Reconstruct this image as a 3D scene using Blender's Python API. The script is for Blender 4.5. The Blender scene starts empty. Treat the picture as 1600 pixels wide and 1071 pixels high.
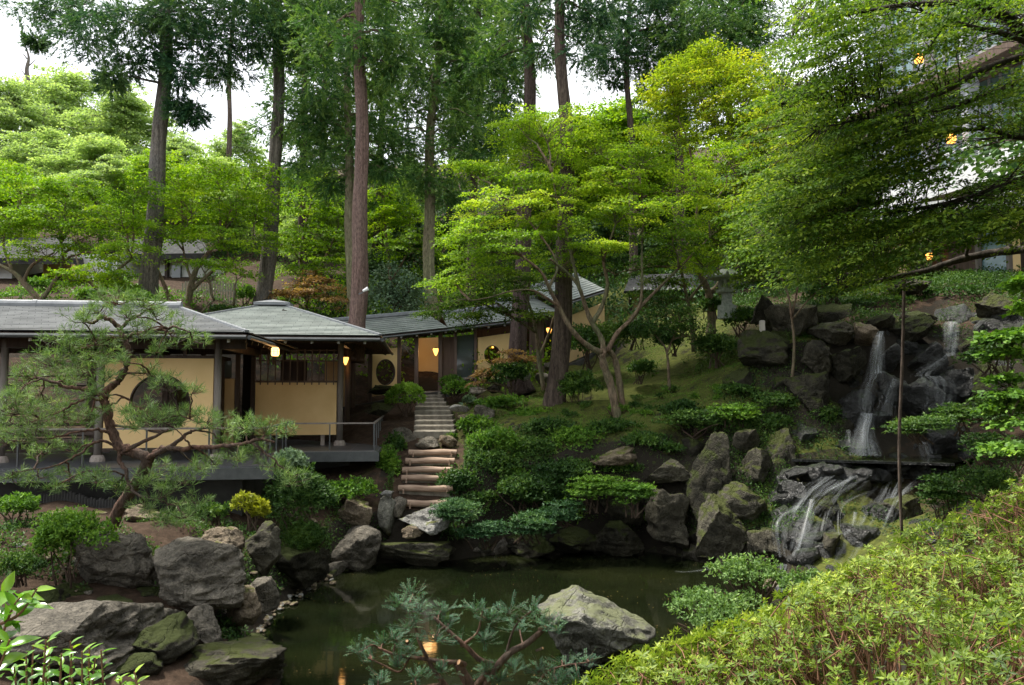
import bpy, math, random
import numpy as np
from mathutils import Vector, Matrix

S = bpy.context.scene
COL = S.collection

# ------------------------------------------------------------------ camera
FPX = 1200.0                       # focal length in pixels of the 1600 px wide picture
CAMZ = 3.8                         # metres above the pond
PITCH = math.atan(75.0 / FPX)
cam_d = bpy.data.cameras.new('camera')
cam = bpy.data.objects.new('camera', cam_d); COL.objects.link(cam)
cam.location = (0, 0, CAMZ)
cam.rotation_euler = (math.pi / 2 + PITCH, 0, 0)
cam_d.sensor_width = 36.0
cam_d.lens = 36.0 * FPX / 1600.0
cam_d.clip_start = 0.05
cam_d.clip_end = 2000
S.camera = cam

# ------------------------------------------------------------------ world and sun
SUN_EL, SUN_AZ = math.radians(66), math.radians(-62)     # azimuth from +Y (the view direction), negative = left
w = bpy.data.worlds.new('World'); S.world = w; w.use_nodes = True
wt = w.node_tree; wt.nodes.clear()
o_ = wt.nodes.new('ShaderNodeOutputWorld'); bg = wt.nodes.new('ShaderNodeBackground')
sky = wt.nodes.new('ShaderNodeTexSky'); sky.sky_type = 'NISHITA'; sky.sun_disc = False
sky.sun_elevation = SUN_EL; sky.sun_rotation = SUN_AZ
sky.dust_density = 3.0
mixn = wt.nodes.new('ShaderNodeMix'); mixn.data_type = 'RGBA'
nz = wt.nodes.new('ShaderNodeTexNoise'); nz.inputs['Scale'].default_value = 1.6; nz.inputs['Detail'].default_value = 4
tcw = wt.nodes.new('ShaderNodeTexCoord'); wt.links.new(tcw.outputs['Generated'], nz.inputs['Vector'])
crw = wt.nodes.new('ShaderNodeValToRGB')
crw.color_ramp.elements[0].position = .3; crw.color_ramp.elements[0].color = (8.4, 8.8, 9.4, 1)
crw.color_ramp.elements[1].position = .7; crw.color_ramp.elements[1].color = (10.5, 10.6, 10.8, 1)
wt.links.new(nz.outputs['Fac'], crw.inputs['Fac'])
mixn.inputs['Factor'].default_value = 0.82
wt.links.new(sky.outputs['Color'], mixn.inputs['A']); wt.links.new(crw.outputs['Color'], mixn.inputs['B'])
wt.links.new(mixn.outputs['Result'], bg.inputs['Color'])
bg.inputs['Strength'].default_value = 0.10
wt.links.new(bg.outputs['Background'], o_.inputs['Surface'])
sd = bpy.data.lights.new('sun', 'SUN'); sd.energy = 4.0; sd.angle = math.radians(9); sd.color = (1, .95, .86)
sun = bpy.data.objects.new('sun', sd); COL.objects.link(sun)
sv = Vector((math.sin(SUN_AZ) * math.cos(SUN_EL), math.cos(SUN_AZ) * math.cos(SUN_EL), math.sin(SUN_EL)))
sun.rotation_euler = (-sv).to_track_quat('-Z', 'Y').to_euler()
sun.location = sv * 60
S.view_settings.view_transform = 'Standard'; S.view_settings.look = 'None'
S.view_settings.exposure = 1.15; S.view_settings.gamma = 1.0
try:
    S.cycles.max_bounces = 7; S.cycles.diffuse_bounces = 3; S.cycles.glossy_bounces = 3
    S.cycles.transmission_bounces = 4; S.cycles.transparent_max_bounces = 8
    S.cycles.use_adaptive_sampling = True; S.cycles.adaptive_threshold = 0.02
    S.cycles.use_denoising = True
    S.cycles.caustics_reflective = False; S.cycles.caustics_refractive = False
    S.cycles.sample_clamp_indirect = 6
except Exception: pass

# ------------------------------------------------------------------ picture -> world
ct, st = math.cos(PITCH), math.sin(PITCH)
def ray(px, py):
    a = (px - 800) / FPX; b = (535.5 - py) / FPX
    return np.array([a, ct - b * st, st + b * ct])
def P(px, py, d):
    r = ray(px, py); return np.array([0, 0, CAMZ]) + r * (d / r[1])
def Z0(px, py, z=0.0):
    r = ray(px, py); return np.array([0, 0, CAMZ]) + r * ((z - CAMZ) / r[2])
def PX(n, d): return n * d / FPX       # n pixels at distance d, in metres

# ------------------------------------------------------------------ noise in numpy
def _hash(i, j, k, s):
    n = (i * 374761393 + j * 668265263 + k * 2147483647 + s * 974634777) & 0xffffffff
    n = ((n ^ (n >> 13)) * 1274126177) & 0xffffffff
    n = n ^ (n >> 16)
    return (n & 0xffff) / 65535.0
def vnoise(p, scale=1.0, seed=0):
    q = np.asarray(p, float) * scale
    f = np.floor(q).astype(np.int64); t = q - f; t = t * t * (3 - 2 * t)
    r = 0
    for dx in (0, 1):
        for dy in (0, 1):
            for dz in (0, 1):
                wgt = (t[:, 0] if dx else 1 - t[:, 0]) * (t[:, 1] if dy else 1 - t[:, 1]) * (t[:, 2] if dz else 1 - t[:, 2])
                r = r + wgt * _hash(f[:, 0] + dx, f[:, 1] + dy, f[:, 2] + dz, seed)
    return r * 2 - 1
def fbm(p, scale=1.0, octs=4, seed=0, gain=.5):
    r = 0; a = 1.0
    for o in range(octs):
        r = r + a * vnoise(p, scale * 2 ** o, seed + o * 17); a *= gain
    return r

# ------------------------------------------------------------------ object helpers
def tag(o, label=None, cat=None, group=None, kind=None):
    if label: o['label'] = label
    if cat: o['category'] = cat
    if group: o['group'] = group
    if kind: o['kind'] = kind
    return o
def empty(name, loc, label=None, cat=None, group=None, rz=0):
    o = bpy.data.objects.new(name, None); COL.objects.link(o); o.location = Vector([float(c) for c in loc])
    o.rotation_euler = (0, 0, rz); o.empty_display_size = .2
    return tag(o, label, cat, group)

LOCAL = set()          # parents whose children are given in their own coordinates
class MB:
    """collects geometry (in world or local coordinates) and builds ONE mesh object"""
    EACH = {'rafter', 'rafter_end', 'hip_cap', 'railing_post', 'wall_rail', 'plank_screen', 'panel_foot', 'transom_bar', 'back_panel', 'stake', 'beam', 'door_screen', 'screen_rail', 'fence_rail', 'branch'}
    def __init__(s): s.v = []; s.f = []; s.n = 0; s.uv = {}; s.ch = []
    def add(s, verts, faces, uvs=None):
        b = s.n; verts = np.asarray(verts, float).reshape(-1, 3); s.v.append(verts); s.n += len(verts); s.ch.append((verts, faces))
        for i, f in enumerate(faces):
            if uvs is not None: s.uv[len(s.f)] = uvs[i]
            s.f.append([b + k for k in f])
    def box(s, c, size, rz=0.0, M=None):
        x, y, z = [k / 2 for k in size]
        v = np.array([[a, b, d] for a in (-x, x) for b in (-y, y) for d in (-z, z)])
        if rz: cc, ss = math.cos(rz), math.sin(rz); v = v @ np.array([[cc, ss, 0], [-ss, cc, 0], [0, 0, 1]])
        if M is not None: v = v @ np.array(M)
        s.add(v + np.array(c, float), [(0, 1, 3, 2), (4, 6, 7, 5), (0, 4, 5, 1), (2, 3, 7, 6), (0, 2, 6, 4), (1, 5, 7, 3)])
    def box2(s, a, b):
        a = np.minimum(a, b) * 1.0 if False else np.array(a, float); b = np.array(b, float)
        s.box((a + b) / 2, np.abs(b - a))
    def bar(s, a, b, w_, h_):
        """square bar from a to b"""
        a = np.array(a, float); b = np.array(b, float); d = b - a; L = np.linalg.norm(d); d = d / L
        up = np.array([0, 0, 1.0]) if abs(d[2]) < .95 else np.array([0, 1.0, 0])
        sx = np.cross(d, up); sx /= np.linalg.norm(sx); uz = np.cross(sx, d)
        v = [p + sx * i * w_ / 2 + uz * j * h_ / 2 for p in (a, b) for i in (-1, 1) for j in (-1, 1)]
        s.add(v, [(0, 1, 3, 2), (4, 6, 7, 5), (0, 4, 5, 1), (2, 3, 7, 6), (0, 2, 6, 4), (1, 5, 7, 3)])
    def tube(s, pts, rad, sides=6, cap=True, ridge=0, seed=0):
        p = np.asarray(pts, float); n = len(p); r = np.broadcast_to(np.asarray(rad, float), (n,)) if np.ndim(rad) < 1 or len(np.atleast_1d(rad)) != 2 or n == 2 else np.linspace(rad[0], rad[1], n)
        t = np.gradient(p, axis=0); t /= np.maximum(np.linalg.norm(t, axis=1, keepdims=True), 1e-9)
        ref = np.array([0.31, 0.17, 0.93]) if abs(t[0][2]) < .8 else np.array([.93, .31, .1])
        u = np.cross(t, ref); u /= np.maximum(np.linalg.norm(u, axis=1, keepdims=True), 1e-9); vv = np.cross(t, u)
        a = np.linspace(0, 2 * np.pi, sides, endpoint=False)
        ring = p[:, None, :] + r[:, None, None] * (np.cos(a)[None, :, None] * u[:, None, :] + np.sin(a)[None, :, None] * vv[:, None, :])
        if ridge:
            q = np.stack([np.tile(np.cos(a) * 2.6, n), np.tile(np.sin(a) * 2.6, n), np.repeat(p[:, 2], sides) * .55], 1); h = (fbm(q, 1.0, 3, seed, .6) * ridge).reshape(n, sides)
            ring = p[:, None, :] + (ring - p[:, None, :]) * (1 + h)[:, :, None]
        fc = []
        for i in range(n - 1):
            for k in range(sides):
                k2 = (k + 1) % sides
                fc.append((i * sides + k, i * sides + k2, (i + 1) * sides + k2, (i + 1) * sides + k))
        if cap:
            fc.append(tuple(range(sides - 1, -1, -1))); fc.append(tuple((n - 1) * sides + k for k in range(sides)))
        s.add(ring.reshape(-1, 3), fc)
    def lathe(s, prof, c, sides=16):
        a = np.linspace(0, 2 * np.pi, sides, endpoint=False); v = []; n = len(prof)
        for r, z in prof:
            for t in a: v.append((c[0] + r * math.cos(t), c[1] + r * math.sin(t), c[2] + z))
        fc = [(i * sides + k, i * sides + (k + 1) % sides, (i + 1) * sides + (k + 1) % sides, (i + 1) * sides + k) for i in range(n - 1) for k in range(sides)]
        fc.append(tuple(range(sides - 1, -1, -1))); fc.append(tuple((n - 1) * sides + k for k in range(sides)))
        s.add(v, fc)
    def build(s, name, mat, parent=None, smooth=False, origin=None, solid=0):
        if name in MB.EACH and len(s.ch) > 1 and not s.uv and len(s.v) == len(s.ch):
            for (vv_, ff_), V_ in zip(s.ch, s.v):
                q = MB(); q.add(V_, ff_); last = q.build(name, mat, parent, smooth)
            return last
        me = bpy.data.meshes.new(name)
        V = np.concatenate(s.v) if s.v else np.zeros((0, 3))
        o = bpy.data.objects.new(name, me)
        if parent is not None:
            # V is in world coordinates unless the parent is marked local
            if parent.name not in LOCAL: V = V - np.array(wloc(parent))
        else:
            org = np.array(origin) if origin is not None else np.array([(V[:, 0].min() + V[:, 0].max()) / 2, (V[:, 1].min() + V[:, 1].max()) / 2, V[:, 2].min()])
            V = V - org; o.location = [float(c) for c in org]
        me.from_pydata(V.tolist(), [], s.f)
        if s.uv:
            uvl = me.uv_layers.new(name='UVMap')
            for i, pl in enumerate(me.polygons):
                if i in s.uv:
                    for li, uvc in zip(pl.loop_indices, s.uv[i]): uvl.data[li].uv = uvc
        if mat is not None: me.materials.append(mat)
        if smooth: me.polygons.foreach_set('use_smooth', [True] * len(me.polygons))
        if parent is not None:
            o.parent = parent
            if parent.name in LOCAL: LOCAL.add(o.name)
        COL.objects.link(o)
        return o
def wloc(o):
    l = Vector((0, 0, 0))
    while o is not None: l = l + o.location; o = o.parent
    return l

def smoothpath(pts, n=4):
    """Catmull-Rom through the points"""
    p = np.asarray(pts, float)
    if len(p) < 3: return p
    q = np.vstack([2 * p[0] - p[1], p, 2 * p[-1] - p[-2]]); out = []
    for i in range(1, len(q) - 2):
        for t in np.linspace(0, 1, n, endpoint=False):
            a, b, c, d = q[i - 1], q[i], q[i + 1], q[i + 2]
            out.append(.5 * ((2 * b) + (c - a) * t + (2 * a - 5 * b + 4 * c - d) * t * t + (3 * b - a - 3 * c + d) * t ** 3))
    out.append(p[-1]); return np.array(out)

# ------------------------------------------------------------------ materials
def _nodes(name):
    m = bpy.data.materials.new(name); m.use_nodes = True; t = m.node_tree; t.nodes.clear()
    return m, t, t.nodes.new('ShaderNodeOutputMaterial')
def _mapped(t, coord, stretch):
    tc = t.nodes.new('ShaderNodeTexCoord'); mp = t.nodes.new('ShaderNodeMapping')
    mp.inputs['Scale'].default_value = stretch; t.links.new(tc.outputs[coord], mp.inputs['Vector']); return mp.outputs['Vector']
def _noise(t, vec, scale, detail=6, rough=.6):
    n = t.nodes.new('ShaderNodeTexNoise'); n.inputs['Scale'].default_value = scale; n.inputs['Detail'].default_value = detail
    n.inputs['Roughness'].default_value = rough
    if vec is not None: t.links.new(vec, n.inputs['Vector'])
    return n.outputs['Fac']
def _ramp(t, fac, stops):
    r = t.nodes.new('ShaderNodeValToRGB'); e = r.color_ramp.elements
    while len(e) < len(stops): e.new(.5)
    for k, (pos, c) in enumerate(stops): e[k].position = pos; e[k].color = (c[0], c[1], c[2], 1)
    t.links.new(fac, r.inputs['Fac']); return r.outputs['Color']
def _mix(t, fac, a, b, blend='MIX'):
    m = t.nodes.new('ShaderNodeMix'); m.data_type = 'RGBA'; m.blend_type = blend
    for inp, val in (('Factor', fac), ('A', a), ('B', b)):
        if isinstance(val, (float, int)): m.inputs[inp].default_value = val
        elif isinstance(val, tuple): m.inputs[inp].default_value = (*val, 1) if len(val) == 3 else val
        else: t.links.new(val, m.inputs[inp])
    return m.outputs['Result']
def _bump(t, h, strength, dist):
    b = t.nodes.new('ShaderNodeBump'); b.inputs['Strength'].default_value = strength; b.inputs['Distance'].default_value = dist
    t.links.new(h, b.inputs['Height']); return b.outputs['Normal']
def _princ(t, out, col, rough=.8, spec=.3, normal=None, metal=0):
    p = t.nodes.new('ShaderNodeBsdfPrincipled')
    if isinstance(col, tuple): p.inputs['Base Color'].default_value = (*col[:3], 1)
    else: t.links.new(col, p.inputs['Base Color'])
    if isinstance(rough, (int, float)): p.inputs['Roughness'].default_value = rough
    else: t.links.new(rough, p.inputs['Roughness'])
    p.inputs['Specular IOR Level'].default_value = spec; p.inputs['Metallic'].default_value = metal
    if normal is not None: t.links.new(normal, p.inputs['Normal'])
    if out is not None: t.links.new(p.outputs[0], out.inputs['Surface'])
    return p
def simple(name, c1, c2, scale=8, rough=.8, spec=.3, bump=.3, bd=.01, stretch=(1, 1, 1), coord='Object', detail=6):
    m, t, o = _nodes(name); v = _mapped(t, coord, stretch); n = _noise(t, v, scale, detail)
    c = _ramp(t, n, [(.3, c1), (.7, c2)]); nb = _bump(t, n, bump, bd) if bump else None
    _princ(t, o, c, rough, spec, nb); return m
def emit(name, col, s):
    m, t, o = _nodes(name); e = t.nodes.new('ShaderNodeEmission'); e.inputs['Color'].default_value = (*col, 1); e.inputs['Strength'].default_value = s
    t.links.new(e.outputs[0], o.inputs['Surface']); return m

def leafmat(name, dark, mid, light, trans=.4, rough=.55, spec=.2, tcol=1.5):
    """leaf: colour by a per-leaf number, light passes through"""
    m, t, o = _nodes(name)
    a = t.nodes.new('ShaderNodeAttribute'); a.attribute_name = 'tint'
    c = _ramp(t, a.outputs['Fac'], [(.05, dark), (.5, mid), (.95, light)])
    p = _princ(t, None, c, rough, spec)
    tr = t.nodes.new('ShaderNodeBsdfTranslucent')
    c2 = _mix(t, 1.0, c, (tcol, tcol * 1.05, tcol * .45), 'MULTIPLY'); t.links.new(c2, tr.inputs['Color'])
    mx = t.nodes.new('ShaderNodeMixShader'); mx.inputs[0].default_value = trans
    t.links.new(p.outputs[0], mx.inputs[1]); t.links.new(tr.outputs[0], mx.inputs[2]); t.links.new(mx.outputs[0], o.inputs['Surface'])
    return m
def barkmat(name, c1, c2, c3=None, scale=6, zs=.12, bump=.9):
    m, t, o = _nodes(name); v = _mapped(t, 'Object', (1, 1, zs)); n = _noise(t, v, scale, 8, .65)
    c = _ramp(t, n, [(.32, c1), (.62, c2)])
    if c3:
        n2 = _noise(t, _mapped(t, 'Object', (1, 1, .5)), 1.3, 4); c = _mix(t, _ramp(t, n2, [(.42, (0, 0, 0)), (.62, (1, 1, 1))]), c, c3)
    n4 = _noise(t, _mapped(t, 'Object', (1, 1, .3)), scale * 2.2, 6, .7); c = _mix(t, .85, c, _ramp(t, n4, [(.36, (.45, .42, .40)), (.5, (.95, .95, .95)), (.66, (1.45, 1.42, 1.38))]), 'MULTIPLY')
    _princ(t, o, c, .9, .15, _bump(t, n4, bump, .05)); return m
def rockmat(name, base, dark, moss, mossamt=.5, wet=False, scale=1.0, pale=None):
    m, t, o = _nodes(name)
    v = _mapped(t, 'Object', (1, 1, 1)); n1 = _noise(t, v, 1.7 * scale, 8, .62); n2 = _noise(t, v, 9 * scale, 8, .7)
    c = _ramp(t, n1, [(.3, dark), (.58, base), (.8, pale or tuple(min(1, k * 1.5) for k in base))])
    sp = _ramp(t, n2, [(.38, (.5, .5, .5)), (.62, (1.15, 1.15, 1.15))]); c = _mix(t, .75, c, sp, 'MULTIPLY')
    n5 = _noise(t, v, 34 * scale, 5, .75); c = _mix(t, .8, c, _ramp(t, n5, [(.34, (.45, .45, .45)), (.5, (1, 1, 1)), (.66, (1.5, 1.5, 1.45))]), 'MULTIPLY')
    geo = t.nodes.new('ShaderNodeNewGeometry'); sx = t.nodes.new('ShaderNodeSeparateXYZ'); t.links.new(geo.outputs['Normal'], sx.inputs[0])
    ma = t.nodes.new('ShaderNodeMath'); ma.operation = 'MULTIPLY_ADD'; ma.inputs[1].default_value = .5; t.links.new(sx.outputs['Z'], ma.inputs[0])
    n3 = _noise(t, v, 3.1 * scale, 6, .6); t.links.new(n3, ma.inputs[2])
    mk = _ramp(t, ma.outputs[0], [(1.0 - mossamt * .55, (0, 0, 0)), (1.12 - mossamt * .55, (1, 1, 1))])
    c = _mix(t, mk, c, moss)
    vo = t.nodes.new('ShaderNodeTexVoronoi'); vo.feature = 'DISTANCE_TO_EDGE'; vo.inputs['Scale'].default_value = 2.3 * scale
    wn = _noise(t, v, 2.0, 3); vm = t.nodes.new('ShaderNodeVectorMath'); vm.operation = 'ADD'; t.links.new(v, vm.inputs[0])
    cx_ = t.nodes.new('ShaderNodeCombineXYZ')
    for k in range(3): t.links.new(wn, cx_.inputs[k])
    t.links.new(cx_.outputs[0], vm.inputs[1]); t.links.new(vm.outputs[0], vo.inputs['Vector'])
    mh = t.nodes.new('ShaderNodeMath'); mh.operation = 'ADD'; t.links.new(n1, mh.inputs[0]); t.links.new(n2, mh.inputs[1])
    cr = _ramp(t, vo.outputs['Distance'], [(0, (0, 0, 0)), (.035, (1, 1, 1))]); mc = t.nodes.new('ShaderNodeMath'); mc.operation = 'MULTIPLY_ADD'
    t.links.new(cr, mc.inputs[0]); mc.inputs[1].default_value = .25; t.links.new(mh.outputs[0], mc.inputs[2])
    _princ(t, o, c, .35 if wet else .85, .5 if wet else .2, _bump(t, mc.outputs[0], 1.0, .10)); return m

M = {}
M['maple'] = leafmat('maple_leaf', (.07, .15, .012), (.16, .29, .013), (.34, .45, .02), .42, .55, .2)
M['maple_lime'] = leafmat('maple_leaf_lime', (.08, .16, .016), (.21, .34, .022), (.45, .53, .045), .42, .55, .2)
M['maple_gold'] = leafmat('maple_leaf_golden', (.11, .17, .018), (.23, .32, .02), (.45, .44, .04), .42, .55, .2)
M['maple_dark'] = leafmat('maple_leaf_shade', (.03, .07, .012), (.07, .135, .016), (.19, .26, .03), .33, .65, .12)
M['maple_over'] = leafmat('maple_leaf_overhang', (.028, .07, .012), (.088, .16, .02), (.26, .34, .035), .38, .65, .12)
M['maple_pale'] = leafmat('broad_leaf_hazy', (.16, .24, .09), (.26, .36, .15), (.38, .46, .22), .5, .6, .15)  # haze over the far hill is put into this paler leaf colour
M['maple_red'] = leafmat('maple_leaf_rust', (.16, .10, .045), (.28, .16, .07), (.36, .26, .09), .35)
M['evergreen'] = leafmat('evergreen_leaf', (.02, .055, .018), (.045, .10, .03), (.09, .17, .045), .22)
M['grey_leaf'] = leafmat('grey_green_leaf', (.06, .11, .06), (.12, .19, .11), (.22, .30, .19), .2)
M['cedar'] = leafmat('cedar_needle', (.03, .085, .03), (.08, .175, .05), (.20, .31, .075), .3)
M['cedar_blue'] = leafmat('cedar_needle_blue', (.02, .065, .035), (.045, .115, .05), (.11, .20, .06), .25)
M['pine'] = leafmat('pine_needle', (.06, .11, .035), (.13, .22, .07), (.32, .42, .18), .25, .5)
M['azalea'] = leafmat('azalea_leaf', (.045, .085, .013), (.16, .235, .032), (.40, .46, .085), .3, .5, .25)
M['shrub'] = leafmat('shrub_leaf', (.04, .10, .015), (.10, .21, .025), (.22, .36, .045), .3)
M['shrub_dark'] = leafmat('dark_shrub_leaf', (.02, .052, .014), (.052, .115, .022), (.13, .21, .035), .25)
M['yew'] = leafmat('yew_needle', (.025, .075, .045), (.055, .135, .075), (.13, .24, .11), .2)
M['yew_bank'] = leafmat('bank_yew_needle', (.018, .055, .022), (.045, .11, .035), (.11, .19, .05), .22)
M['camellia'] = leafmat('glossy_leaf', (.05, .13, .015), (.12, .28, .03), (.35, .50, .05), .35, .22, .6)
M['pale_fine'] = leafmat('pale_fine_leaf', (.06, .12, .03), (.14, .24, .07), (.28, .38, .14), .3)
M['yellow_shrub'] = leafmat('yellow_leaf', (.14, .17, .015), (.28, .30, .02), (.42, .40, .03), .35)
M['bark_grey'] = barkmat('bark_grey', (.055, .045, .038), (.21, .185, .155), (.15, .14, .13), 13, .05, 1.0)
M['bark_red'] = barkmat('bark_red', (.06, .036, .03), (.24, .16, .135), (.17, .12, .10), 13, .05, 1.0)
M['bark_dark'] = barkmat('bark_dark', (.045, .032, .027), (.13, .10, .08), None, 9, .07)
M['bark_purple'] = barkmat('bark_purple', (.04, .028, .026), (.13, .095, .085), None, 13, .05, 1.0)
M['bark_green'] = barkmat('bark_mossy', (.10, .10, .05), (.26, .25, .15), (.20, .17, .11), 9, .07)
M['bark_maple'] = barkmat('bark_maple', (.09, .06, .04), (.24, .17, .12), (.14, .14, .08), 9, .4, .7)
M['bark_black'] = barkmat('bark_black', (.02, .016, .012), (.06, .05, .04), None, 8, .4, .5)
M['bark_pine'] = barkmat('bark_pine', (.045, .024, .018), (.21, .12, .085), (.10, .08, .065), 14, .5, 1.0)
M['twig'] = simple('twig', (.05, .035, .025), (.11, .08, .06), 12, .9, .1, 0)
M['twig_red'] = simple('twig_red', (.16, .08, .05), (.26, .14, .09), 12, .9, .1, 0)
M['rock'] = rockmat('rock_grey', (.205, .182, .145), (.055, .05, .04), (.09, .10, .03), .0)
M['rock_warm'] = rockmat('rock_warm', (.30, .24, .17), (.10, .075, .05), (.11, .12, .03), .18)
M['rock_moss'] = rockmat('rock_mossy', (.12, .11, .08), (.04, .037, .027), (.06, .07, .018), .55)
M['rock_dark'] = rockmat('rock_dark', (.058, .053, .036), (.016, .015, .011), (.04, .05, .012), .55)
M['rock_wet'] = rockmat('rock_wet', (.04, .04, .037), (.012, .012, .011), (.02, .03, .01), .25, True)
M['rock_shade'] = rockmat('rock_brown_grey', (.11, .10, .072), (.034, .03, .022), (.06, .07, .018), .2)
M['rock_pond'] = rockmat('rock_pond', (.23, .225, .185), (.085, .082, .065), (.17, .18, .10), .28, False, 1.0, (.34, .32, .30))
M['rock_pale'] = rockmat('rock_pale', (.40, .39, .36), (.2, .19, .17), (.15, .16, .06), .15)
def groundmat():
    m, t, o = _nodes('forest_floor'); v = _mapped(t, 'Object', (1, 1, 1))
    n1 = _noise(t, v, .45, 8, .6); n2 = _noise(t, v, 6, 8, .7); n3 = _noise(t, v, 1.4, 4)
    soil = _ramp(t, n2, [(.3, (.022, .015, .010)), (.55, (.055, .036, .024)), (.8, (.11, .078, .055))])
    moss = _ramp(t, n2, [(.3, (.035, .045, .012)), (.7, (.105, .115, .026))])
    mk = _ramp(t, n1, [(.44, (0, 0, 0)), (.54, (1, 1, 1))])
    # the slope under the maples is moss, the left bank bare reddish soil
    sx = t.nodes.new('ShaderNodeSeparateXYZ'); t.links.new(v, sx.inputs[0])
    mr = t.nodes.new('ShaderNodeMapRange'); mr.inputs['From Min'].default_value = -3.0; mr.inputs['From Max'].default_value = 1.0
    t.links.new(sx.outputs['X'], mr.inputs['Value'])
    ad = t.nodes.new('ShaderNodeMath'); ad.operation = 'MULTIPLY_ADD'; ad.inputs[1].default_value = .36; t.links.new(mr.outputs[0], ad.inputs[0])
    mr2 = t.nodes.new('ShaderNodeMapRange'); mr2.inputs['From Min'].default_value = 7.5; mr2.inputs['From Max'].default_value = 10.5
    t.links.new(sx.outputs['X'], mr2.inputs['Value']); ad2 = t.nodes.new('ShaderNodeMath'); ad2.operation = 'MULTIPLY_ADD'; ad2.inputs[1].default_value = -.5
    t.links.new(mr2.outputs[0], ad2.inputs[0]); t.links.new(n1, ad2.inputs[2]); t.links.new(ad2.outputs[0], ad.inputs[2]); mk = _ramp(t, ad.outputs[0], [(.60, (0, 0, 0)), (.72, (1, 1, 1))])
    c = _mix(t, mk, soil, moss)
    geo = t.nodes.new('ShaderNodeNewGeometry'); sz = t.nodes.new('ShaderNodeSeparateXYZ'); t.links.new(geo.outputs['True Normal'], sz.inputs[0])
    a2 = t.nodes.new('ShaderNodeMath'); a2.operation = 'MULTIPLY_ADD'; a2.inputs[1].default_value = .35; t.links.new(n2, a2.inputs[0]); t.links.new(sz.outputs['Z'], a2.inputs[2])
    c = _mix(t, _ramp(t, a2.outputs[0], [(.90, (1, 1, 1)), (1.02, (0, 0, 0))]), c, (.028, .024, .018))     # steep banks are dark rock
    _princ(t, o, c, .95, .1, _bump(t, n2, .8, .06)); return m
M['ground'] = groundmat()
def watermat():
    m, t, o = _nodes('pond_water'); v = _mapped(t, 'Object', (1, 1, 1))
    n = _noise(t, _mapped(t, 'Object', (1, 3.0, 1)), 2.2, 3, .5); c = _ramp(t, _noise(t, v, .35, 3), [(.3, (.003, .005, .002)), (.7, (.010, .012, .004))])
    p = _princ(t, o, c, .05, .5, _bump(t, n, .06, .02)); p.inputs['IOR'].default_value = 1.33; return m
M['water'] = watermat()
def fallmat(name, lo, hi, white=.85):
    m, t, o = _nodes(name); v = _mapped(t, 'UV', (6, .6, 1)); n = _noise(t, v, 1.5, 3, .5)
    tc = t.nodes.new('ShaderNodeTexCoord'); sx = t.nodes.new('ShaderNodeSeparateXYZ'); t.links.new(tc.outputs['UV'], sx.inputs[0])
    # fades to nothing at both edges of the stream
    pp = t.nodes.new('ShaderNodeMath'); pp.operation = 'PINGPONG'; pp.inputs[1].default_value = .5; t.links.new(sx.outputs['X'], pp.inputs[0])
    mr = t.nodes.new('ShaderNodeMapRange'); mr.inputs['From Max'].default_value = .45; t.links.new(pp.outputs[0], mr.inputs['Value'])
    nr = t.nodes.new('ShaderNodeMapRange'); nr.inputs['From Min'].default_value = .3; nr.inputs['From Max'].default_value = .72
    nr.inputs['To Min'].default_value = lo; nr.inputs['To Max'].default_value = hi; t.links.new(n, nr.inputs['Value'])
    mu = t.nodes.new('ShaderNodeMath'); mu.operation = 'MULTIPLY'; t.links.new(mr.outputs[0], mu.inputs[0]); t.links.new(nr.outputs[0], mu.inputs[1])
    tr = t.nodes.new('ShaderNodeBsdfTransparent'); p = _princ(t, None, (white * .92, white * .98, white), .35, .4)
    mx = t.nodes.new('ShaderNodeMixShader'); t.links.new(mu.outputs[0], mx.inputs[0]); t.links.new(tr.outputs[0], mx.inputs[1]); t.links.new(p.outputs[0], mx.inputs[2])
    t.links.new(mx.outputs[0], o.inputs['Surface']); return m
M['fall'] = fallmat('falling_water', .08, .66, .5)
M['fall_thin'] = fallmat('thin_falling_water', -.12, .42, .45)
M['veil'] = fallmat('water_veil', -.2, .34, .42)
M['foam'] = fallmat('foam', -.2, .4, .5)
def slate(name, c1, c2, c3, su=2.6, sv_=9.0):
    m, t, o = _nodes(name); v = _mapped(t, 'UV', (1, 1, 1))
    b = t.nodes.new('ShaderNodeTexBrick'); b.inputs['Color1'].default_value = (*c1, 1); b.inputs['Color2'].default_value = (*c2, 1); b.inputs['Mortar'].default_value = (*c3, 1)
    b.inputs['Scale'].default_value = 1.0; b.inputs['Brick Width'].default_value = .42; b.inputs['Row Height'].default_value = .155
    b.inputs['Mortar Size'].default_value = .007; b.inputs['Mortar Smooth'].default_value = .3; b.offset = .5
    t.links.new(v, b.inputs['Vector'])
    n = _noise(t, v, 2.0, 5); c = _mix(t, .7, b.outputs['Color'], _ramp(t, n, [(.3, (.72, .72, .7)), (.7, (1.2, 1.2, 1.18))]), 'MULTIPLY')
    # each course tilts: a saw tooth up the slope
    sx = t.nodes.new('ShaderNodeSeparateXYZ'); t.links.new(v, sx.inputs[0]); dv = t.nodes.new('ShaderNodeMath'); dv.operation = 'DIVIDE'; dv.inputs[1].default_value = .155
    t.links.new(sx.outputs['Y'], dv.inputs[0]); fr = t.nodes.new('ShaderNodeMath'); fr.operation = 'FRACT'; t.links.new(dv.outputs[0], fr.inputs[0])
    iv = t.nodes.new('ShaderNodeMath'); iv.operation = 'SUBTRACT'; iv.inputs[0].default_value = 1.0; t.links.new(fr.outputs[0], iv.inputs[1])
    _princ(t, o, c, .42, .5, _bump(t, iv.outputs[0], .7, .03)); return m
M['slate'] = slate('roof_slate', (.23, .235, .235), (.33, .335, .33), (.08, .083, .085))
M['slate_green'] = slate('roof_slate_greenish', (.21, .235, .22), (.31, .335, .315), (.08, .09, .085))
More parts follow.
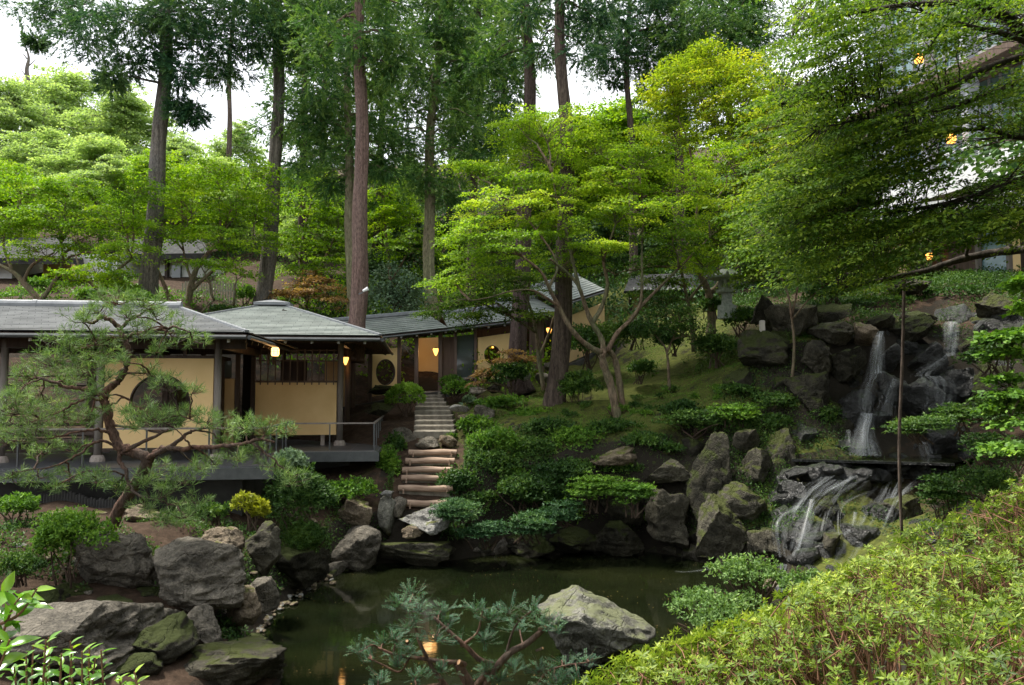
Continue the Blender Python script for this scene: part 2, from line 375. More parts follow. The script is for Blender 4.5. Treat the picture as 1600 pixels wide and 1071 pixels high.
M['old_tile'] = simple('old_roof_tile', (.035, .036, .036), (.08, .08, .078), 5, .95, .05, .4)
M['ridge'] = simple('ridge_lead', (.12, .13, .14), (.2, .21, .22), 5, .5, .4, .2)
M['gutter'] = simple('gutter_metal', (.03, .035, .035), (.07, .075, .075), 4, .35, .5, 0)
M['plaster'] = simple('ochre_plaster', (.68, .47, .215), (.80, .58, .29), 1.1, .85, .2, .15, .004)
M['plaster_dim'] = simple('ochre_plaster_dark', (.48, .33, .17), (.6, .43, .22), 1.5, .85, .2, .15, .004)  # darker ochre for recessed, back and outlying walls
M['plaster_white'] = simple('white_plaster', (.6, .6, .58), (.75, .75, .72), 2, .85, .2, .1, .004)
M['wood'] = simple('dark_wood', (.028, .018, .013), (.075, .05, .038), 10, .6, .3, .3, .008, (1, 1, .1))
M['wood_mid'] = simple('brown_wood', (.07, .045, .032), (.15, .10, .075), 10, .6, .3, .3, .008, (1, 1, .1))
M['wood_grey'] = simple('weathered_wood', (.14, .12, .105), (.28, .25, .22), 10, .75, .25, .3, .008, (1, 1, .08))
M['wood_h'] = simple('horizontal_wood', (.06, .042, .032), (.15, .11, .09), 9, .65, .3, .3, .008, (.1, 1, 1))
M['black'] = simple('black_void', (.008, .007, .006), (.016, .014, .012), 3, .8, .1, 0)
M['iron'] = simple('painted_iron', (.05, .055, .055), (.09, .095, .095), 6, .4, .5, 0)
M['concrete'] = simple('dark_foundation', (.035, .034, .032), (.075, .072, .068), 2, .85, .2, .3)
M['stone_cap'] = simple('rafter_end_paint', (.45, .45, .43), (.6, .6, .58), 4, .6, .3, 0)
M['base_stone'] = simple('granite_base', (.25, .21, .18), (.38, .33, .29), 18, .85, .2, .3)
M['log'] = simple('log_step_wood', (.20, .13, .09), (.46, .34, .25), 5, .8, .2, .5, .01, (.35, 3, 3))
M['log_end'] = simple('log_end_wood', (.45, .26, .14), (.6, .38, .22), 9, .8, .2, .2)
M['step_stone'] = simple('step_stone', (.13, .115, .09), (.30, .27, .22), 7, .9, .15, .5, .02)
M['paper'] = emit('lantern_glow', (1.0, .55, .17), 2.4)
M['bulb'] = emit('wall_lamp_glow', (1.0, .42, .08), 2.0)
M['white_paint'] = simple('white_paint', (.62, .64, .64), (.8, .8, .8), 2, .5, .4, 0)
def glassmat(name, col, rough=.08):
    m, t, o = _nodes(name); _princ(t, o, col, rough, .8); return m
M['glass'] = glassmat('window_glass', (.06, .075, .07)); M['glass_teal'] = glassmat('curtain_glass', (.16, .26, .27))
M['grey_panel'] = simple('grey_column_cladding', (.30, .31, .34), (.40, .41, .44), 2, .5, .4, 0)
M['fence'] = simple('pale_fence_wood', (.30, .28, .24), (.5, .47, .42), 6, .8, .2, .2, .01, (1, 1, .1))
M['lantern_stone'] = simple('lichened_granite', (.22, .25, .22), (.42, .44, .40), 14, .9, .15, .5, .01)
# ------------------------------------------------------------------ terrain
CP = []
def cp(px, py, d): CP.append(P(px, py, d))
def cw(x, y, z): CP.append(np.array([x, y, z], float))
for a in [(0,0,2.2),(-6,0,2.0),(6,0,2.6),(0,3,2.0),(-6,4,1.3),(-4.8,7.6,.4),(-3.6,7.4,.15),(-2.9,6.6,.1),(-4.2,6.2,.3),(-6.8,8,.8),(0,5.2,1.2),(0,7,.2),(3,4,2.1),(5,5.5,2.3),(8,7,2.5),(9,10,2.4),(6,9,1.2),(3.6,7.3,.6),(-3.2,6,.6),(-9,3,1.8),
          (-12,12,1.9),(-12,18,1.7),(-7,18,1.6),(-4.6,19,1.7),(-7,22,2.0),(-12,23,2.4),(-18,14,2),(-18,22,3),
          (0,-30,2.5),(-40,-20,2),(40,-20,4),(0,120,40),(-100,100,38),(100,100,48),(160,0,14),(-160,0,8),(0,-150,2),(-160,160,50),(160,160,55),(0,200,60),
          (-40,20,4),(-25,30,7),(40,30,13),(30,15,8),(14,10,3.2),(14,16,3.6),(20,20,7.0)]: cw(*a)
for a in [(200,1010,9.3),(240,1060,9.0),(120,1050,9.0),(0,1010,8.9),(60,905,11),(180,835,12.3),(60,812,13.5),(300,800,14.5),(400,905,12.6),(540,850,16.4),(470,850,15.4),(330,985,11.2),
          (610,800,17.4),(660,795,17.7),(670,712,19.8),(672,684,20.6),(676,628,26.5),(625,700,20),(720,760,17.9),(612,660,22.5),(720,640,23),
          (600,630,26),(700,612,27.3),(768,604,27.8),(850,590,28.5),(920,570,30),
          (873,632,23),(965,648,21),(1000,664,20),(880,664,20.5),(800,644,22.3),(1150,650,19.6),(1080,605,22.5),(1130,562,24.5),(1100,514,27),(1000,510,30.5),(1190,496,27),
          (760,720,18.9),(900,700,19.3),(1000,705,19),(900,800,18.2),(760,835,17.7),(1100,700,19),(1000,830,17.9),(1180,760,18),(1180,850,16.6),
          (1250,736,18.1),(1330,742,18.0),(1420,748,17.95),(1490,752,17.9),(1485,500,21.8),(1380,520,21),(1240,530,21),(1400,715,18.8),(1300,712,18.4),(1500,715,18.6),(1250,800,16.9),(1400,800,17),(1330,860,16),
          (1580,520,20),(1580,700,16.5),(1500,452,24),(1300,475,25.5),(1600,442,24.5),(1500,430,30),(1420,640,19.8),(1300,620,19.9),(1500,620,20.2),
          (240,478,28),(0,480,27),(420,500,29),(0,400,45),(150,420,42),(300,460,36),(0,300,75),(300,350,62),(600,420,46),(600,500,33),(700,420,44),(800,400,50),(740,470,38),(1000,380,52),(1000,462,35),(1300,360,46)]: cp(*a)
CP = np.array(CP)
_d = np.linalg.norm(CP[:, None, :2] - CP[None, :, :2], axis=2)
_w = np.linalg.solve(np.block([[_d + np.eye(len(CP)) * .02, np.ones((len(CP), 1))], [np.ones((1, len(CP))), np.zeros((1, 1))]]), np.append(CP[:, 2], 0))
POND = [Z0(*q)[:2] for q in [(440,1075),(398,1000),(414,975),(450,938),(500,903),(560,886),(610,880),(700,877),(760,868),(850,860),(950,858),(1040,866),(1110,882),(1190,893),(1300,930)]]
POND += [np.array(q) for q in [(5.9,12.6),(5.2,11),(4.2,9.4),(3,8.2),(1,7.5),(-1,7.2),(-2.8,7.6),(-3.3,8.8)]]
POND = smoothpath(np.array([(q[0], q[1], 0) for q in POND] + [(POND[0][0], POND[0][1], 0)]), 4)[:, :2]
STAIR = [P(*q) for q in [(668, 800, 17.4), (668, 785, 17.9), (668, 746, 18.75), (676, 706, 19.8), (680, 692, 20.3), (678, 676, 20.9), (677, 652, 22.8), (674, 631, 24.9), (671, 614, 27.1)]]
def pond_sd(x, y):
    """signed distance to the pond outline, negative inside"""
    x = np.atleast_1d(x); y = np.atleast_1d(y); dmin = np.full(x.shape, 1e9); ins = np.zeros(x.shape, bool)
    for i in range(len(POND) - 1):
        x1, y1 = POND[i]; x2, y2 = POND[i + 1]; dx, dy = x2 - x1, y2 - y1; L = dx * dx + dy * dy
        if L < 1e-10: continue
        t = np.clip(((x - x1) * dx + (y - y1) * dy) / L, 0, 1); dmin = np.minimum(dmin, np.hypot(x - x1 - t * dx, y - y1 - t * dy))
        c = ((y1 > y) != (y2 > y)); xi = (dx) * (y - y1) / (dy if abs(dy) > 1e-12 else 1e-12) + x1; ins ^= (c & (x < xi))
    return np.where(ins, -dmin, dmin)
def gz(x, y, rough=True):
    x = np.atleast_1d(np.asarray(x, float)); y = np.atleast_1d(np.asarray(y, float))
    z = np.full(x.shape, _w[-1])
    for i in range(len(CP)): z = z + _w[i] * np.hypot(x - CP[i, 0], y - CP[i, 1])
    if rough:
        p = np.stack([x, y, 0 * x], 1); r_ = np.hypot(x, y)
        z = z + fbm(p, .9, 4, 3) * .07 * np.clip(r_ / 8, .4, 2)
    dm = np.full(x.shape, 1e9); zl = np.zeros(x.shape)
    for a, b in zip(STAIR[:-1], STAIR[1:]):
        t = np.clip(((x - a[0]) * (b[0] - a[0]) + (y - a[1]) * (b[1] - a[1])) / ((b[0] - a[0]) ** 2 + (b[1] - a[1]) ** 2), 0, 1)
        q = np.hypot(x - a[0] - t * (b[0] - a[0]), y - a[1] - t * (b[1] - a[1])); m_ = q < dm; dm = np.where(m_, q, dm); zl = np.where(m_, a[2] + t * (b[2] - a[2]), zl)
    k = np.clip((1.15 - dm) / .4, 0, 1); z = z * (1 - k) + (zl - .16) * k
    sd_ = pond_sd(x, y)
    near = np.clip(sd_ / .55, 0, 1); near = near * near * (3 - 2 * near)
    z = np.where(sd_ > 0, np.maximum(.05, z) * near + .05 * (1 - near), np.maximum(-.7, -.05 + sd_ * .6))
    return z
def g(x, y): return float(gz([x], [y])[0])
def hit(px, py, dmin=5.0, dmax=90.0):
    """the ground point seen at a pixel"""
    ds = np.linspace(dmin, dmax, 900); r = ray(px, py); pts = np.array([0, 0, CAMZ]) + r[None, :] * (ds / r[1])[:, None]
    z = gz(pts[:, 0], pts[:, 1], False); k = np.where(pts[:, 2] < z)[0]
    i = k[0] if len(k) else len(ds) - 1
    return pts[i]

def terrain():
    def axis(lo, hi, step, far, gfac=1.22):
        a = list(np.arange(lo, hi + 1e-6, step)); s_ = step; x = hi
        while x < far: s_ *= gfac; x += s_; a.append(x)
        s_ = step; x = lo; b = []
        while x > -far: s_ *= gfac; x -= s_; b.append(x)
        return np.array(b[::-1] + a)
    xs = axis(-13, 15, .14, 380); ys = axis(3, 31, .14, 380)
    X, Y = np.meshgrid(xs, ys); Zz = gz(X.ravel(), Y.ravel())
    V = np.stack([X.ravel(), Y.ravel(), Zz], 1); nx, ny = len(xs), len(ys)
    i, j = np.meshgrid(np.arange(nx - 1), np.arange(ny - 1)); a = (j * nx + i).ravel()
    F = np.stack([a, a + 1, a + nx + 1, a + nx], 1)
    me = bpy.data.meshes.new('ground'); me.from_pydata(V.tolist(), [], F.tolist()); me.materials.append(M['ground'])
    me.polygons.foreach_set('use_smooth', [True] * len(F))
    o = bpy.data.objects.new('ground', me); COL.objects.link(o); tag(o, kind='structure')
terrain()

def water(name, poly, z, mat):
    mb = MB(); mb.add([(x, y, z) for x, y in poly], [tuple(range(len(poly)))])
    o = mb.build(name, mat, origin=(0, 0, z)); return tag(o, kind='structure')
_c = POND[:-1].mean(0)
water('pond_water', [tuple(_c + (q - _c) * 1.035) for q in POND[:-1]], 0.0, M['water'])

# ------------------------------------------------------------------ leaves
def leafmesh(name, Pp, D, N, L, W, tint, mat, parent, fold=False, droop=.0):
    """one mesh of many small leaves: base points, axis, normal, length, width"""
    n = len(Pp)
    D = D / np.maximum(np.linalg.norm(D, axis=1, keepdims=True), 1e-9)
    Sx = np.cross(D, N); Sx /= np.maximum(np.linalg.norm(Sx, axis=1, keepdims=True), 1e-9); N = np.cross(Sx, D)
    L = np.broadcast_to(L, (n,))[:, None]; W = np.broadcast_to(W, (n,))[:, None]
    org = np.array(wloc(parent)) if (parent is not None and parent.name not in LOCAL) else np.zeros(3)
    Pp = Pp - org
    b = Pp; tip = Pp + D * L - N * L * droop; l = Pp + D * L * .45 - Sx * W * .5; r = Pp + D * L * .45 + Sx * W * .5
    if fold:
        mdl = Pp + D * L * .5 - N * W * .18
        V = np.stack([b, r, tip, l, mdl], 1).reshape(-1, 3); k = np.arange(n)[:, None] * 5
        F = np.concatenate([k + np.array([[0, 1, 2, 4]]), k + np.array([[0, 4, 2, 3]])], 1).reshape(-1); nf = 2 * n; tint = np.repeat(tint, 2)
    else:
        V = np.stack([b, r, tip, l], 1).reshape(-1, 3); F = np.arange(4 * n); nf = n
    me = bpy.data.meshes.new(name); me.vertices.add(len(V)); me.vertices.foreach_set('co', V.astype(np.float32).ravel())
    me.loops.add(4 * nf); me.loops.foreach_set('vertex_index', F.astype(np.int32))
    me.polygons.add(nf); me.polygons.foreach_set('loop_start', np.arange(0, 4 * nf, 4, dtype=np.int32))
    me.update(calc_edges=True)
    at = me.attributes.new('tint', 'FLOAT', 'FACE'); at.data.foreach_set('value', np.clip(tint, 0, 1).astype(np.float32))
    me.materials.append(mat); me.validate()
    o = bpy.data.objects.new(name, me); COL.objects.link(o)
    if parent is not None: o.parent = parent
    return o
def unit(v): return v / np.maximum(np.linalg.norm(v, axis=-1, keepdims=True), 1e-9)

def pads(rng, centers, R, per, L, up=None, thick=.1, droop=.25, jit=.45, ctint=None, ang=None, elong=1.0):
    """flat layered sprays: returns leaf arrays"""
    m = len(centers); R = np.broadcast_to(R, (m,))
    up = np.broadcast_to(np.array([0, 0, 1.0]) if up is None else up, (m, 3)); up = unit(up)
    hx = unit(np.cross(up, unit(rng.normal(size=(m, 3))))); 
    if ang is not None: hx = unit(ang - up * np.sum(ang * up, 1, keepdims=True))
    hy = np.cross(up, hx)
    c = np.repeat(np.arange(m), per); n = len(c)
    th = rng.uniform(0, 2 * np.pi, n); ph = rng.uniform(0, 6.28, m)[c]; kk = rng.integers(3, 6, m)[c]
    u = np.sqrt(rng.uniform(0.02, 1, n)) * (.64 + .36 * np.sin(kk * th + ph) * np.sin(2.3 * kk * th + 2 * ph)); r = R[c] * u
    ex = elong
    pos = centers[c] + hx[c] * (r * np.cos(th) * ex)[:, None] + hy[c] * (r * np.sin(th))[:, None] + up[c] * (rng.normal(size=n) * thick * R[c] - droop * R[c] * u * u)[:, None]
    out = unit(hx[c] * np.cos(th)[:, None] * ex + hy[c] * np.sin(th)[:, None])
    D = unit(out + rng.normal(size=(n, 3)) * .5 - up[c] * .25); N = unit(up[c] + rng.normal(size=(n, 3)) * jit)
    LL = L * rng.uniform(.65, 1.3, n)
    ct_ = (rng.normal(size=m) * .13 if ctint is None else ctint)[c]
    t = .48 + ct_ + rng.normal(size=n) * .15
    return pos, D, N, LL, t

def ellip(rng, c, r, n, shell=.45):
    d = unit(rng.normal(size=(n, 3))); s_ = rng.uniform(shell, 1, n) ** .6
    return np.array(c) + d * s_[:, None] * np.array(r)

def nearest(pt, sk):
    return sk[np.argmin(np.sum((sk - pt) ** 2, 1))]
def twigpath(a, b, rng, sag=.12, n=5):
    a = np.array(a); b = np.array(b); t = np.linspace(0, 1, n)[:, None]; L = np.linalg.norm(b - a)
    p = a + (b - a) * t; p = p + np.array([0, 0, 1]) * (np.sin(t * np.pi) * sag * L) + rng.normal(size=(n, 3)) * L * .03 * np.sin(t * np.pi); return p

def broad_tree(name, label, cat, base, limbs, blobs, mat, bark, leafL=.07, per=60, padR=.45, seed=1, group=None, twig=.012, aspect=.8, thick=.05, jit=.38, limb_r=.05, upfn=None, padshell=.3, droop=.25, elong=1.0, ang=None, tboost=None, twigmat=None, padlist=None, pm=1.6, lm=1.5, layer=True):
    per = int(per * lm)
    """limbs: [(points, r0, r1)], blobs: [(centre, radii, number of sprays)]"""
    rng = np.random.default_rng(seed); root = empty(name, base, label, cat, group)
    tb = MB(); sk = []
    for pts, r0, r1 in limbs:
        sp = smoothpath(pts, 5); k = len(sp); rr = np.linspace(r0, r1, k) * (1 + .1 * np.sin(np.arange(k) * 1.7))
        tb.tube(sp, rr, 9 if r0 > .05 else 6); sk.append(sp)
    sk = np.concatenate(sk)
    sk = sk if len(sk) > 3 else sk
    allc = []; bt = []
    for bi, (c, r, n) in enumerate(blobs):
        n = int(n * pm)
        c = np.array(c, float); a = nearest(c - np.array([0, 0, .3]), sk); pth = twigpath(a, c, rng, .08, 7)
        L = np.linalg.norm(c - a); tb.tube(pth, np.linspace(min(limb_r, .02 + L * .02), .012, 7), 5); hub = np.concatenate([sk, pth])
        pc = ellip(rng, c, r, n, padshell)
        if layer: pc[:, 2] = c[2] + (np.round((pc[:, 2] - c[2]) / .34 + rng.uniform()) * .34) * .8 + (pc[:, 2] - c[2]) * .2
        allc.append(pc); bt.append(np.full(n, 0.0) + rng.normal() * .10 + np.clip((pc[:, 2] - c[2]) / max(r[2], .1), -1, 1) * (tboost if tboost is not None else .0) * .0)
        local = hub[np.linalg.norm(hub - c, axis=1) < max(r) * 1.6]
        if len(local) < 3: local = pth
        for q in pc:
            a = nearest(q - np.array([0, 0, .15]), local); tb.tube(twigpath(a, q, rng, .1, 4), np.linspace(twig, twig * .35, 4), 4, False)
    if padlist is not None:
        padlist = np.array(padlist); allc.append(padlist); bt.append(np.zeros(len(padlist)))
        for q in padlist:
            a = nearest(q - np.array([0, 0, .1]), sk); pth = twigpath(a, q, rng, .06, 5); tb.tube(pth, np.linspace(twig * 1.3, twig * .35, 5), 4, False)
    C = np.concatenate(allc); T = np.concatenate(bt) + rng.normal(size=len(C)) * .15
    up = None if upfn is None else upfn(C)
    if ang is None:
        cc = C.mean(0); ang = unit((C - cc) * [1, 1, 0] + rng.normal(size=C.shape) * .5 * np.std(C[:, 0])); ang[:, 2] = 0; elong = max(elong, 1.45)
        if up is None: up = unit(np.array([0, 0, 1.0]) + ang * .22 + rng.normal(size=C.shape) * .12)
    pos, D, N, LL, t = pads(rng, C, padR * rng.uniform(.6, 1.3, len(C)), per, leafL, up, thick, droop, jit, T, ang=(None if ang is None else np.broadcast_to(ang, C.shape) + rng.normal(size=C.shape) * .25), elong=elong)
    tb.build('trunk', bark, root, True)
    leafmesh('crown', pos, D, N, LL, LL * aspect, t, mat, root)
    return root
# ------------------------------------------------------------------ buildings
DECKZ = CAMZ - 1.45
BR = math.radians(7)
_a = P(587, 703, 18.7); O1 = np.array([_a[0], _a[1], DECKZ])     # front right corner of the pavilion deck
def panel(mb, u0, u1, zb0, zb1, zt0, zt1, y, th, hole=None, n=40):
    """upright panel in the u,z plane at depth y; the bottom and top may slope; hole = (cu, cz, ru, rz)"""
    if hole is None:
        v = [(u0, y, zb0), (u1, y, zb1), (u1, y, zt1), (u0, y, zt0)]; v += [(a, b + th, c) for a, b, c in v]
        mb.add(v, [(0, 1, 2, 3), (7, 6, 5, 4), (0, 4, 5, 1), (1, 5, 6, 2), (2, 6, 7, 3), (3, 7, 4, 0)]); return
    cu, cz, ru, rz = hole
    corners = [(u1, zt1), (u0, zt0), (u0, zb0), (u1, zb1)]
    def edge(a):
        dx, dz = math.cos(a), math.sin(a); best = None
        for k in range(4):
            (x1, z1), (x2, z2) = corners[k], corners[(k + 1) % 4]; ex, ez = x2 - x1, z2 - z1; den = dx * ez - dz * ex
            if abs(den) < 1e-9: continue
            t = ((x1 - cu) * ez - (z1 - cz) * ex) / den; s_ = ((x1 - cu) * dz - (z1 - cz) * dx) / den
            if t > 0 and -1e-6 <= s_ <= 1 + 1e-6 and (best is None or t < best): best = t
        return (cu + dx * best, cz + dz * best)
    angs = sorted(list(np.linspace(0, 2 * math.pi, n, endpoint=False)) + [math.atan2(z - cz, x - cu) % (2 * math.pi) for x, z in corners])
    v = []; k = len(angs)
    for yy in (y, y + th):
        for a in angs: v.append((cu + ru * math.cos(a), yy, cz + rz * math.sin(a)))
        for a in angs: e = edge(a); v.append((e[0], yy, e[1]))
    f = []
    for i in range(k):
        j = (i + 1) % k
        f += [(i, j, k + j, k + i)[::-1], (2 * k + i, 2 * k + j, 3 * k + j, 3 * k + i), (i, j, 2 * k + j, 2 * k + i), (k + i, k + j, 3 * k + j, 3 * k + i)[::-1]]
    mb.add(v, f)
def ringframe(mb, cu, cz, ru, rz, y, th, w_=.03, n=40):
    v = []; f = []
    for i in range(n):
        a = 2 * math.pi * i / n
        for rr, yy in ((0, y), (w_, y), (w_, y + th), (0, y + th)): v.append((cu + (ru + rr) * math.cos(a), yy, cz + (rz + rr) * math.sin(a)))
    for i in range(n):
        j = (i + 1) % n
        for q in range(4): f.append((i * 4 + q, i * 4 + (q + 1) % 4, j * 4 + (q + 1) % 4, j * 4 + q))
    mb.add(v, f)
def slope(mb, pts, th=.09):
    """roof plane from 3 or 4 corners, the first two along the eave; UV in metres; with thickness below"""
    p = [np.array(q, float) for q in pts]; ux = p[1] - p[0]; ux = ux / np.linalg.norm(ux); nn = np.cross(ux, p[2] - p[0]); nn /= np.linalg.norm(nn)
    if nn[2] < 0: nn = -nn
    vy = np.cross(nn, ux)
    if vy[2] < 0: vy = -vy
    uv = [(float(np.dot(q - p[0], ux)), float(np.dot(q - p[0], vy))) for q in p]; k = len(p)
    V = p + [q - nn * th for q in p]
    F = [tuple(range(k)), tuple(range(2 * k - 1, k - 1, -1))]; U = [uv, uv[::-1]]
    for i in range(k):
        j = (i + 1) % k; F.append((i, j, k + j, k + i)); U.append([(0, 0), (1, 0), (1, .07), (0, .07)])
    mb.add(V, F, U)
def subdivided_slope(mb, pts, rows=14, seed=0):
    """the same as rows of overlapping slate courses, each a real step"""
    p = [np.array(q, float) for q in pts]
    if len(p) == 3: p = [p[0], p[1], p[2], p[2]]
    rng = np.random.default_rng(seed)
    a, b, c, d = p; ux = b - a; Lx = np.linalg.norm(ux); ux /= Lx
    nn = np.cross(ux, d - a); nn /= np.linalg.norm(nn)
    if nn[2] < 0: nn = -nn
    vy = np.cross(nn, ux); vy = vy if vy[2] > 0 else -vy
    for r in range(rows):
        t0, t1 = r / rows, min(1, (r + 1.12) / rows)
        A = a + (d - a) * t0; B = b + (c - b) * t0; C_ = b + (c - b) * t1; D_ = a + (d - a) * t1
        A, B = A + nn * .03, B + nn * .03; C_, D_ = C_ + nn * .008, D_ + nn * .008
        lo = [A - nn * .022, B - nn * .022]
        uv = [(float(np.dot(q - a, ux)), float(np.dot(q - a, vy))) for q in (A, B, C_, D_)]
        mb.add([A, B, C_, D_, lo[0], lo[1]], [(0, 1, 2, 3), (4, 5, 1, 0)], [uv, [uv[0], uv[1], uv[1], uv[0]]])
def hiproof(root, u0, u1, v0, v1, ze, zr, ri0, ri1, ridge_v, mat, rafters=True, skip_rafters=None, gutter=True, capw=.13):
    """hip roof: eave rectangle, ridge from ri0 to ri1 at ridge_v"""
    r = MB(); th = .08
    A, B, C_, D_ = (u0, v0, ze), (u1, v0, ze), (u1, v1, ze), (u0, v1, ze); R0, R1 = (ri0, ridge_v, zr), (ri1, ridge_v, zr)
    rows = int(math.hypot(ridge_v - v0, zr - ze) / .155)
    for q in ([A, B, R1, R0], [C_, D_, R0, R1], [B, C_, R1], [D_, A, R0]): subdivided_slope(r, q, rows)
    roof = r.build('roof', mat, root)
    s_ = MB(); dz = np.array([0, 0, -.03])
    for q in ([A, B, R1, R0], [C_, D_, R0, R1], [B, C_, R1], [D_, A, R0]): slope(s_, [np.array(k) + dz for k in q], .07)
    s_.build('roof_boarding', M['wood'], root)
    c = MB()
    for a, b in ((A, R0), (B, R1), (C_, R1), (D_, R0)): c.bar(np.array(a) + [0, 0, .035], np.array(b) + [0, 0, .03], capw * .7, .05)
    c.build('hip_cap', M['ridge'], roof)
    c = MB()
    if abs(ri1 - ri0) > .9:
        xs = np.arange(ri0, ri1 + .01, (ri1 - ri0) / max(1, round((ri1 - ri0) / 1.8)))
        for x0, x1 in zip(xs[:-1], xs[1:]): c.tube([(x0 + .01, ridge_v, zr + .05), (x1 - .01, ridge_v, zr + .05)], .11, 10); c.tube([(x1 - .05, ridge_v, zr + .05), (x1 + .05, ridge_v, zr + .05)], .12, 10)
    else:
        c.box(((ri0 + ri1) / 2, ridge_v, zr + .03), (ri1 - ri0 + .5, .55, .07)); s4 = MB()
        q = [((ri0 - .25), ridge_v - .28, zr + .07), ((ri1 + .25), ridge_v - .28, zr + .07), ((ri1 + .25), ridge_v + .28, zr + .07), ((ri0 - .25), ridge_v + .28, zr + .07), ((ri0 + ri1) / 2, ridge_v, zr + .17)]
        c.add(q, [(0, 1, 4), (1, 2, 4), (2, 3, 4), (3, 0, 4)])
    c.build('ridge_cap', M['ridge'], roof)
    if gutter:
        c = MB()
        for a, b in ((A, B), (B, C_), (D_, A)):
            a = np.array(a); b = np.array(b); out = np.array([(a[0] + b[0]) / 2 - (u0 + u1) / 2, (a[1] + b[1]) / 2 - (v0 + v1) / 2, 0]); out /= np.linalg.norm(out)
            c.tube([a + out * .05 - [0, 0, .09], b + out * .05 - [0, 0, .09]], .045, 8)
        c.build('gutter', M['gutter'], root)
    if rafters:
        c = MB(); e = MB(); k = (zr - ze) / (ridge_v - v0)
        for x in np.arange(u0 + .45, u1 - .3, .62):
            lim = min(1.0, (x - u0) / max(ri0 - u0, .01), (u1 - x) / max(u1 - ri1, .01)) * (ridge_v - v0)
            c.bar((x, v0 + .12, ze - .17 + k * .12), (x, v0 + lim * .98, ze - .17 + k * lim * .98), .055, .08)
            e.box((x, v0 + .10, ze - .17 + k * .1), (.058, .03, .085))
        k2 = (zr - ze) / (u1 - ri1)
        for y in np.arange(v0 + .5, v1 - .3, .62):
            lim = min((y - v0), (v1 - y), u1 - ri1) * .95; c.bar((u1 - .12, y, ze - .17 + k2 * .12), (u1 - lim, y, ze - .17 + k2 * lim), .055, .08); 
        c.build('rafter', M['wood'], root); e.build('rafter_end', M['stone_cap'], root)
    return roof
def post(root, x, y, z0, z1, r=.075, mat='wood_grey', base=True, round_=True):
    mb = MB()
    if round_: mb.lathe([(r * 1.03, z0 + (.12 if base else 0)), (r, (z0 + z1) / 2), (r * .95, z1)], (x, y, 0), 14)
    else: mb.box((x, y, (z0 + z1) / 2 + (.06 if base else 0)), (r * 2, r * 2, z1 - z0 - (.12 if base else 0)))
    p = mb.build('post', M[mat], root, round_)
    if base:
        b = MB(); b.lathe([(r * 2.0, z0), (r * 1.9, z0 + .06), (r * 1.45, z0 + .13)], (x, y, 0), 12); b.build('base_stone', M['base_stone'], p)
    return p
def rail(root, pts, zr, posts, z0=0.0, top=(.05, .035), mat='iron'):
    m1 = MB()
    for a, b in zip(pts[:-1], pts[1:]): m1.bar((*a, zr), (*b, zr), *top)
    h = m1.build('handrail', M['wood_grey'], root)
    m2 = MB()
    for (x, y) in posts: m2.box((x, y, (z0 + zr) / 2), (.028, .028, zr - z0 - .04))
    m2.build('railing_post', M[mat], root)
    return h

def deckmat():
    m, t, o = _nodes('deck_tiles'); v = _mapped(t, 'Object', (1, 1, 1))
    b = t.nodes.new('ShaderNodeTexBrick'); b.offset = 0; b.inputs['Color1'].default_value = (.05, .053, .058, 1); b.inputs['Color2'].default_value = (.07, .073, .078, 1)
    b.inputs['Mortar'].default_value = (.16, .15, .14, 1); b.inputs['Scale'].default_value = 1; b.inputs['Brick Width'].default_value = .6; b.inputs['Row Height'].default_value = 1.2; b.inputs['Mortar Size'].default_value = .007
    t.links.new(v, b.inputs['Vector']); n = _noise(t, v, 5, 5); _princ(t, o, b.outputs['Color'], .42, .45, _bump(t, n, .15, .01)); return m
M['deck'] = deckmat()

# --- the left hall (long roof, round window) -------------------------------------------------
hall = empty('garden_hall', O1, 'long low slate roofed hall at the left with a big round window, behind the pine', 'building', rz=BR); LOCAL.add(hall.name)
UL = -15.0
mb = MB(); mb.box2((UL, -3.62, -.16), (-1.75, -.003, 0)); mb.box2((UL, .0, -.16), (-3.45, 3.6, 0)); mb.build('deck', M['deck'], hall)
mb = MB(); mb.box2((UL, -3.70, -.24), (-1.68, -3.625, -.02)); mb.box2((-1.745, -3.62, -.24), (-1.67, -.09, -.02)); mb.build('deck_edge', M['iron'], hall)
mb = MB(); mb.box2((UL, -3.0, -1.6), (-2.6, -2.85, -.165)); mb.box2((-2.6, -3.0, -1.6), (-2.45, 1.5, -.165)); mb.build('foundation_wall', M['concrete'], hall)
hiproof(hall, UL, -2.4, -3.13, 3.3, 2.6, 3.42, UL + 2.2, -4.7, .25, M['slate'])
for x in (-3.17, -5.5, -7.35, -9.8, -12.2): post(hall, x, -2.2, 0, 2.52)
for x in (-5.5, -7.35, -9.8, -12.2): post(hall, x, 2.0, 0, 2.6, .07, 'wood_mid', False, False)
mb = MB(); mb.bar((UL + .4, -2.2, 2.42), (-2.6, -2.2, 2.42), .11, .2); mb.bar((UL + .4, 2.0, 2.5), (-2.6, 2.0, 2.5), .1, .2)
mb.bar((-3.17, -2.2, 2.42), (-3.17, 2.0, 2.42), .1, .18); mb.bar((-7.35, -2.2, 2.42), (-7.35, 2, 2.42), .1, .18)
mb.bar((-5.5, -2.2, 2.42), (-5.5, 2, 2.42), .1, .18); mb.build('beam', M['wood'], hall)
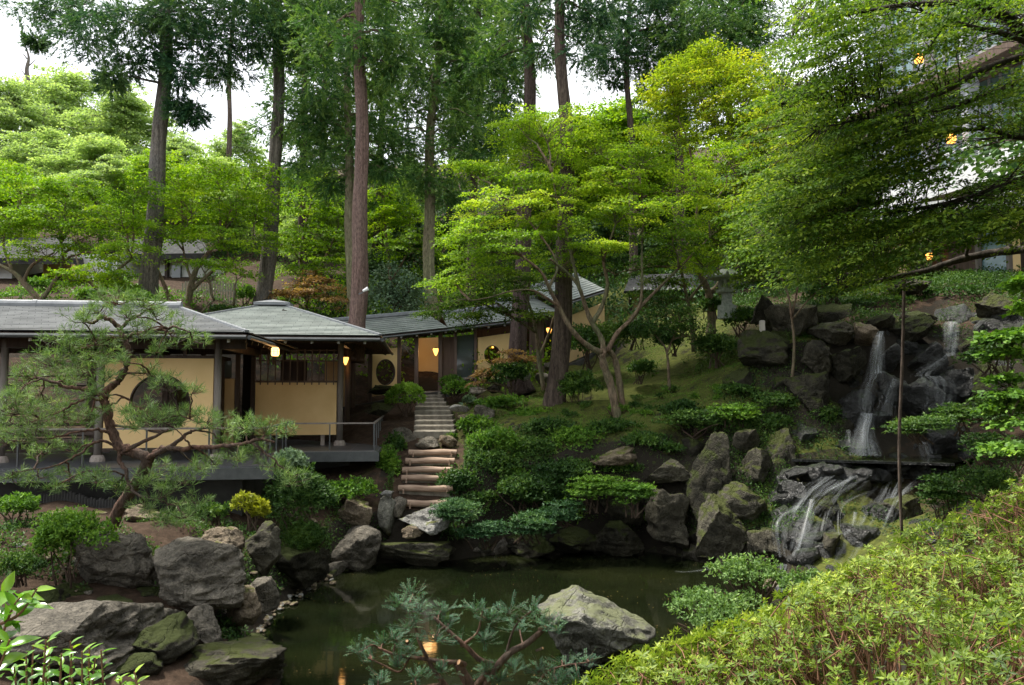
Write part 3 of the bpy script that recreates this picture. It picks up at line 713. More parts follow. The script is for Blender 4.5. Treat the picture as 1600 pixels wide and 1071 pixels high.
# front panel with the round window
mb = MB(); panel(mb, -5.40, -3.25, .27, .27, 2.12, 2.12, -2.23, .1, (-4.30, 1.18, .60, .60)); wl = mb.build('window_wall', M['plaster'], hall)
mb = MB(); ringframe(mb, -4.30, 1.18, .585, .585, -2.245, .13, .022); mb.build('window_frame', M['wood'], wl)
mb = MB(); mb.box2((-5.42, -2.245, 2.121), (-3.24, -2.10, 2.18)); mb.box2((-5.42, -2.24, .225), (-3.24, -2.12, .269)); mb.build('wall_rail', M['wood'], wl)
mb = MB()
for x in (-4.9, -4.35, -3.85): mb.box2((x - .03, -2.2, 2.18), (x + .03, -2.14, 2.33))
for x in (-2.95, -2.75, -2.62): mb.box2((x - .025, 1.0, 2.1), (x + .025, 1.06, 2.36))
mb.build('transom_bar', M['wood'], hall)
# inside: planked back wall, screens, bench
mb = MB(); panel(mb, -5.4, -3.9, .0, .0, 2.0, 2.0, 1.9, .08); mb.build('back_wall', M['wood_mid'], hall)
mb = MB(); mb.box2((-3.9, 1.0, 0), (-3.86, 1.9, 2.3)); mb.box2((-4.75, .2, 0), (-4.69, .9, 2.3)); mb.build('door_screen', M['wood'], hall)
mb = MB(); panel(mb, -7.3, -6.75, .0, .0, 2.1, 2.1, 1.7, .06); mb.build('inner_wall', M['wood_mid'], hall)
mb = MB(); panel(mb, -12.2, -9.85, .9, .9, 1.9, 1.9, 1.95, .06); mb.build('white_screen', M['plaster_white'], hall)
mb = MB()
for z in (1.55, 1.8): mb.box2((-9.8, 1.96, z), (-7.35, 2.02, z + .04))
for z in (.28, .42, .55): mb.box2((-9.8, 1.9, z), (-7.35, 1.96, z + .07))
mb.build('screen_rail', M['wood'], hall)
mb = MB(); mb.box2((-9.7, -1.5, .34), (-5.7, -1.05, .42)); mb.box2((-9.7, -1.06, .10), (-5.7, -1.02, .33)); mb.box2((-9.7, -1.06, .48), (-5.7, -1.0, .62)); mb.build('bench', M['wood_h'], hall)
rail(hall, [(UL, -3.42), (-1.95, -3.42), (-1.95, -.2)], .72, [(x, -3.42) for x in np.arange(-14.5, -1.8, 1.15)] + [(-1.95, -3.42), (-1.95, -2.2), (-1.95, -1.0)])

# --- the pavilion ----------------------------------------------------------------------------
pav = empty('pavilion', O1, 'square pavilion with pyramid slate roof and barred window above an ochre panel', 'building', rz=BR); LOCAL.add(pav.name)
mb = MB(); mb.box2((-3.45, .0, -.17), (0, 9.5, 0)); mb.build('deck', M['deck'], pav)
mb = MB(); mb.box2((-3.45, -.08, -.25), (.08, -.003, -.015)); mb.box2((.003, 0, -.25), (.08, 9.5, -.015)); mb.build('deck_edge', M['iron'], pav)
mb = MB(); mb.box2((-2.4, .9, -1.9), (-.7, 1.05, -.18)); mb.box2((-.85, 1.05, -1.9), (-.7, 9, -.18)); mb.build('foundation_wall', M['concrete'], pav)
hiproof(pav, -6.3, .1, -.36, 6.9, 2.75, 3.87, -3.35, -2.85, 3.5, M['slate_green'])
for x, y in ((-1.05, 1.94), (-1.12, 4.9), (-1.1, 6.6)): post(pav, x, y, 0, 2.98, .08, 'wood_grey' if y < 2 else 'wood_mid', y < 2, True)
for x, y in ((-3.30, 1.94), (-3.3, 6.6), (-4.4, 1.3), (-3.55, 1.3)): post(pav, x, y, 0, 2.9, .05, 'wood', False, False)
mb = MB(); mb.bar((-4.6, 1.94, 2.82), (-.6, 1.94, 2.82), .12, .2); mb.bar((-1.05, 1.2, 2.8), (-1.1, 6.8, 2.8), .12, .2); mb.bar((-4.6, 6.6, 2.82), (-.6, 6.6, 2.82), .12, .2); mb.build('beam', M['wood'], pav)
mb = MB(); panel(mb, -3.23, -1.14, .28, .28, 1.66, 1.66, 1.90, .1); fp = mb.build('front_panel', M['plaster'], pav)
mb = MB(); mb.box2((-3.25, 1.88, 1.661), (-1.13, 2.02, 1.71)); mb.build('sill', M['wood_mid'], fp)
mb = MB()
for x in np.linspace(-3.1, -1.22, 11): mb.box2((x - .014, 1.86, 1.60), (x + .014, 1.885, 2.55))
mb.box2((-3.2, 1.887, 2.22), (-1.15, 1.91, 2.25)); mb.box2((-3.2, 1.887, 2.5), (-1.15, 1.91, 2.53)); mb.build('window_bars', M['wood_mid'], pav)
mb = MB(); panel(mb, -4.35, -3.62, .1, .1, 1.75, 1.75, 1.28, .06); mb.build('side_panel', M['plaster_dim'], pav)
mb = MB(); mb.box2((-4.3, 1.27, 1.78), (-3.7, 1.30, 2.2)); mb.build('side_window', M['glass'], pav)
mb = MB(); mb.box2((-3.58, 2.0, 0), (-3.30, 2.05, 2.5)); mb.build('door', M['black'], pav)
mb = MB(); panel(mb, -2.0, -1.2, .2, .2, 2.4, 2.4, 6.55, .06); panel(mb, -3.2, -2.7, .2, .2, 2.4, 2.4, 6.55, .06); mb.build('back_panel', M['plaster_dim'], pav)
mb = MB(); mb.box2((-3.2, 5.4, .0), (-2.4, 5.45, 2.4)); mb.box2((-1.20, 6.0, .1), (-1.16, 6.55, 1.3)); mb.box2((-1.35, 3.0, 0), (-1.30, 4.2, 1.7)); mb.build('plank_screen', M['wood'], pav)
mb = MB()
for x in (-.75, -.5): mb.box2((-2.5 + x, 2.2, .0), (-2.4 + x, 2.3, .26))
mb.box2((-1.55, 2.0, .0), (-1.45, 2.1, .27)); mb.build('panel_foot', M['base_stone'], pav)
rail(pav, [(-2.2, .06), (-.05, .06), (-.05, 7.2)], .66, [(-2.2, .06), (-1.1, .06), (-.05, .06)] + [(-.05, y) for y in (.35, 1.3, 2.3, 3.3, 4.4, 5.6, 7.0)])

# --- lanterns and lamps ----------------------------------------------------------------------
def rotp(u, v, z):
    c, s_ = math.cos(BR), math.sin(BR); return O1 + np.array([u * c - v * s_, u * s_ + v * c, z])
def paper_lantern(p, w_, h, label, hang):
    root = empty('paper_lantern', p, label, 'lantern', 'glowing lanterns of the garden buildings')
    m = MB(); m.lathe([(w_ * .36, -h / 2), (w_ * .5, -h * .28), (w_ * .5, h * .28), (w_ * .36, h / 2)], p, 12); m.build('shade', M['paper'], root, True)
    m = MB()
    for k in range(8):
        a = k * math.pi / 4; m.bar(p + [w_ * .51 * math.cos(a), w_ * .51 * math.sin(a), -h * .3], p + [w_ * .51 * math.cos(a), w_ * .51 * math.sin(a), h * .3], .009, .009)
    for z in (-h * .3, 0, h * .3): ringz(m, p + [0, 0, z], w_ * .515, .006)
    m.lathe([(w_ * .38, h / 2), (w_ * .2, h / 2 + .04)], p, 10); m.bar(p + [0, 0, h / 2 + .03], p + [0, 0, h / 2 + hang], .012, .012); m.build('frame', M['wood'], root)
    return root
def ringz(m, c, r, t, n=14):
    for i in range(n):
        a, b = 2 * math.pi * i / n, 2 * math.pi * (i + 1) / n; m.bar(c + [r * math.cos(a), r * math.sin(a), 0], c + [r * math.cos(b), r * math.sin(b), 0], t, t)
def glow(p, e, r=.16):
    l = bpy.data.lights.new('lantern_light', 'POINT'); l.energy = e * .3; l.color = (1, .55, .22); l.shadow_soft_size = r
    o = bpy.data.objects.new('lantern_light', l); COL.objects.link(o); o.location = [float(k) for k in p]
pl_ = P(430, 550, 18.3); paper_lantern(pl_, .2, .2, 'glowing round paper lantern hanging between the long hall and the pavilion roof', .3); glow(pl_ - [0, .15, .18], 9)
def wall_lamp(p, s_, label):
    root = empty('wall_lamp', p, label, 'lamp', 'glowing lanterns of the garden buildings')
    m = MB(); m.lathe([(.02, -.15 * s_), (.05 * s_, -.08 * s_), (.085 * s_, .02), (.08 * s_, .06 * s_)], p, 10); m.build('shade', M['bulb'], root, True)
    m = MB(); m.box(p + [0, .10 * s_, -.02], (.05 * s_, .1, .12)); m.lathe([(.09 * s_, .06 * s_), (.03, .1 * s_)], p, 10); m.build('bracket', M['wood'], root)
    glow(p + [0, -.2, -.02], 5)
wall_lamp(P(540, 562, 23.2), 1.1, 'glowing wall lamp behind the corner post of the pavilion')
# --- the stepped gallery climbing to the right -----------------------------------------------
gal = empty('stepped_gallery', P(700, 615, 27), 'covered gallery with green slate roof climbing the hill in steps behind the cedar trunks', 'building')
GP = [(540, 530, 24.6), (700, 513, 27), (800, 501, 27.6), (865, 493, 28.6), (945, 463, 30.5)]
EV = np.array([P(*q) for q in GP])                 # the front eave, in world coordinates
def gpt(px):
    """point of the eave line above pixel column px, with the direction of its segment"""
    r = ray(px, 535)
    for i in range(len(EV) - 1):
        a, b = EV[i], EV[i + 1]
        if px <= GP[i + 1][0] or i == len(EV) - 2:
            d = b - a; t = (a[1] * r[0] - a[0] * r[1]) / (d[0] * r[1] - d[1] * r[0])
            q = a + d * t; u = d.copy(); u[2] = 0; u /= np.linalg.norm(u); return q, u, d[2] / np.linalg.norm(d[:2])
INS = .45                                           # posts stand this far behind the eave
def gfront(px, h, back=INS):
    q, u, k = gpt(px); n = np.array([-u[1], u[0], 0])
    r = ray(px, 535); t = back / np.dot(r / np.linalg.norm(r[:2]), n); q2 = q + np.array([r[0], r[1], 0]) / np.linalg.norm(r[:2]) * t
    z = q[2] + k * np.dot(q2 - q, u) - 2.2 + h; return np.array([q2[0], q2[1], z])
roof = MB(); under = MB(); cap = MB(); gut = MB()
def gseg(a, b, z0=0, z1=0, w_=1.45, h=.62, rows=9):
    a = np.array(a) + [0, 0, z0]; b = np.array(b) + [0, 0, z1]; u = b - a; u[2] = 0; u /= np.linalg.norm(u); n = np.array([-u[1], u[0], 0])
    ra, rb = a + n * w_ + [0, 0, h], b + n * w_ + [0, 0, h]; ba, bb = a + n * 2 * w_, b + n * 2 * w_
    subdivided_slope(roof, [a, b, rb, ra], rows); subdivided_slope(roof, [bb, ba, ra, rb], rows)
    e = np.array([0, 0, -.02]); slope(under, [a + e, b + e, rb + e, ra + e], .07); slope(under, [bb + e, ba + e, ra + e, rb + e], .07)
    cap.tube([ra + [0, 0, .05], rb + [0, 0, .05]], .10, 8)
    gut.tube([a - n * .05 - [0, 0, .08], b - n * .05 - [0, 0, .08]], .04, 6)
    L = np.linalg.norm(b - a)
    for t in np.arange(.3, L, .6):
        q = a + (b - a) * t / L; raf.bar(q + n * .1 + [0, 0, -.1], q + n * w_ + [0, 0, h - .12], .05, .08); rend.box(q + n * .08 + [0, 0, -.13], (.055, .05, .08), math.atan2(u[1], u[0]))
raf = MB(); rend = MB()
def mixp(a, b, t): return a + (b - a) * t
gseg(EV[0], EV[1]); gseg(EV[1], EV[2], 0, .0)
gseg(mixp(EV[2], EV[3], .12), mixp(EV[2], EV[3], 1.12), .16, .12)
gseg(mixp(EV[3], EV[4], .08), mixp(EV[3], EV[4], 1.0), .34, .25, 1.5, .75, 10)
rf = roof.build('roof', M['slate_green'], gal); cap.build('ridge_cap', M['ridge'], rf); under.build('roof_boarding', M['wood'], gal); gut.build('gutter', M['gutter'], gal)
raf.build('rafter', M['wood'], gal); rend.build('rafter_end', M['stone_cap'], gal)
fl = MB()
for i in range(len(EV) - 1):
    a, b = EV[i] - [0, 0, 2.2], EV[i + 1] - [0, 0, 2.2]; u = b - a; u[2] = 0; u /= np.linalg.norm(u); n = np.array([-u[1], u[0], 0])
    v = [a + n * .3, b + n * .3, b + n * 2.7, a + n * 2.7]; fl.add([*v, *[q - [0, 0, .35] for q in v]], [(0, 1, 2, 3), (7, 6, 5, 4), (0, 4, 5, 1), (1, 5, 6, 2), (2, 6, 7, 3), (3, 7, 4, 0)])
fl.build('floor', M['concrete'], gal)
def gpost(px, h0=-.1, h1=2.25, w_=.12, mat='wood_mid', back=INS):
    m = MB(); a = gfront(px, h0, back); m.box(a + [0, 0, (h1 - h0) / 2], (w_, w_, h1 - h0)); m.build('post', M[mat], gal)
def gpanel(name, px0, px1, h0, h1, mat, back=INS, hole=None, th=.08, frame=True):
    a = gfront(px0, 0, back); b = gfront(px1, 0, back); u = b - a; L = np.linalg.norm(u[:2]); dz = b[2] - a[2]; ang = math.atan2(u[1], u[0])
    root = bpy.data.objects.new(name, None)
    m = MB(); hl = None
    if hole: hl = (L * hole[0], (h0 + h1) / 2 + dz * hole[0] + hole[1], hole[2], hole[3])
    panel(m, 0, L, h0, h0 + dz, h1, h1 + dz, 0, th, hl)
    def tow(m):
        V = np.concatenate(m.v); c, s_ = math.cos(ang), math.sin(ang)
        m.v = [np.stack([a[0] + V[:, 0] * c - V[:, 1] * s_, a[1] + V[:, 0] * s_ + V[:, 1] * c, a[2] + V[:, 2]], 1)]
    tow(m); w_ = m.build(name, M[mat], gal)
    if hole and frame:
        m = MB(); ringframe(m, hl[0], hl[1], hl[2] - .02, hl[3] - .02, -.012, th + .03, .025); tow(m); m.build('window_frame', M['wood'], w_)
    return w_
for px in (579, 624): gpost(px)
for px in (651, 688): gpost(px, -.15, 2.25, .13)
for px in (712, 743, 803, 829, 848, 884): gpost(px, -.05, 2.25, .09)
gpanel('window_wall', 582, 622, .18, 1.72, 'plaster', INS, (.52, -.02, .36, .44))
gpanel('back_wall', 590, 650, .1, .5, 'wood_mid', 2.4)
gpanel('inner_wall', 654, 716, .05, 1.95, 'plaster', 2.1)
gpanel('plank_screen', 691, 711, .35, 1.9, 'wood_mid', INS + .2)
gpanel('lower_wall', 690, 745, .0, .3, 'wood', INS)
gpanel('sliding_door', 713, 741, .35, 1.9, 'glass', INS + .1)
gpanel('door_rail', 712, 745, .30, .38, 'wood_grey', INS - .03)
gpanel('window_wall', 747, 802, .15, 1.75, 'plaster', INS, (.4, .1, .30, .34))
gpanel('plank_screen', 830, 848, .2, 2.1, 'wood_mid', INS)
gpanel('inner_wall', 742, 884, .05, 2.2, 'wood', 2.2)
gpanel('window_wall', 887, 945, .05, 1.85, 'plaster_dim', INS, (.13, .02, .30, .45))
for px0, px1 in ((624, 651), (651, 688), (743, 803), (803, 829)): gpanel('beam', px0, px1, 2.0, 2.16, 'wood', INS + .01)
_q = gfront(681, 1.25, 1.0); wall_lamp(np.array([_q[0], _q[1], P(682, 548, _q[1])[2]]), 1.25, 'glowing wall lamp in the gallery bay at the top of the stone steps'); glow(_q + [-.2, -.3, .1], 16)
_q = gfront(770, 1.5, 1.3); wall_lamp(np.array([_q[0], _q[1], P(769, 538, _q[1])[2]]), 1.0, 'glowing wall lamp seen through the round window of the middle gallery wall')
_q = gfront(858, 1.5, .9); wall_lamp(np.array([_q[0], _q[1], P(858, 516, _q[1])[2]]), 1.25, 'glowing wall lamp in the gallery between the two dark cedar trunks'); glow(_q + [-.1, -.2, .1], 8)

# --- upper gallery, right of it ---------------------------------------------------------------
up = empty('upper_gallery', P(1080, 490, 33), 'dark roofed upper gallery with a darker ochre wall, half hidden by maples up the slope', 'building')
def wpanel(name, a, b, h, mat, parent, th=.1, hole=None, frame=True):
    a = np.array(a); b = np.array(b); u = b - a; L = np.linalg.norm(u[:2]); ang = math.atan2(u[1], u[0]); dz = u[2]
    def tow(m):
        V = np.concatenate(m.v); c, s_ = math.cos(ang), math.sin(ang); m.v = [np.stack([a[0] + V[:, 0] * c - V[:, 1] * s_, a[1] + V[:, 0] * s_ + V[:, 1] * c, a[2] + V[:, 2]], 1)]
    hl = None if not hole else (L * hole[0], h * hole[1], hole[2], hole[3])
    m = MB(); panel(m, 0, L, 0, dz, h, h + dz, 0, th, hl); tow(m); o = m.build(name, M[mat], parent)
    if hole: m = MB(); ringframe(m, hl[0], hl[1], hl[2] - .02, hl[3] - .02, -.012, th + .03, .03); tow(m); m.build('window_frame', M['wood'], o)
    return o
wpanel('wall', P(985, 494, 33), P(1072, 496, 33.4), 1.0, 'plaster_dim', up, .1, (.28, .5, .35, .32))
wpanel('dark_wall', P(985, 468, 33.3), P(1200, 468, 34.5), .75, 'black', up)
wpanel('wall', P(1160, 492, 33.6), P(1215, 492, 34), 1.1, 'plaster_dim', up)
m = MB(); a, b = P(975, 455, 32), P(1240, 447, 33.4)
slope(m, [a, b, P(1230, 422, 34.6), P(985, 430, 33.6)], .12); m.build('roof', M['old_tile'], up)
for px in (985, 1073, 1160): 
    m = MB(); q = P(px, 495, 32.9); m.box(q + [0, 0, .6], (.13, .13, 1.3)); m.build('post', M['wood'], up)
m = MB()
for px in np.arange(990, 1100, 9): q = P(px, 452, 32.3); m.box(q, (.07, .5, .09))
m.build('rafter_end', M['stone_cap'], up)

# --- house at the right, upper terrace ---------------------------------------------------------
rh = empty('terrace_house', P(1500, 436, 27), 'ochre timber house with a large window above the waterfall, at the right', 'building')
A, B = P(1385, 440, 30), P(1720, 424, 24); un = unit((B - A) * [1, 1, 0]); nn_ = np.array([-un[1], un[0], 0])
def rp(px, h, back=0):
    r = ray(px, 535); d = B - A; t = (A[1] * r[0] - A[0] * r[1]) / (d[0] * r[1] - d[1] * r[0]); q = A + d * t; return q + nn_ * back + [0, 0, h]
wpanel('wall', rp(1385, 0), rp(1425, 0), 2.2, 'plaster_dim', rh); wpanel('wall', rp(1583, 0), rp(1604, 0), 2.6, 'plaster', rh); wpanel('wall', rp(1660, 0), rp(1720, 0), 2.6, 'plaster_dim', rh)
wpanel('inner_wall', rp(1425, 0, 1.6), rp(1660, 0, 1.6), 2.4, 'wood_mid', rh); wpanel('floor_beam', rp(1385, -.22, -.35), rp(1720, -.22, -.35), .2, 'wood_h', rh, .3)
wpanel('veranda', rp(1385, -.04, -.3), rp(1720, -.04, -.3), .05, 'wood_h', rh, 1.9); wpanel('lintel', rp(1385, 2.05, -.03), rp(1720, 2.05, -.03), .22, 'wood', rh, .16)
wpanel('sliding_door', rp(1475, .05, .5), rp(1530, .05, .5), 1.6, 'wood_mid', rh, .05)
pane = wpanel('window', rp(1537, .12, .1), rp(1581, .12, .1), 1.5, 'glass_teal', rh, .04)
for px in (1425, 1472, 1534, 1583, 1606, 1660): 
    m = MB(); m.box(rp(px, 1.1, -.02), (.14, .14, 2.3)); m.build('post', M['wood_grey' if px in (1534, 1583) else 'wood'], rh)
for h in (.06, 1.62): 
    wpanel('window_rail', rp(1536, h, .0), rp(1582, h, .0), .07, 'wood_grey', rh, .06)
m = MB(); slope(m, [rp(1340, 2.25, -1.2), rp(1760, 2.25, -1.2), rp(1760, 3.3, 1.8), rp(1340, 3.3, 1.8)], .14); m.build('roof', M['slate'], rh)
m = MB(); m.box2(rp(1385, -2.2, .6) , rp(1386, -2.2, .6) + [.1, .1, .1]);
wpanel('stone_plinth', rp(1385, -1.6, .1), rp(1720, -1.6, .1), 1.35, 'concrete', rh, .3)
wall_lamp(rp(1436, 1.0, .9), 1.6, 'glowing wall lamp inside the ochre house above the waterfall')

# --- modern building behind the maple on the right --------------------------------------------
mod = empty('glass_building', np.array([23, 38, 12.0]), 'modern glass building with grey columns and curved white balcony at top right', 'building')
arc = [P(1660, 213, 31.5), P(1600, 226, 34.3), P(1530, 247, 37), P(1450, 275, 40), P(1370, 302, 43.5), P(1300, 330, 47)]
arc = np.array(arc); arc[:, 2] = np.linspace(arc[0, 2], arc[-1, 2], 6) * 0 + arc[1, 2]; arc = smoothpath(arc, 5)
def off(k): t = np.gradient(arc, axis=0); t[:, 2] = 0; t = unit(t); n = np.stack([t[:, 1], -t[:, 0], 0 * t[:, 0]], 1); n = n * np.sign(n[:, :1]); return arc + n * k
def strip(mb, a, b, z0, z1):
    for i in range(len(a) - 1):
        v = [a[i] + [0, 0, z0], a[i + 1] + [0, 0, z0], b[i + 1] + [0, 0, z0], b[i] + [0, 0, z0]]; v += [q + [0, 0, z1 - z0] for q in v]
        mb.add(v, [(3, 2, 1, 0), (4, 5, 6, 7), (0, 1, 5, 4), (2, 3, 7, 6), (1, 2, 6, 5), (3, 0, 4, 7)])
m = MB(); strip(m, arc, off(.2), -1.05, .25); strip(m, off(.2), off(3), -1.05, -.7); m.build('balcony', M['white_paint'], mod)
m = MB(); m.tube(arc + [0, 0, .95], .05, 6); 
for i in range(0, len(arc), 1): m.bar(arc[i] + [0, 0, .25], arc[i] + [0, 0, .95], .05, .05)
m.build('balcony_rail', M['white_paint'], mod)
m = MB(); strip(m, off(3), off(3.2), -9, 14); m.build('curtain_wall', M['glass_teal'], mod)
m = MB(); f3 = off(2.93)
for i in range(0, len(f3), 1): m.bar(f3[i] + [0, 0, -9], f3[i] + [0, 0, 14], .09, .12)
for z in (-4, -2.2, 2.4, 3.3, 6.8, 7.6, 11): strip(m, off(2.88), off(2.98), z, z + .14)
m.build('mullion', M['grey_panel'], mod)
for px in (1536, 1462, 1630, 1395):
    k = int(np.argmin([abs(CAMZ * 0 + (q[0] / q[1] * ct * FPX + 800) - px) for q in off(1.6)])); q = off(1.6)[k]
    m = MB(); m.box(q + [0, 0, 2], (.62, .62, 22)); m.build('column', M['grey_panel'], mod)
m = MB(); strip(m, off(2.0), off(3.0), -1.7, -1.1); strip(m, off(.9), off(3), 5.3, 5.8); m.build('floor_band', M['wood_mid'], mod)
m = MB(); strip(m, off(3.2), off(9), 14, 14.4); strip(m, off(8.5), off(9), -9, 14);  m.build('roof', M['grey_panel'], mod)
for q in (P(1508, 60, 39.5), P(1436, 92, 41), P(1486, 217, 40)):
    root = empty('ceiling_lamp', q, 'warm ceiling lamp glowing behind the glass of the modern building', 'lamp', 'warm lamps in the modern building')
    m = MB(); m.lathe([(.05, -.25), (.2, -.22), (.26, 0), (.2, .25), (.05, .3)], q, 12); m.build('shade', M['bulb'], root, True)
    m = MB(); m.bar(q + [0, 0, .28], q + [0, 0, 1.2], .04, .04); m.build('stem', M['iron'], root)

# --- white house behind the maples at the left -------------------------------------------------
wh = empty('white_house', P(200, 470, 40), 'white walled house with dark tiled roof among the maples at the far left', 'building')
def bx(name, px0, px1, y0, y1, d, dep, mat):
    a, b = P(px0, y1, d), P(px1, y0, d); m = MB(); m.box2((a[0], a[1], a[2]), (b[0], b[1] + dep, b[2])); return m.build(name, M[mat], wh)
bx('wall', -140, 20, 400, 560, 38, 6, 'plaster_white'); bx('dark_doorway', 19, 62, 432, 560, 38.4, 3, 'black'); bx('wall', 62, 112, 405, 560, 39, 5, 'plaster_dim'); bx('wall', 112, 185, 398, 560, 38.2, 6, 'plaster_white')
bx('wall', 185, 322, 402, 470, 40.5, 6, 'plaster_white'); bx('window', 268, 282, 415, 440, 40.3, .3, 'glass'); bx('corner_post', 256, 262, 395, 470, 40.2, .3, 'wood'); bx('window', 165, 172, 405, 470, 38, .3, 'glass_teal')
m = MB(); a = [P(190, 397, 39.3), P(328, 396, 39.3), P(316, 374, 42), P(202, 374, 42)]; slope(m, a, .3); m.build('roof', M['old_tile'], wh)
m = MB(); slope(m, [P(-160, 402, 36.5), P(130, 404, 36.5), P(110, 372, 41), P(-140, 370, 41)], .3); m.build('roof', M['old_tile'], wh)
fn = empty('picket_fence', P(335, 480, 30.5), 'pale wooden picket fence behind the hall roof, in front of the white house', 'fence')
m = MB()
for px in np.arange(285, 372, 4.2): q = P(px, 472, 30.5); m.box(q + [0, 0, .1], (.062, .03, 1.3 + .16 * (px % 2 > 1)))
m.build('pickets', M['fence'], fn)
m = MB(); m.bar(P(283, 456, 30.55), P(373, 454, 30.55), .05, .06); m.bar(P(283, 474, 30.55), P(373, 472, 30.55), .05, .06); m.build('fence_rail', M['fence'], fn)
# ------------------------------------------------------------------ rocks
import bmesh
_ico = {}
def ico(sub):
    if sub not in _ico:
        bm = bmesh.new(); bmesh.ops.create_icosphere(bm, subdivisions=sub, radius=1.0); bm.verts.ensure_lookup_table()
        _ico[sub] = (np.array([v.co[:] for v in bm.verts]), [[v.index for v in f.verts] for f in bm.faces]); bm.free()
    return _ico[sub]
def rock(px, py, wpx, hpx, label, mat='rock', d=None, dep=.8, seed=None, group=None, cuts=9, tilt=None, name='boulder', cat='rock', sub=None, rough=1.0, peak=None):
    """a boulder whose outline covers wpx x hpx pixels round px, py"""
    seed = seed if seed is not None else int(px * 7 + py * 13); rng = np.random.default_rng(seed)
    if d is None: d = hit(px, py + hpx * .42)[1]
    if mat == 'rock' and px > 1000: mat = 'rock_shade'  # right bank: shade on the stones, and wetness, put into a darker colour
    w_, h_ = PX(wpx, d), PX(hpx, d)
    c = P(px, py, d + w_ * dep * .15)
    V, F = ico(sub or (5 if wpx > 50 else 4 if wpx > 28 else 3)); V = V.copy()
    for k in range(cuts + 3):
        n = unit(rng.normal(size=3)); dc = rng.uniform(.42, .74); s_ = V @ n; m_ = s_ > dc; V[m_] -= np.outer(s_[m_] - dc, n) * .97
    q = V + rng.uniform(0, 50, 3)
    V = V * (1 + .10 * fbm(q, 1.1, 3, seed % 97)[:, None]) + unit(V) * (.055 * rough * fbm(q, 4.0, 4, seed % 89, .6))[:, None]
    rd = 1 - np.abs(fbm(q * [1, 1, 2.2], 1.8, 3, seed % 71)); V += unit(V) * (.09 * rough * (rd - .6))[:, None]
    V = V / (V.max(0) - V.min(0)) * 2; V -= (V.max(0) + V.min(0)) / 2
    if tilt: 
        cc, ss = math.cos(tilt), math.sin(tilt); V = V @ np.array([[cc, 0, ss], [0, 1, 0], [-ss, 0, cc]])
        V = V / (V.max(0) - V.min(0)) * 2
    if peak is not None:
        f = np.clip(1.0 - .42 * np.abs(V[:, 0] - peak) - .15 * np.abs(V[:, 1]), .12, 1.0); V[:, 2] = np.where(V[:, 2] > -.4, -.4 + (V[:, 2] + .4) * f, V[:, 2]); V[:, 2] = (V[:, 2] - V[:, 2].min()) / (V[:, 2].max() - V[:, 2].min()) * 2 - 1
    V = V * np.array([w_ / 2, w_ * dep / 2 + h_ * .1, h_ / 2 * 1.06])
    mb = MB(); mb.add(V + c, F); o = mb.build(name, M[mat], smooth=True)
    return tag(o, label, cat, group)
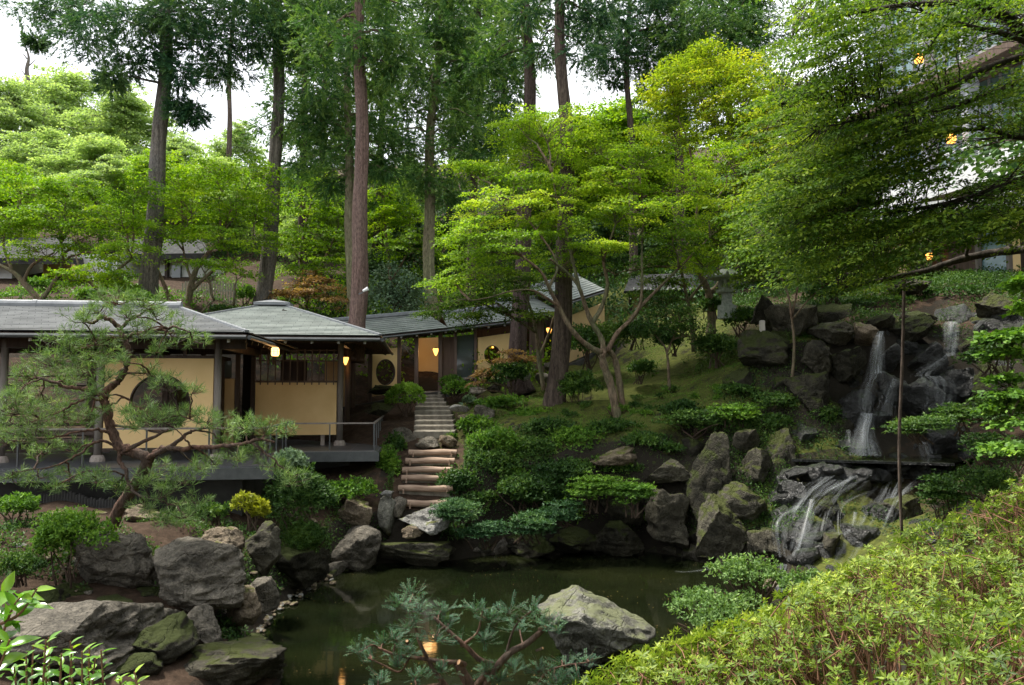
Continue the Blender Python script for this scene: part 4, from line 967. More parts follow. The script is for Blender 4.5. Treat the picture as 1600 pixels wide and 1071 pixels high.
R_ = [  # px, py, w, h, label, material, d, depth factor
 (100, 1000, 330, 130, 'huge flat topped grey slab at the bottom left, behind the glossy leaves', 'rock', 9.3, .7),
 (318, 900, 145, 104, 'large grey boulder with a pale flat top, overhanging dark gaps on the left bank', 'rock', 11, .8),
 (188, 880, 140, 112, 'big square grey boulder below the leaning pine trunk', 'rock', 11.3, .7),
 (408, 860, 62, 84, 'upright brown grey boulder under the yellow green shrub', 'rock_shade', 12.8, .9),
 (316, 988, 72, 78, 'blocky boulder with a pale top at the pond edge, left bank', 'rock', 10.4, .8),
 (378, 952, 62, 66, 'pointed boulder beside the water, second from the pond on the left bank', 'rock_warm', 11.3, .8),
 (412, 930, 48, 54, 'small dark boulder standing in the water edge under the overhanging one', 'rock', 12.1, .8),
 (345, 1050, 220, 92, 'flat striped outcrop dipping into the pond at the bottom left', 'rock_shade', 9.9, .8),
 (250, 1015, 110, 90, 'dark rock in the gap between the flat slab and the blocky boulder', 'rock_dark', 9.6, .8),
 (38, 858, 36, 20, 'small white stone on bare soil at the far left', 'rock_pale', 11.8, .8),
 (20, 888, 60, 36, 'low grey stone at the left picture edge', 'rock', 11.2, .8),
 (85, 812, 62, 30, 'rounded pinkish stone under the deck, left of the leaning pine', 'rock_warm', 13.6, .8),
 (140, 812, 46, 26, 'pinkish stone directly behind the round clipped shrub', 'rock_warm', 13.8, .8),
 (225, 808, 60, 34, 'brown stone right of the pine trunk under the deck', 'rock_warm', 13.7, .8),
 (30, 800, 55, 26, 'flat pinkish stone under the deck at the far left', 'rock_warm', 13.9, .8),
 (345, 845, 70, 40, 'low reddish stone behind the overhanging boulder', 'rock_warm', 12.7, .8),
 (470, 880, 90, 70, 'dark mossy bank rock under the hanging juniper', 'rock_dark', 14.6, .7),
 (555, 860, 84, 74, 'dark grey fissured boulder at the pond corner left of the log steps', 'rock', 16.7, .8),
 (556, 806, 60, 58, 'brown boulder stacked on the fissured one at the pond corner', 'rock_warm', 17.2, .8),
 (604, 806, 28, 58, 'slim upright greenish stone left of the log steps', 'rock_pond', 17.4, .8),
 (623, 792, 26, 30, 'round grey stone touching the lowest log step', 'rock', 17.6, .8),
 (604, 774, 24, 15, 'small flat stone balanced on top of the slim upright one', 'rock_pale', 17.8, .8),
 (668, 808, 92, 44, 'broad pale stepping stone at the foot of the log steps', 'rock_pale', 17.3, .7),
 (646, 830, 38, 18, 'small reddish stone in front of the broad stepping stone', 'rock_warm', 17.0, .7),
 (648, 864, 128, 40, 'long mossy ledge at the waterline below the log steps', 'rock_moss', 17.0, .5),
 (632, 688, 46, 40, 'grey boulder at the deck corner left of the stone steps', 'rock', 20.8, .8),
 (755, 646, 38, 26, 'round grey boulder right of the stone steps', 'rock', 22.2, .8),
 (718, 638, 34, 12, 'flat white stone right of the stone steps', 'rock_pale', 22.5, .8),
 (730, 655, 30, 16, 'small brown stone beside the stone steps, under the round boulder', 'rock_warm', 21.8, .8),
 (748, 612, 28, 14, 'flat grey stone behind the paired clipped shrubs', 'rock', 25.2, .8),
 (772, 606, 24, 18, 'dark round stone behind the paired clipped shrubs, near the rust maple', 'rock_dark', 25.3, .8),
 (818, 588, 24, 16, 'white stone between the rust maple and the thick purple trunk', 'rock_pale', 25.5, .8),
 (848, 592, 24, 18, 'pale grey stone left of the dark cedar foot', 'rock', 25.2, .8),
 (862, 572, 26, 16, 'grey stone behind the dark cedar, under the gallery', 'rock', 27, .8),
 (600, 610, 60, 16, 'long flat stone under the oval window of the gallery', 'rock_dark', 25.4, .8),
 (590, 640, 50, 20, 'dark stone beside the pavilion deck railing', 'rock_dark', 23, .8),
 (712, 606, 22, 26, 'dark stone at the foot of the paired clipped shrubs', 'rock_dark', 26, .8),
 (630, 548, 20, 18, 'grey stone in the gap of the gallery behind the oval window wall', 'rock', 29.5, .8),
 (1203, 672, 2, 2, '', None, 0, 0),
 (965, 715, 90, 40, 'low brown stone at the foot of the moss slope', 'rock_warm', 19.0, .7),
 (1042, 737, 78, 40, 'pale slanted boulder overhanging the upright ones above the pond', 'rock', 18.4, .8),
 (1106, 748, 76, 138, 'tallest upright boulder above the pond, dark grey', 'rock_dark', 18.0, .7),
 (1166, 694, 46, 46, 'small upright boulder behind the tallest one', 'rock', 18.6, .8),
 (1224, 716, 58, 88, 'rounded mossy boulder left of the waterfall pool', 'rock_moss', 18.4, .8),
 (1044, 810, 72, 92, 'upright grey boulder standing at the pond, below the pale slanted one', 'rock', 17.9, .8),
 (1180, 735, 60, 70, 'olive boulder between the tallest one and the mossy rounded one', 'rock_moss', 18.2, .8),
 (1120, 820, 80, 90, 'yellow mossy rock sloping into the pond', 'rock_moss', 17.2, .8),
 (1160, 790, 80, 70, 'brown mossy bank rock beside the lower cascade', 'rock_moss', 17.4, .8),
 (965, 840, 80, 52, 'dark low boulder at the far pond edge in shade', 'rock_dark', 18.0, .8),
 (900, 846, 84, 44, 'shaded flat boulder at the far pond edge, left of the dark low one', 'rock_dark', 18.0, .8),
 (830, 852, 80, 34, 'low shaded rock at the pond edge under the dark spreading shrub', 'rock_dark', 18.0, .8),
 (970, 780, 90, 70, 'shaded boulder behind the bright spreading shrub', 'rock_dark', 18.5, .8),
 (1242, 502, 84, 62, 'big pale topped boulder on the crest left of the waterfall', 'rock', 21.3, .9),
 (1192, 486, 40, 44, 'smooth dark boulder behind the big pale topped one', 'rock_dark', 22.5, .8),
 (1298, 522, 66, 38, 'flat grey boulder on the crest, second left of the falls', 'rock', 20.8, .9),
 (1353, 522, 48, 38, 'rounded tan boulder on the crest beside the left fall', 'rock_warm', 20.6, .9),
 (1375, 502, 40, 22, 'small boulder behind the left fall lip', 'rock_dark', 21, .9),
 (1278, 560, 54, 54, 'rounded grey boulder in the wall under the flat crest boulder', 'rock', 20.1, .9),
 (1325, 570, 52, 54, 'dark green boulder in the wall left of the left fall', 'rock_dark', 20.0, .9),
 (1190, 552, 84, 72, 'large dark boulder with a moss top under the white marker', 'rock_dark', 20.8, .9),
 (1160, 596, 60, 40, 'shaded boulder at the top of the moss slope', 'rock_dark', 20.6, .9),
 (1418, 516, 64, 48, 'dark square boulder between the two falls, on the crest', 'rock_dark', 20.9, .9),
 (1436, 496, 48, 22, 'flat dark crest stone left of the right fall', 'rock_dark', 21.6, .9),
 (1395, 560, 44, 42, 'wet black boulder right of the left fall', 'rock_wet', 20.2, .9),
 (1398, 604, 50, 46, 'round wet boulder in the middle of the falls', 'rock_wet', 19.6, .9),
 (1443, 566, 60, 60, 'wet black boulder left of the right fall', 'rock_wet', 20.4, .9),
 (1432, 625, 70, 66, 'broad wet boulder behind the wooden prop pole', 'rock_wet', 19.4, .9),
 (1500, 612, 80, 70, 'wet dark boulder under the right fall', 'rock_wet', 20.0, .9),
 (1522, 556, 56, 56, 'dark boulder right of the right fall', 'rock_dark', 20.6, .9),
 (1532, 516, 60, 40, 'mossy boulder on the crest right of the right fall', 'rock_moss', 21.2, .9),
 (1475, 690, 90, 60, 'wet rock at the foot of the right fall', 'rock_wet', 18.9, .9),
 (1330, 640, 70, 60, 'wet shaded boulder beside the left fall, half way up', 'rock_wet', 19.5, .9),
 (1262, 620, 66, 74, 'tall shaded boulder in the wall behind the thin bare tree', 'rock_dark', 19.6, .9),
 (1260, 680, 76, 64, 'black boulder at the pool edge, left of the falls', 'rock_wet', 19.0, .9),
 (1320, 700, 70, 36, 'low black rock in the pool under the left fall', 'rock_wet', 18.7, .9),
 (1560, 610, 90, 90, 'dark boulder at the right behind the low maple leaves', 'rock_dark', 19.0, .9),
 (1560, 480, 60, 50, 'dark mossy boulder on the crest near the right picture edge', 'rock_moss', 20.8, .9),
 (1586, 466, 40, 34, 'mossy stone high at the right picture edge', 'rock_moss', 22, .9),
 (1426, 450, 64, 26, 'grey boulder on the terrace below the ochre house', 'rock', 23.5, .9),
 (1292, 796, 44, 38, 'squared dark rock splitting the lower cascade', 'rock_dark', 16.9, .9),
 (1338, 765, 42, 32, 'green rock near the top of the lower cascade', 'rock_moss', 17.6, .9),
 (1406, 806, 58, 60, 'brown mossy boulder right of the lower cascade', 'rock_moss', 16.7, .9),
 (1294, 858, 46, 46, 'pale rock at the foot of the lower cascade', 'rock', 16.1, .9),
 (1190, 850, 48, 42, 'square grey rock beside the foot of the cascade', 'rock', 16.3, .9),
 (1200, 915, 46, 24, 'pinkish flat stone in the stream mouth', 'rock_warm', 14.9, .9),
 (1345, 845, 60, 50, 'dark wet rock right of the pale one in the cascade', 'rock_wet', 16.3, .9),
 (1240, 770, 50, 40, 'dark wet rock left of the cascade head', 'rock_wet', 17.3, .9),
 (1360, 800, 50, 30, 'flat wet slab in the lower cascade', 'rock_wet', 17.0, .9),
 (1440, 745, 60, 30, 'wet slab under the pool lip on the right', 'rock_wet', 17.9, .9),
 (1245, 845, 50, 40, 'black wet rock between the two white strands of the cascade', 'rock_wet', 16.4, .9),
]
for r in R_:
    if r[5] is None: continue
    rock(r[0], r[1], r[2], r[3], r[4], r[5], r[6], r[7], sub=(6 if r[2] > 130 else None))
rock(932, 988, 186, 134, 'big pyramid shaped pale green boulder standing alone in the pond', 'rock_pond', 10.9, .75, seed=8, cuts=9, sub=6, peak=-.3, rough=1.2)
# cliff fill: many unlike dark stones wedged between the named ones
rngf = np.random.default_rng(77)
nf = 0
for k in range(2500):
    if nf >= 210: break
    px, py = rngf.uniform(1010, 1600), rngf.uniform(495, 900)
    if py > 730 and px > 1520: continue
    if px < 1240 and py < 640 and py < 500 + (1240 - px) * 1.0: continue
    if px < 1150 and (py < 700 or py > 850): continue
    h_ = hit(px, py, 12, 30); s_ = rngf.uniform(26, 74)
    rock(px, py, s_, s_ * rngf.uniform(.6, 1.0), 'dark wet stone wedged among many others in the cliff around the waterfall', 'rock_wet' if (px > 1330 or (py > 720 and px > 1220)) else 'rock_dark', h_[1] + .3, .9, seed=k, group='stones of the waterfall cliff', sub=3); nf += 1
for k in range(46):
    px = 480 + k * 14.5 + rngf.uniform(-6, 6); sh = np.interp(px, [480, 560, 640, 760, 850, 950, 1040, 1150], [915, 886, 880, 868, 860, 858, 866, 890]); s_ = rngf.uniform(16, 44)
    if 585 < px < 705: continue
    h_ = Z0(px, sh, 0)
    rock(px, sh - s_ * .22, s_, s_ * rngf.uniform(.5, .8), 'dark stone in the low row along the far pond edge', 'rock_dark' if k % 3 else 'rock', h_[1] + .15, .9, seed=k + 300, group='stones along the far pond edge', sub=3)
# pebbles on the left shore
for k in range(70):
    t = k / 70; px = np.interp(t, [0, .3, .6, 1], [398, 410, 450, 520]) + rngf.normal() * 5; py = np.interp(t, [0, .3, .6, 1], [1002, 975, 938, 900]) + rngf.normal() * 4
    h_ = Z0(px, py, .03); s_ = rngf.uniform(4, 11)
    rock(px, py, s_, s_ * .6, 'small pebble in the pale line along the left shore', 'rock_warm' if k % 3 else 'rock_pale', h_[1], 1, seed=k + 500, group='pebbles along the left shore', sub=2, name='pebble', cat='pebble', cuts=3)
for (px, py, w_, h_) in ((160, 960, 90, 40), (235, 940, 60, 44), (300, 945, 50, 40), (250, 975, 70, 40), (355, 985, 40, 34), (60, 940, 90, 40), (440, 900, 44, 34), (452, 915, 40, 24), (140, 1045, 90, 50), (60, 1050, 110, 50), (215, 1050, 80, 50), (400, 1010, 50, 30), (120, 925, 60, 30)):
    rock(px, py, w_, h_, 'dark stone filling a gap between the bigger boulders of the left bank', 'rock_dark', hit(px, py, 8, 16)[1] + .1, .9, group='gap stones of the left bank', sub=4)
for k in range(60):
    px = rngf.uniform(60, 520); py = rngf.uniform(800, 930)
    h_ = hit(px, py, 8, 18); s_ = rngf.uniform(4, 14)
    rock(px, py, s_, s_ * .6, 'little loose stone on the bare soil of the left bank', 'rock_warm' if k % 2 else 'rock', h_[1], 1, seed=k + 900, group='loose stones on the left bank', sub=2, name='pebble', cat='pebble', cuts=4)

# ------------------------------------------------------------------ steps
logs = [(676, 706, 19.8, 74), (672, 719, 19.45, 76), (668, 733, 19.1, 78), (668, 746, 18.75, 80), (665, 762, 18.3, 84), (668, 785, 17.9, 66)]
ordn = ['uppermost', 'second', 'third', 'fourth', 'fifth', 'lowest, partly hidden']
for k, (px, py, d, w_) in enumerate(logs):
    c = P(px, py, d); L = PX(w_, d); n = 14; x = np.linspace(-L / 2, L / 2, n); rs = .074 + .005 * np.sin(x * 9 + k)
    root = empty('log_step', c, f'{ordn[k]} debarked log step counted from the top of the garden stairs', 'step', 'log steps down to the pond')
    m = MB(); m.tube(np.stack([c[0] + x, c[1] + .03 * np.sin(x * 2 + k), c[2] - .02 + .008 * np.sin(x * 5 + k)], 1), rs, 12); m.build('log', M['log'], root, False)
    m = MB()
    for s_ in (-1, 1): m.lathe([(.02, -.12), (.022, .02), (.012, .035)], c + [s_ * L * .40, -.09, -.01], 8)
    m.build('stake', M['log'], root)
    m = MB(); zz = c[2] + .02; m.box(c + [0, .26, -.02 - .1], (L * .98, .42, .2)); m.build('tread_soil', M['step_stone'], root)
ss = [(678, 676.5, 20.9, 64), (678, 668, 21.5, 62), (678, 660, 22.1, 60), (677, 652, 22.8, 58), (676, 644.5, 23.5, 56), (675, 637.5, 24.2, 52), (674, 631, 24.9, 46), (673, 625, 25.6, 42), (672, 619.5, 26.4, 38), (671, 614.5, 27.1, 34)]
ordn2 = ['lowest', 'second', 'third', 'fourth', 'fifth', 'sixth', 'seventh', 'eighth', 'ninth', 'topmost']
for k, (px, py, d, w_) in enumerate(ss):
    c = P(px, py, d); L = PX(w_, d); rng = np.random.default_rng(k); n = 9
    ztop = c[2] + .05; x = np.linspace(-L / 2, L / 2, n); fy = c[1] + rng.normal(size=n) * .015
    m = MB(); V = []; 
    for i in range(n):
        V += [(c[0] + x[i], fy[i] + .02, ztop - .24), (c[0] + x[i], fy[i], ztop - .02), (c[0] + x[i], fy[i] + .03, ztop + rng.normal() * .004), (c[0] + x[i], c[1] + .85, ztop + .004), (c[0] + x[i], c[1] + .85, ztop - .24)]
    F = [(5 * i + a, 5 * i + (a + 1) % 5, 5 * (i + 1) + (a + 1) % 5, 5 * (i + 1) + a) for i in range(n - 1) for a in range(5)] + [tuple(range(5)), tuple(range(5 * n - 1, 5 * n - 6, -1))]
    m.add(V, F); tag(m.build('stone_step', M['step_stone']), f'{ordn2[k]} grey stone step of the upper flight counted from the log steps', 'step', 'stone steps up to the gallery')
rock(668, 692, 38, 18, 'flat grey stepping stone left in the pair between log and stone steps', 'rock', 20.3, .8, name='stepping_stone')
rock(700, 690, 30, 20, 'warm brown stepping stone right in the pair between log and stone steps', 'rock_warm', 20.35, .8, name='stepping_stone')

# ------------------------------------------------------------------ water falling
def stream(name, pts, mat, bulge=.12, slices=9):
    """pts: (px, py, d, width px): a curved sheet of water"""
    C_ = smoothpath(np.array([P(*q[:3]) for q in pts]), 6); W_ = np.interp(np.linspace(0, 1, len(C_)), np.linspace(0, 1, len(pts)), [PX(q[3], q[2]) for q in pts])
    m = MB(); V = []; n = len(C_); Ls = np.concatenate([[0], np.cumsum(np.linalg.norm(np.diff(C_, axis=0), axis=1))])
    for i in range(n):
        for j in range(slices):
            u = j / (slices - 1) - .5; V.append(C_[i] + [u * W_[i], -bulge * W_[i] * (1 - (2 * u) ** 2) - .04 * math.sin(9 * u + i * .3), 0])
    F = []; U = []
    for i in range(n - 1):
        for j in range(slices - 1):
            F.append((i * slices + j, i * slices + j + 1, (i + 1) * slices + j + 1, (i + 1) * slices + j))
            U.append([((j) / (slices - 1), Ls[i]), ((j + 1) / (slices - 1), Ls[i]), ((j + 1) / (slices - 1), Ls[i + 1]), (j / (slices - 1), Ls[i + 1])])
    m.add(V, F, U); o = m.build(name, M[mat], smooth=True); return tag(o, kind='structure')
stream('waterfall', [(1486, 503, 21.2, 26), (1486, 508, 20.7, 27), (1486, 530, 20.4, 25), (1484, 556, 20.25, 24)], 'fall')
stream('waterfall', [(1484, 552, 20.2, 26), (1466, 566, 19.9, 34), (1446, 580, 19.5, 34), (1440, 588, 19.3, 40)], 'fall_thin')
stream('waterfall', [(1456, 588, 19.2, 56), (1466, 600, 18.95, 60), (1468, 625, 18.85, 54), (1460, 640, 18.8, 50)], 'fall_thin')
stream('waterfall', [(1376, 518, 20.6, 14), (1374, 530, 20.1, 18), (1370, 560, 19.75, 24), (1368, 584, 19.6, 32)], 'fall')
stream('waterfall', [(1366, 582, 19.5, 30), (1356, 610, 19.1, 28), (1352, 650, 18.9, 26)], 'fall_thin')
stream('waterfall', [(1398, 592, 19.2, 14), (1390, 612, 18.95, 26), (1382, 650, 18.75, 36)], 'fall_thin')
stream('waterfall', [(1356, 646, 18.85, 30), (1350, 680, 18.5, 38), (1352, 712, 18.3, 56)], 'fall')
stream('waterfall', [(1325, 672, 18.8, 12), (1328, 690, 18.5, 16), (1330, 712, 18.35, 24)], 'fall_thin')
stream('waterfall', [(1444, 690, 18.8, 26), (1450, 706, 18.5, 34), (1458, 722, 18.35, 40)], 'fall_thin')
for q in [[(1330, 738, 18.0, 90), (1300, 760, 17.5, 110), (1262, 800, 16.9, 90), (1244, 860, 16.2, 60)], [(1400, 745, 18.0, 60), (1380, 790, 17.3, 90), (1350, 860, 16.3, 110), (1320, 900, 15.7, 80)], [(1300, 740, 17.9, 30), (1270, 765, 17.2, 24), (1246, 800, 16.6, 30)], [(1248, 790, 16.7, 26), (1216, 815, 16.3, 20), (1222, 870, 15.9, 20)], [(1268, 780, 16.9, 20), (1256, 830, 16.4, 22), (1244, 868, 16.0, 26)],
          [(1330, 745, 17.8, 20), (1306, 760, 17.4, 20), (1280, 775, 17.1, 14)], [(1336, 800, 17.0, 10), (1330, 825, 16.7, 18), (1312, 835, 16.4, 24)], [(1222, 880, 15.7, 30), (1218, 905, 15.2, 26), (1216, 925, 14.8, 22)]]:
    stream('cascade', [(a, b, c - .35, w_) for a, b, c, w_ in q], 'veil' if q[0][3] > 50 else 'fall_thin', .2 if q[0][3] < 50 else .06)
rl = np.random.default_rng(3)
for k in range(34):
    px = 1236 + k * 9 + rl.uniform(-4, 4); s_ = rl.uniform(26, 46); rock(px, 732 + rl.uniform(0, 14), s_, s_ * .6, 'black wet stone in the packed row under the lip of the upper pool', 'rock_wet', 17.7 + rl.uniform(-.2, .2), .9, seed=k + 1300, group='stones under the pool lip', sub=3)
rs_ = np.random.default_rng(41)
for k in range(7):
    x0 = rs_.uniform(1270, 1450); x1 = x0 - rs_.uniform(10, 70); x2 = x1 - rs_.uniform(-20, 40); w_ = rs_.uniform(6, 14); e = rs_.uniform(820, 890)
    stream('cascade', [(x0, 740 + rs_.uniform(0, 30), 17.4, w_), (x1, (738 + e) / 2 - 12, 16.75, w_ * 1.5), (x2, e, 15.9, w_ * 1.2)], 'veil', .2)
# the upper pool with its straight dark lip
pz = P(1360, 716, 18.2)[2]
pool = [Z0(1236, 717, pz), Z0(1300, 718.5, pz), Z0(1400, 721, pz), Z0(1490, 724, pz), Z0(1560, 708, pz), Z0(1480, 702, pz), Z0(1300, 702, pz), Z0(1230, 705, pz)]
water('upper_pool_water', [tuple(q[:2]) for q in pool], pz, M['water'])
m = MB()
for a, b in zip(pool[:3], pool[1:4]): m.bar(a + [0, -.03, -.03], b + [0, -.03, -.03], .08, .06)
tag(m.build('pool_lip', M['rock_wet'], smooth=False), 'dark straight lip of the upper pool under the waterfall', 'edging')
foam = MB()
for (px, py, w_) in ((1345, 710, 60), (1440, 713, 40)):
    q = Z0(px, py, pz + .012); r_ = PX(w_, q[1]) / 2; n = 16; V = [q] + [q + [r_ * math.cos(a), r_ * .35 * math.sin(a), 0] for a in np.linspace(0, 2 * math.pi, n, endpoint=False)]
    foam.add(V, [(0, 1 + i, 1 + (i + 1) % n) for i in range(n)], [[(.5, 0), (0, i * .3), (0, i * .3 + .3)] for i in range(n)])
tag(foam.build('pool_foam', M['foam']), kind='structure')
# ripples where the cascade meets the pond
foam = MB()
for (px, py, w_) in ((1120, 892, 130), (1150, 888, 100), (1185, 884, 60)):
    q = Z0(px, py, .012); r_ = PX(w_, q[1]) / 2; V = []; n = 10
    for i in range(n + 1): 
        x = (i / n - .5) * 2; y = .12 * math.sin(x * 4 + px); V += [q + [x * r_, y - .05, 0], q + [x * r_, y + .06 + .1 * (x + 1) * .5, 0]]
    foam.add(V, [(2 * i, 2 * i + 2, 2 * i + 3, 2 * i + 1) for i in range(n)], [[(0.05, i * .1), (.05, i * .1 + .1), (.95, i * .1 + .1), (.95, i * .1)] for i in range(n)])
tag(foam.build('pond_ripples', M['foam']), kind='structure')

# ------------------------------------------------------------------ small things
sl = P(1136, 484, 24.6)
root = empty('stone_lantern', sl, 'old grey stone lantern with an upturned roof, among shrubs under the maples', 'lantern'); k = 1.0
m = MB(); m.lathe([(.32, -.3), (.30, .12), (.18, .16), (.16, .50), (.2, .54)], sl, 12); m.build('pedestal', M['lantern_stone'], root)
m = MB(); m.lathe([(.34, .54), (.36, .64)], sl, 6)
for a in range(6): m.box(sl + [.21 * math.cos(a * math.pi / 3), .21 * math.sin(a * math.pi / 3), .80], (.09, .09, .32))
m.lathe([(.23, .64), (.23, .68)], sl, 6); m.lathe([(.26, .94), (.27, .98)], sl, 6); m.build('fire_box', M['lantern_stone'], root)
m = MB(); m.lathe([(.22, .98), (.55, 1.0), (.58, 1.06), (.40, 1.16), (.22, 1.28), (.12, 1.34)], sl, 18)
for a in range(6):
    q = a * math.pi / 3 + .3; m.tube([sl + [.45 * math.cos(q), .45 * math.sin(q), 1.05], sl + [.58 * math.cos(q), .58 * math.sin(q), 1.07], sl + [.64 * math.cos(q), .64 * math.sin(q), 1.16]], [.06, .06, .035], 6)
m.build('lantern_roof', M['lantern_stone'], root)
m = MB(); m.lathe([(.10, 1.33), (.22, 1.38), (.24, 1.5), (.16, 1.6), (.08, 1.66), (.12, 1.72), (.02, 1.84)], sl, 14); m.build('finial', M['lantern_stone'], root, True)
q = P(1191, 516, 20.9); m = MB(); m.box(q + [0, 0, .1], (.13, .1, .3)); m.box(q + [0, 0, .255], (.1, .08, .02)); tag(m.build('marker_post', M['fence']), 'short cream marker post on a mossy boulder beside the big pale boulder', 'marker')
# prop pole under the long limb
a, b = P(1413, 433, 15.2), P(1405, 702, 15.2); root = empty('prop_pole', b, 'slender upright wooden pole propping the long maple limb in front of the falls', 'pole')
m = MB(); m.tube(smoothpath([np.array([b[0], b[1], g(b[0], b[1]) - .15]), b, (a + b) / 2 + [.01, 0, 0], a], 4), .030, 10); m.build('pole', M['bark_dark'], root, True)
m = MB(); m.bar(a + [-.14, 0, 0], a + [.14, 0, .02], .05, .05); m.tube([a + [-.03, -.05, -.08], a + [.03, .05, .08]], .03, 6); m.build('cross_piece', M['bark_green'], root)
q = P(570, 452, 23.4); root = empty('spotlight', q, 'small pale spotlight strapped to the reddish cedar trunk', 'spotlight')
m = MB(); m.tube([q + [-.06, 0, -.06], q + [.1, 0, .02]], [.035, .06], 12); m.build('lamp_head', M['white_paint'], root); m = MB(); m.bar(q + [-.06, .02, -.1], q + [-.2, .1, -.14], .03, .03); m.build('bracket', M['iron'], root)
# edging stakes under the deck
proto = None
for k in range(42):
    px = 46 + k * 4.6; q = P(px, 797, 14.6); zb = g(q[0], q[1])
    if proto is None:
        m = MB(); m.lathe([(.028, -.1), (.03, .15), (.022, .17)], (0, 0, 0), 8); o = m.build('edging_stake', M['concrete'], origin=(0, 0, 0)); proto = o
    else: o = proto.copy(); COL.objects.link(o)
    o.location = (float(q[0]), float(q[1]), zb); o.rotation_euler = (0, 0, k); o.scale = (1, 1, .85 + .3 * ((k * 37) % 10) / 10)
    tag(o, 'dark round stake in the close row of edging under the hall deck', 'stake', 'edging stakes under the deck')
# ------------------------------------------------------------------ cedars
def clumps_cedar(rng, C, R, shoots, blades, L, W):
    m = len(C); c = np.repeat(np.arange(m), shoots); n = len(c)
    d = unit(rng.normal(size=(n, 3)) * [1, 1, .75]); s_ = rng.uniform(.15, 1, n) ** .6
    start = C[c] + d * (s_ * R[c])[:, None] * [1, 1, .75]
    ax = unit(d * [1, 1, .6] + [0, 0, -.35] + rng.normal(size=(n, 3)) * .35)
    SL = rng.uniform(.28, .6, n) * (R[c] / .7) ** .5
    k = np.repeat(np.arange(n), blades); q = rng.uniform(0, 1, len(k))
    pos = start[k] + ax[k] * (q * SL[k])[:, None] - np.array([0, 0, 1]) * (q * q * SL[k] * .15)[:, None]
    D = unit(ax[k] * 1.0 + rng.normal(size=(len(k), 3)) * .36); N = unit(rng.normal(size=(len(k), 3)))
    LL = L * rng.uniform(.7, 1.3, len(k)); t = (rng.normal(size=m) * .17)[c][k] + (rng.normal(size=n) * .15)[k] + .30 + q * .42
    return pos, D, N, LL, np.full(len(k), W), t
def cedar(base, top, r0, z_lo, Rc, label, bark, mat='cedar', nb=34, seed=1, extra=(), zmax=26, shoots=34, blades=19, L=.16, W=.031, group='cedars', name='cedar_tree', low_bare=0, cR=.66):
    rng = np.random.default_rng(seed); base = np.array(base, float); top = np.array(top, float)
    root = empty(name, base, label, 'tree', group); tb = MB()
    n = 26; t = np.linspace(0, 1, n)[:, None]; ax = base + (top - base) * t + np.stack([(.15 * np.sin(t[:, 0] * 7 + seed) + .05 * np.sin(t[:, 0] * 19 + seed)), .08 * np.sin(t[:, 0] * 5 + seed * 2), 0 * t[:, 0]], 1)
    ax = np.vstack([base - [0, 0, .6], ax]); rr = np.interp(np.linspace(-.02, 1, n + 1), [-.02, 0, .05, 1], [1.55, 1.35, 1.0, .28]) * r0
    rr = rr * (1 + .04 * np.sin(np.arange(n + 1) * 2.1 + seed))
    ax2 = smoothpath(ax, 6); tb.tube(ax2, np.interp(np.linspace(0, 1, len(ax2)), np.linspace(0, 1, len(rr)), rr), 34, True, .055, seed); H = top[2] - base[2]
    C = []; Rs = []
    def branch(a, tip, k):
        p = twigpath(a, tip, rng, .10, 6); p[:, 2] += np.sin(np.linspace(0, np.pi, 6)) * .15 - np.linspace(0, 1, 6) ** 2 * .1
        L_ = np.linalg.norm(tip - a); tb.tube(p, np.linspace(.02 + .012 * L_, .012, 6), 5)
        for j in range(k):
            f = rng.uniform(.35, 1.0); q = a + (tip - a) * min(f, 1) + rng.normal(size=3) * [.25, .25, .18] * L_ * .4; C.append(q + [0, 0, -.1]); Rs.append(cR * rng.uniform(.6, 1.3) * (.8 + .08 * L_))
    for i in range(nb):
        f = (i + rng.uniform(0, 1)) / nb; z = z_lo + (min(zmax, top[2]) - z_lo) * f
        a = np.array([np.interp(z, ax[:, 2], ax[:, k]) for k in range(3)]); th = i * 2.4 + rng.uniform(-.5, .5)
        R_l = Rc * np.interp(f, [0, .15, .5, 1], [.65, 1, .95, .45]) * rng.uniform(.6, 1.15)
        branch(a, a + np.array([math.cos(th) * R_l, math.sin(th) * R_l, rng.uniform(-.35, .15) * R_l]), 3)
    for q, Rq, k in extra:
        q = np.array(q); z = min(q[2] + np.linalg.norm(q[:2] - base[:2]) * .25, top[2]); a = np.array([np.interp(z, ax[:, 2], ax[:, j]) for j in range(3)])
        p = twigpath(a, q, rng, .12, 7); tb.tube(p, np.linspace(.06, .015, 7), 5)
        for j in range(k): C.append(q + rng.normal(size=3) * [Rq, Rq, Rq * .6] * .5); Rs.append(Rq * rng.uniform(.55, .9))
    tb.build('trunk', M[bark], root, True)
    C = np.array(C); Rs = np.array(Rs)
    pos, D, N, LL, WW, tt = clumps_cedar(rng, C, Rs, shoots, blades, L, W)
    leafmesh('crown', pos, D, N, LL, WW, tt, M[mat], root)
    return root
def topat(px0, py0, px1, py1, d, z):
    """a point at height z on the vertical-plane line through two pixels at depth d"""
    a = P(px0, py0, d); b = P(px1, py1, d); k = (z - a[2]) / (b[2] - a[2]); return a + (b - a) * k
def zof(py, d): return P(800, py, d)[2]
ex1 = [(P(70, 25, 27.5), 1.0, 5), (P(130, 55, 27), 1.1, 5), (P(205, 50, 27), 1.1, 5), (P(165, 128, 26.5), .55, 4), (P(215, 25, 26), 1.0, 4), (P(122, 8, 28), .8, 4), (P(205, 100, 27), .6, 4), (P(60, 65, 28), .35, 3), (P(300, 60, 27), 1.1, 5), (P(340, 90, 28), .9, 4), (P(370, 115, 28.5), .6, 3), (P(290, 120, 27), .7, 4), (P(310, 175, 27.5), .5, 4), (P(280, 165, 27.5), .4, 3), (P(345, 30, 28), 1.2, 6), (P(395, 55, 28), 1.0, 5), (P(260, 20, 26.6), 1.0, 5), (P(250, 85, 27), .55, 3)]
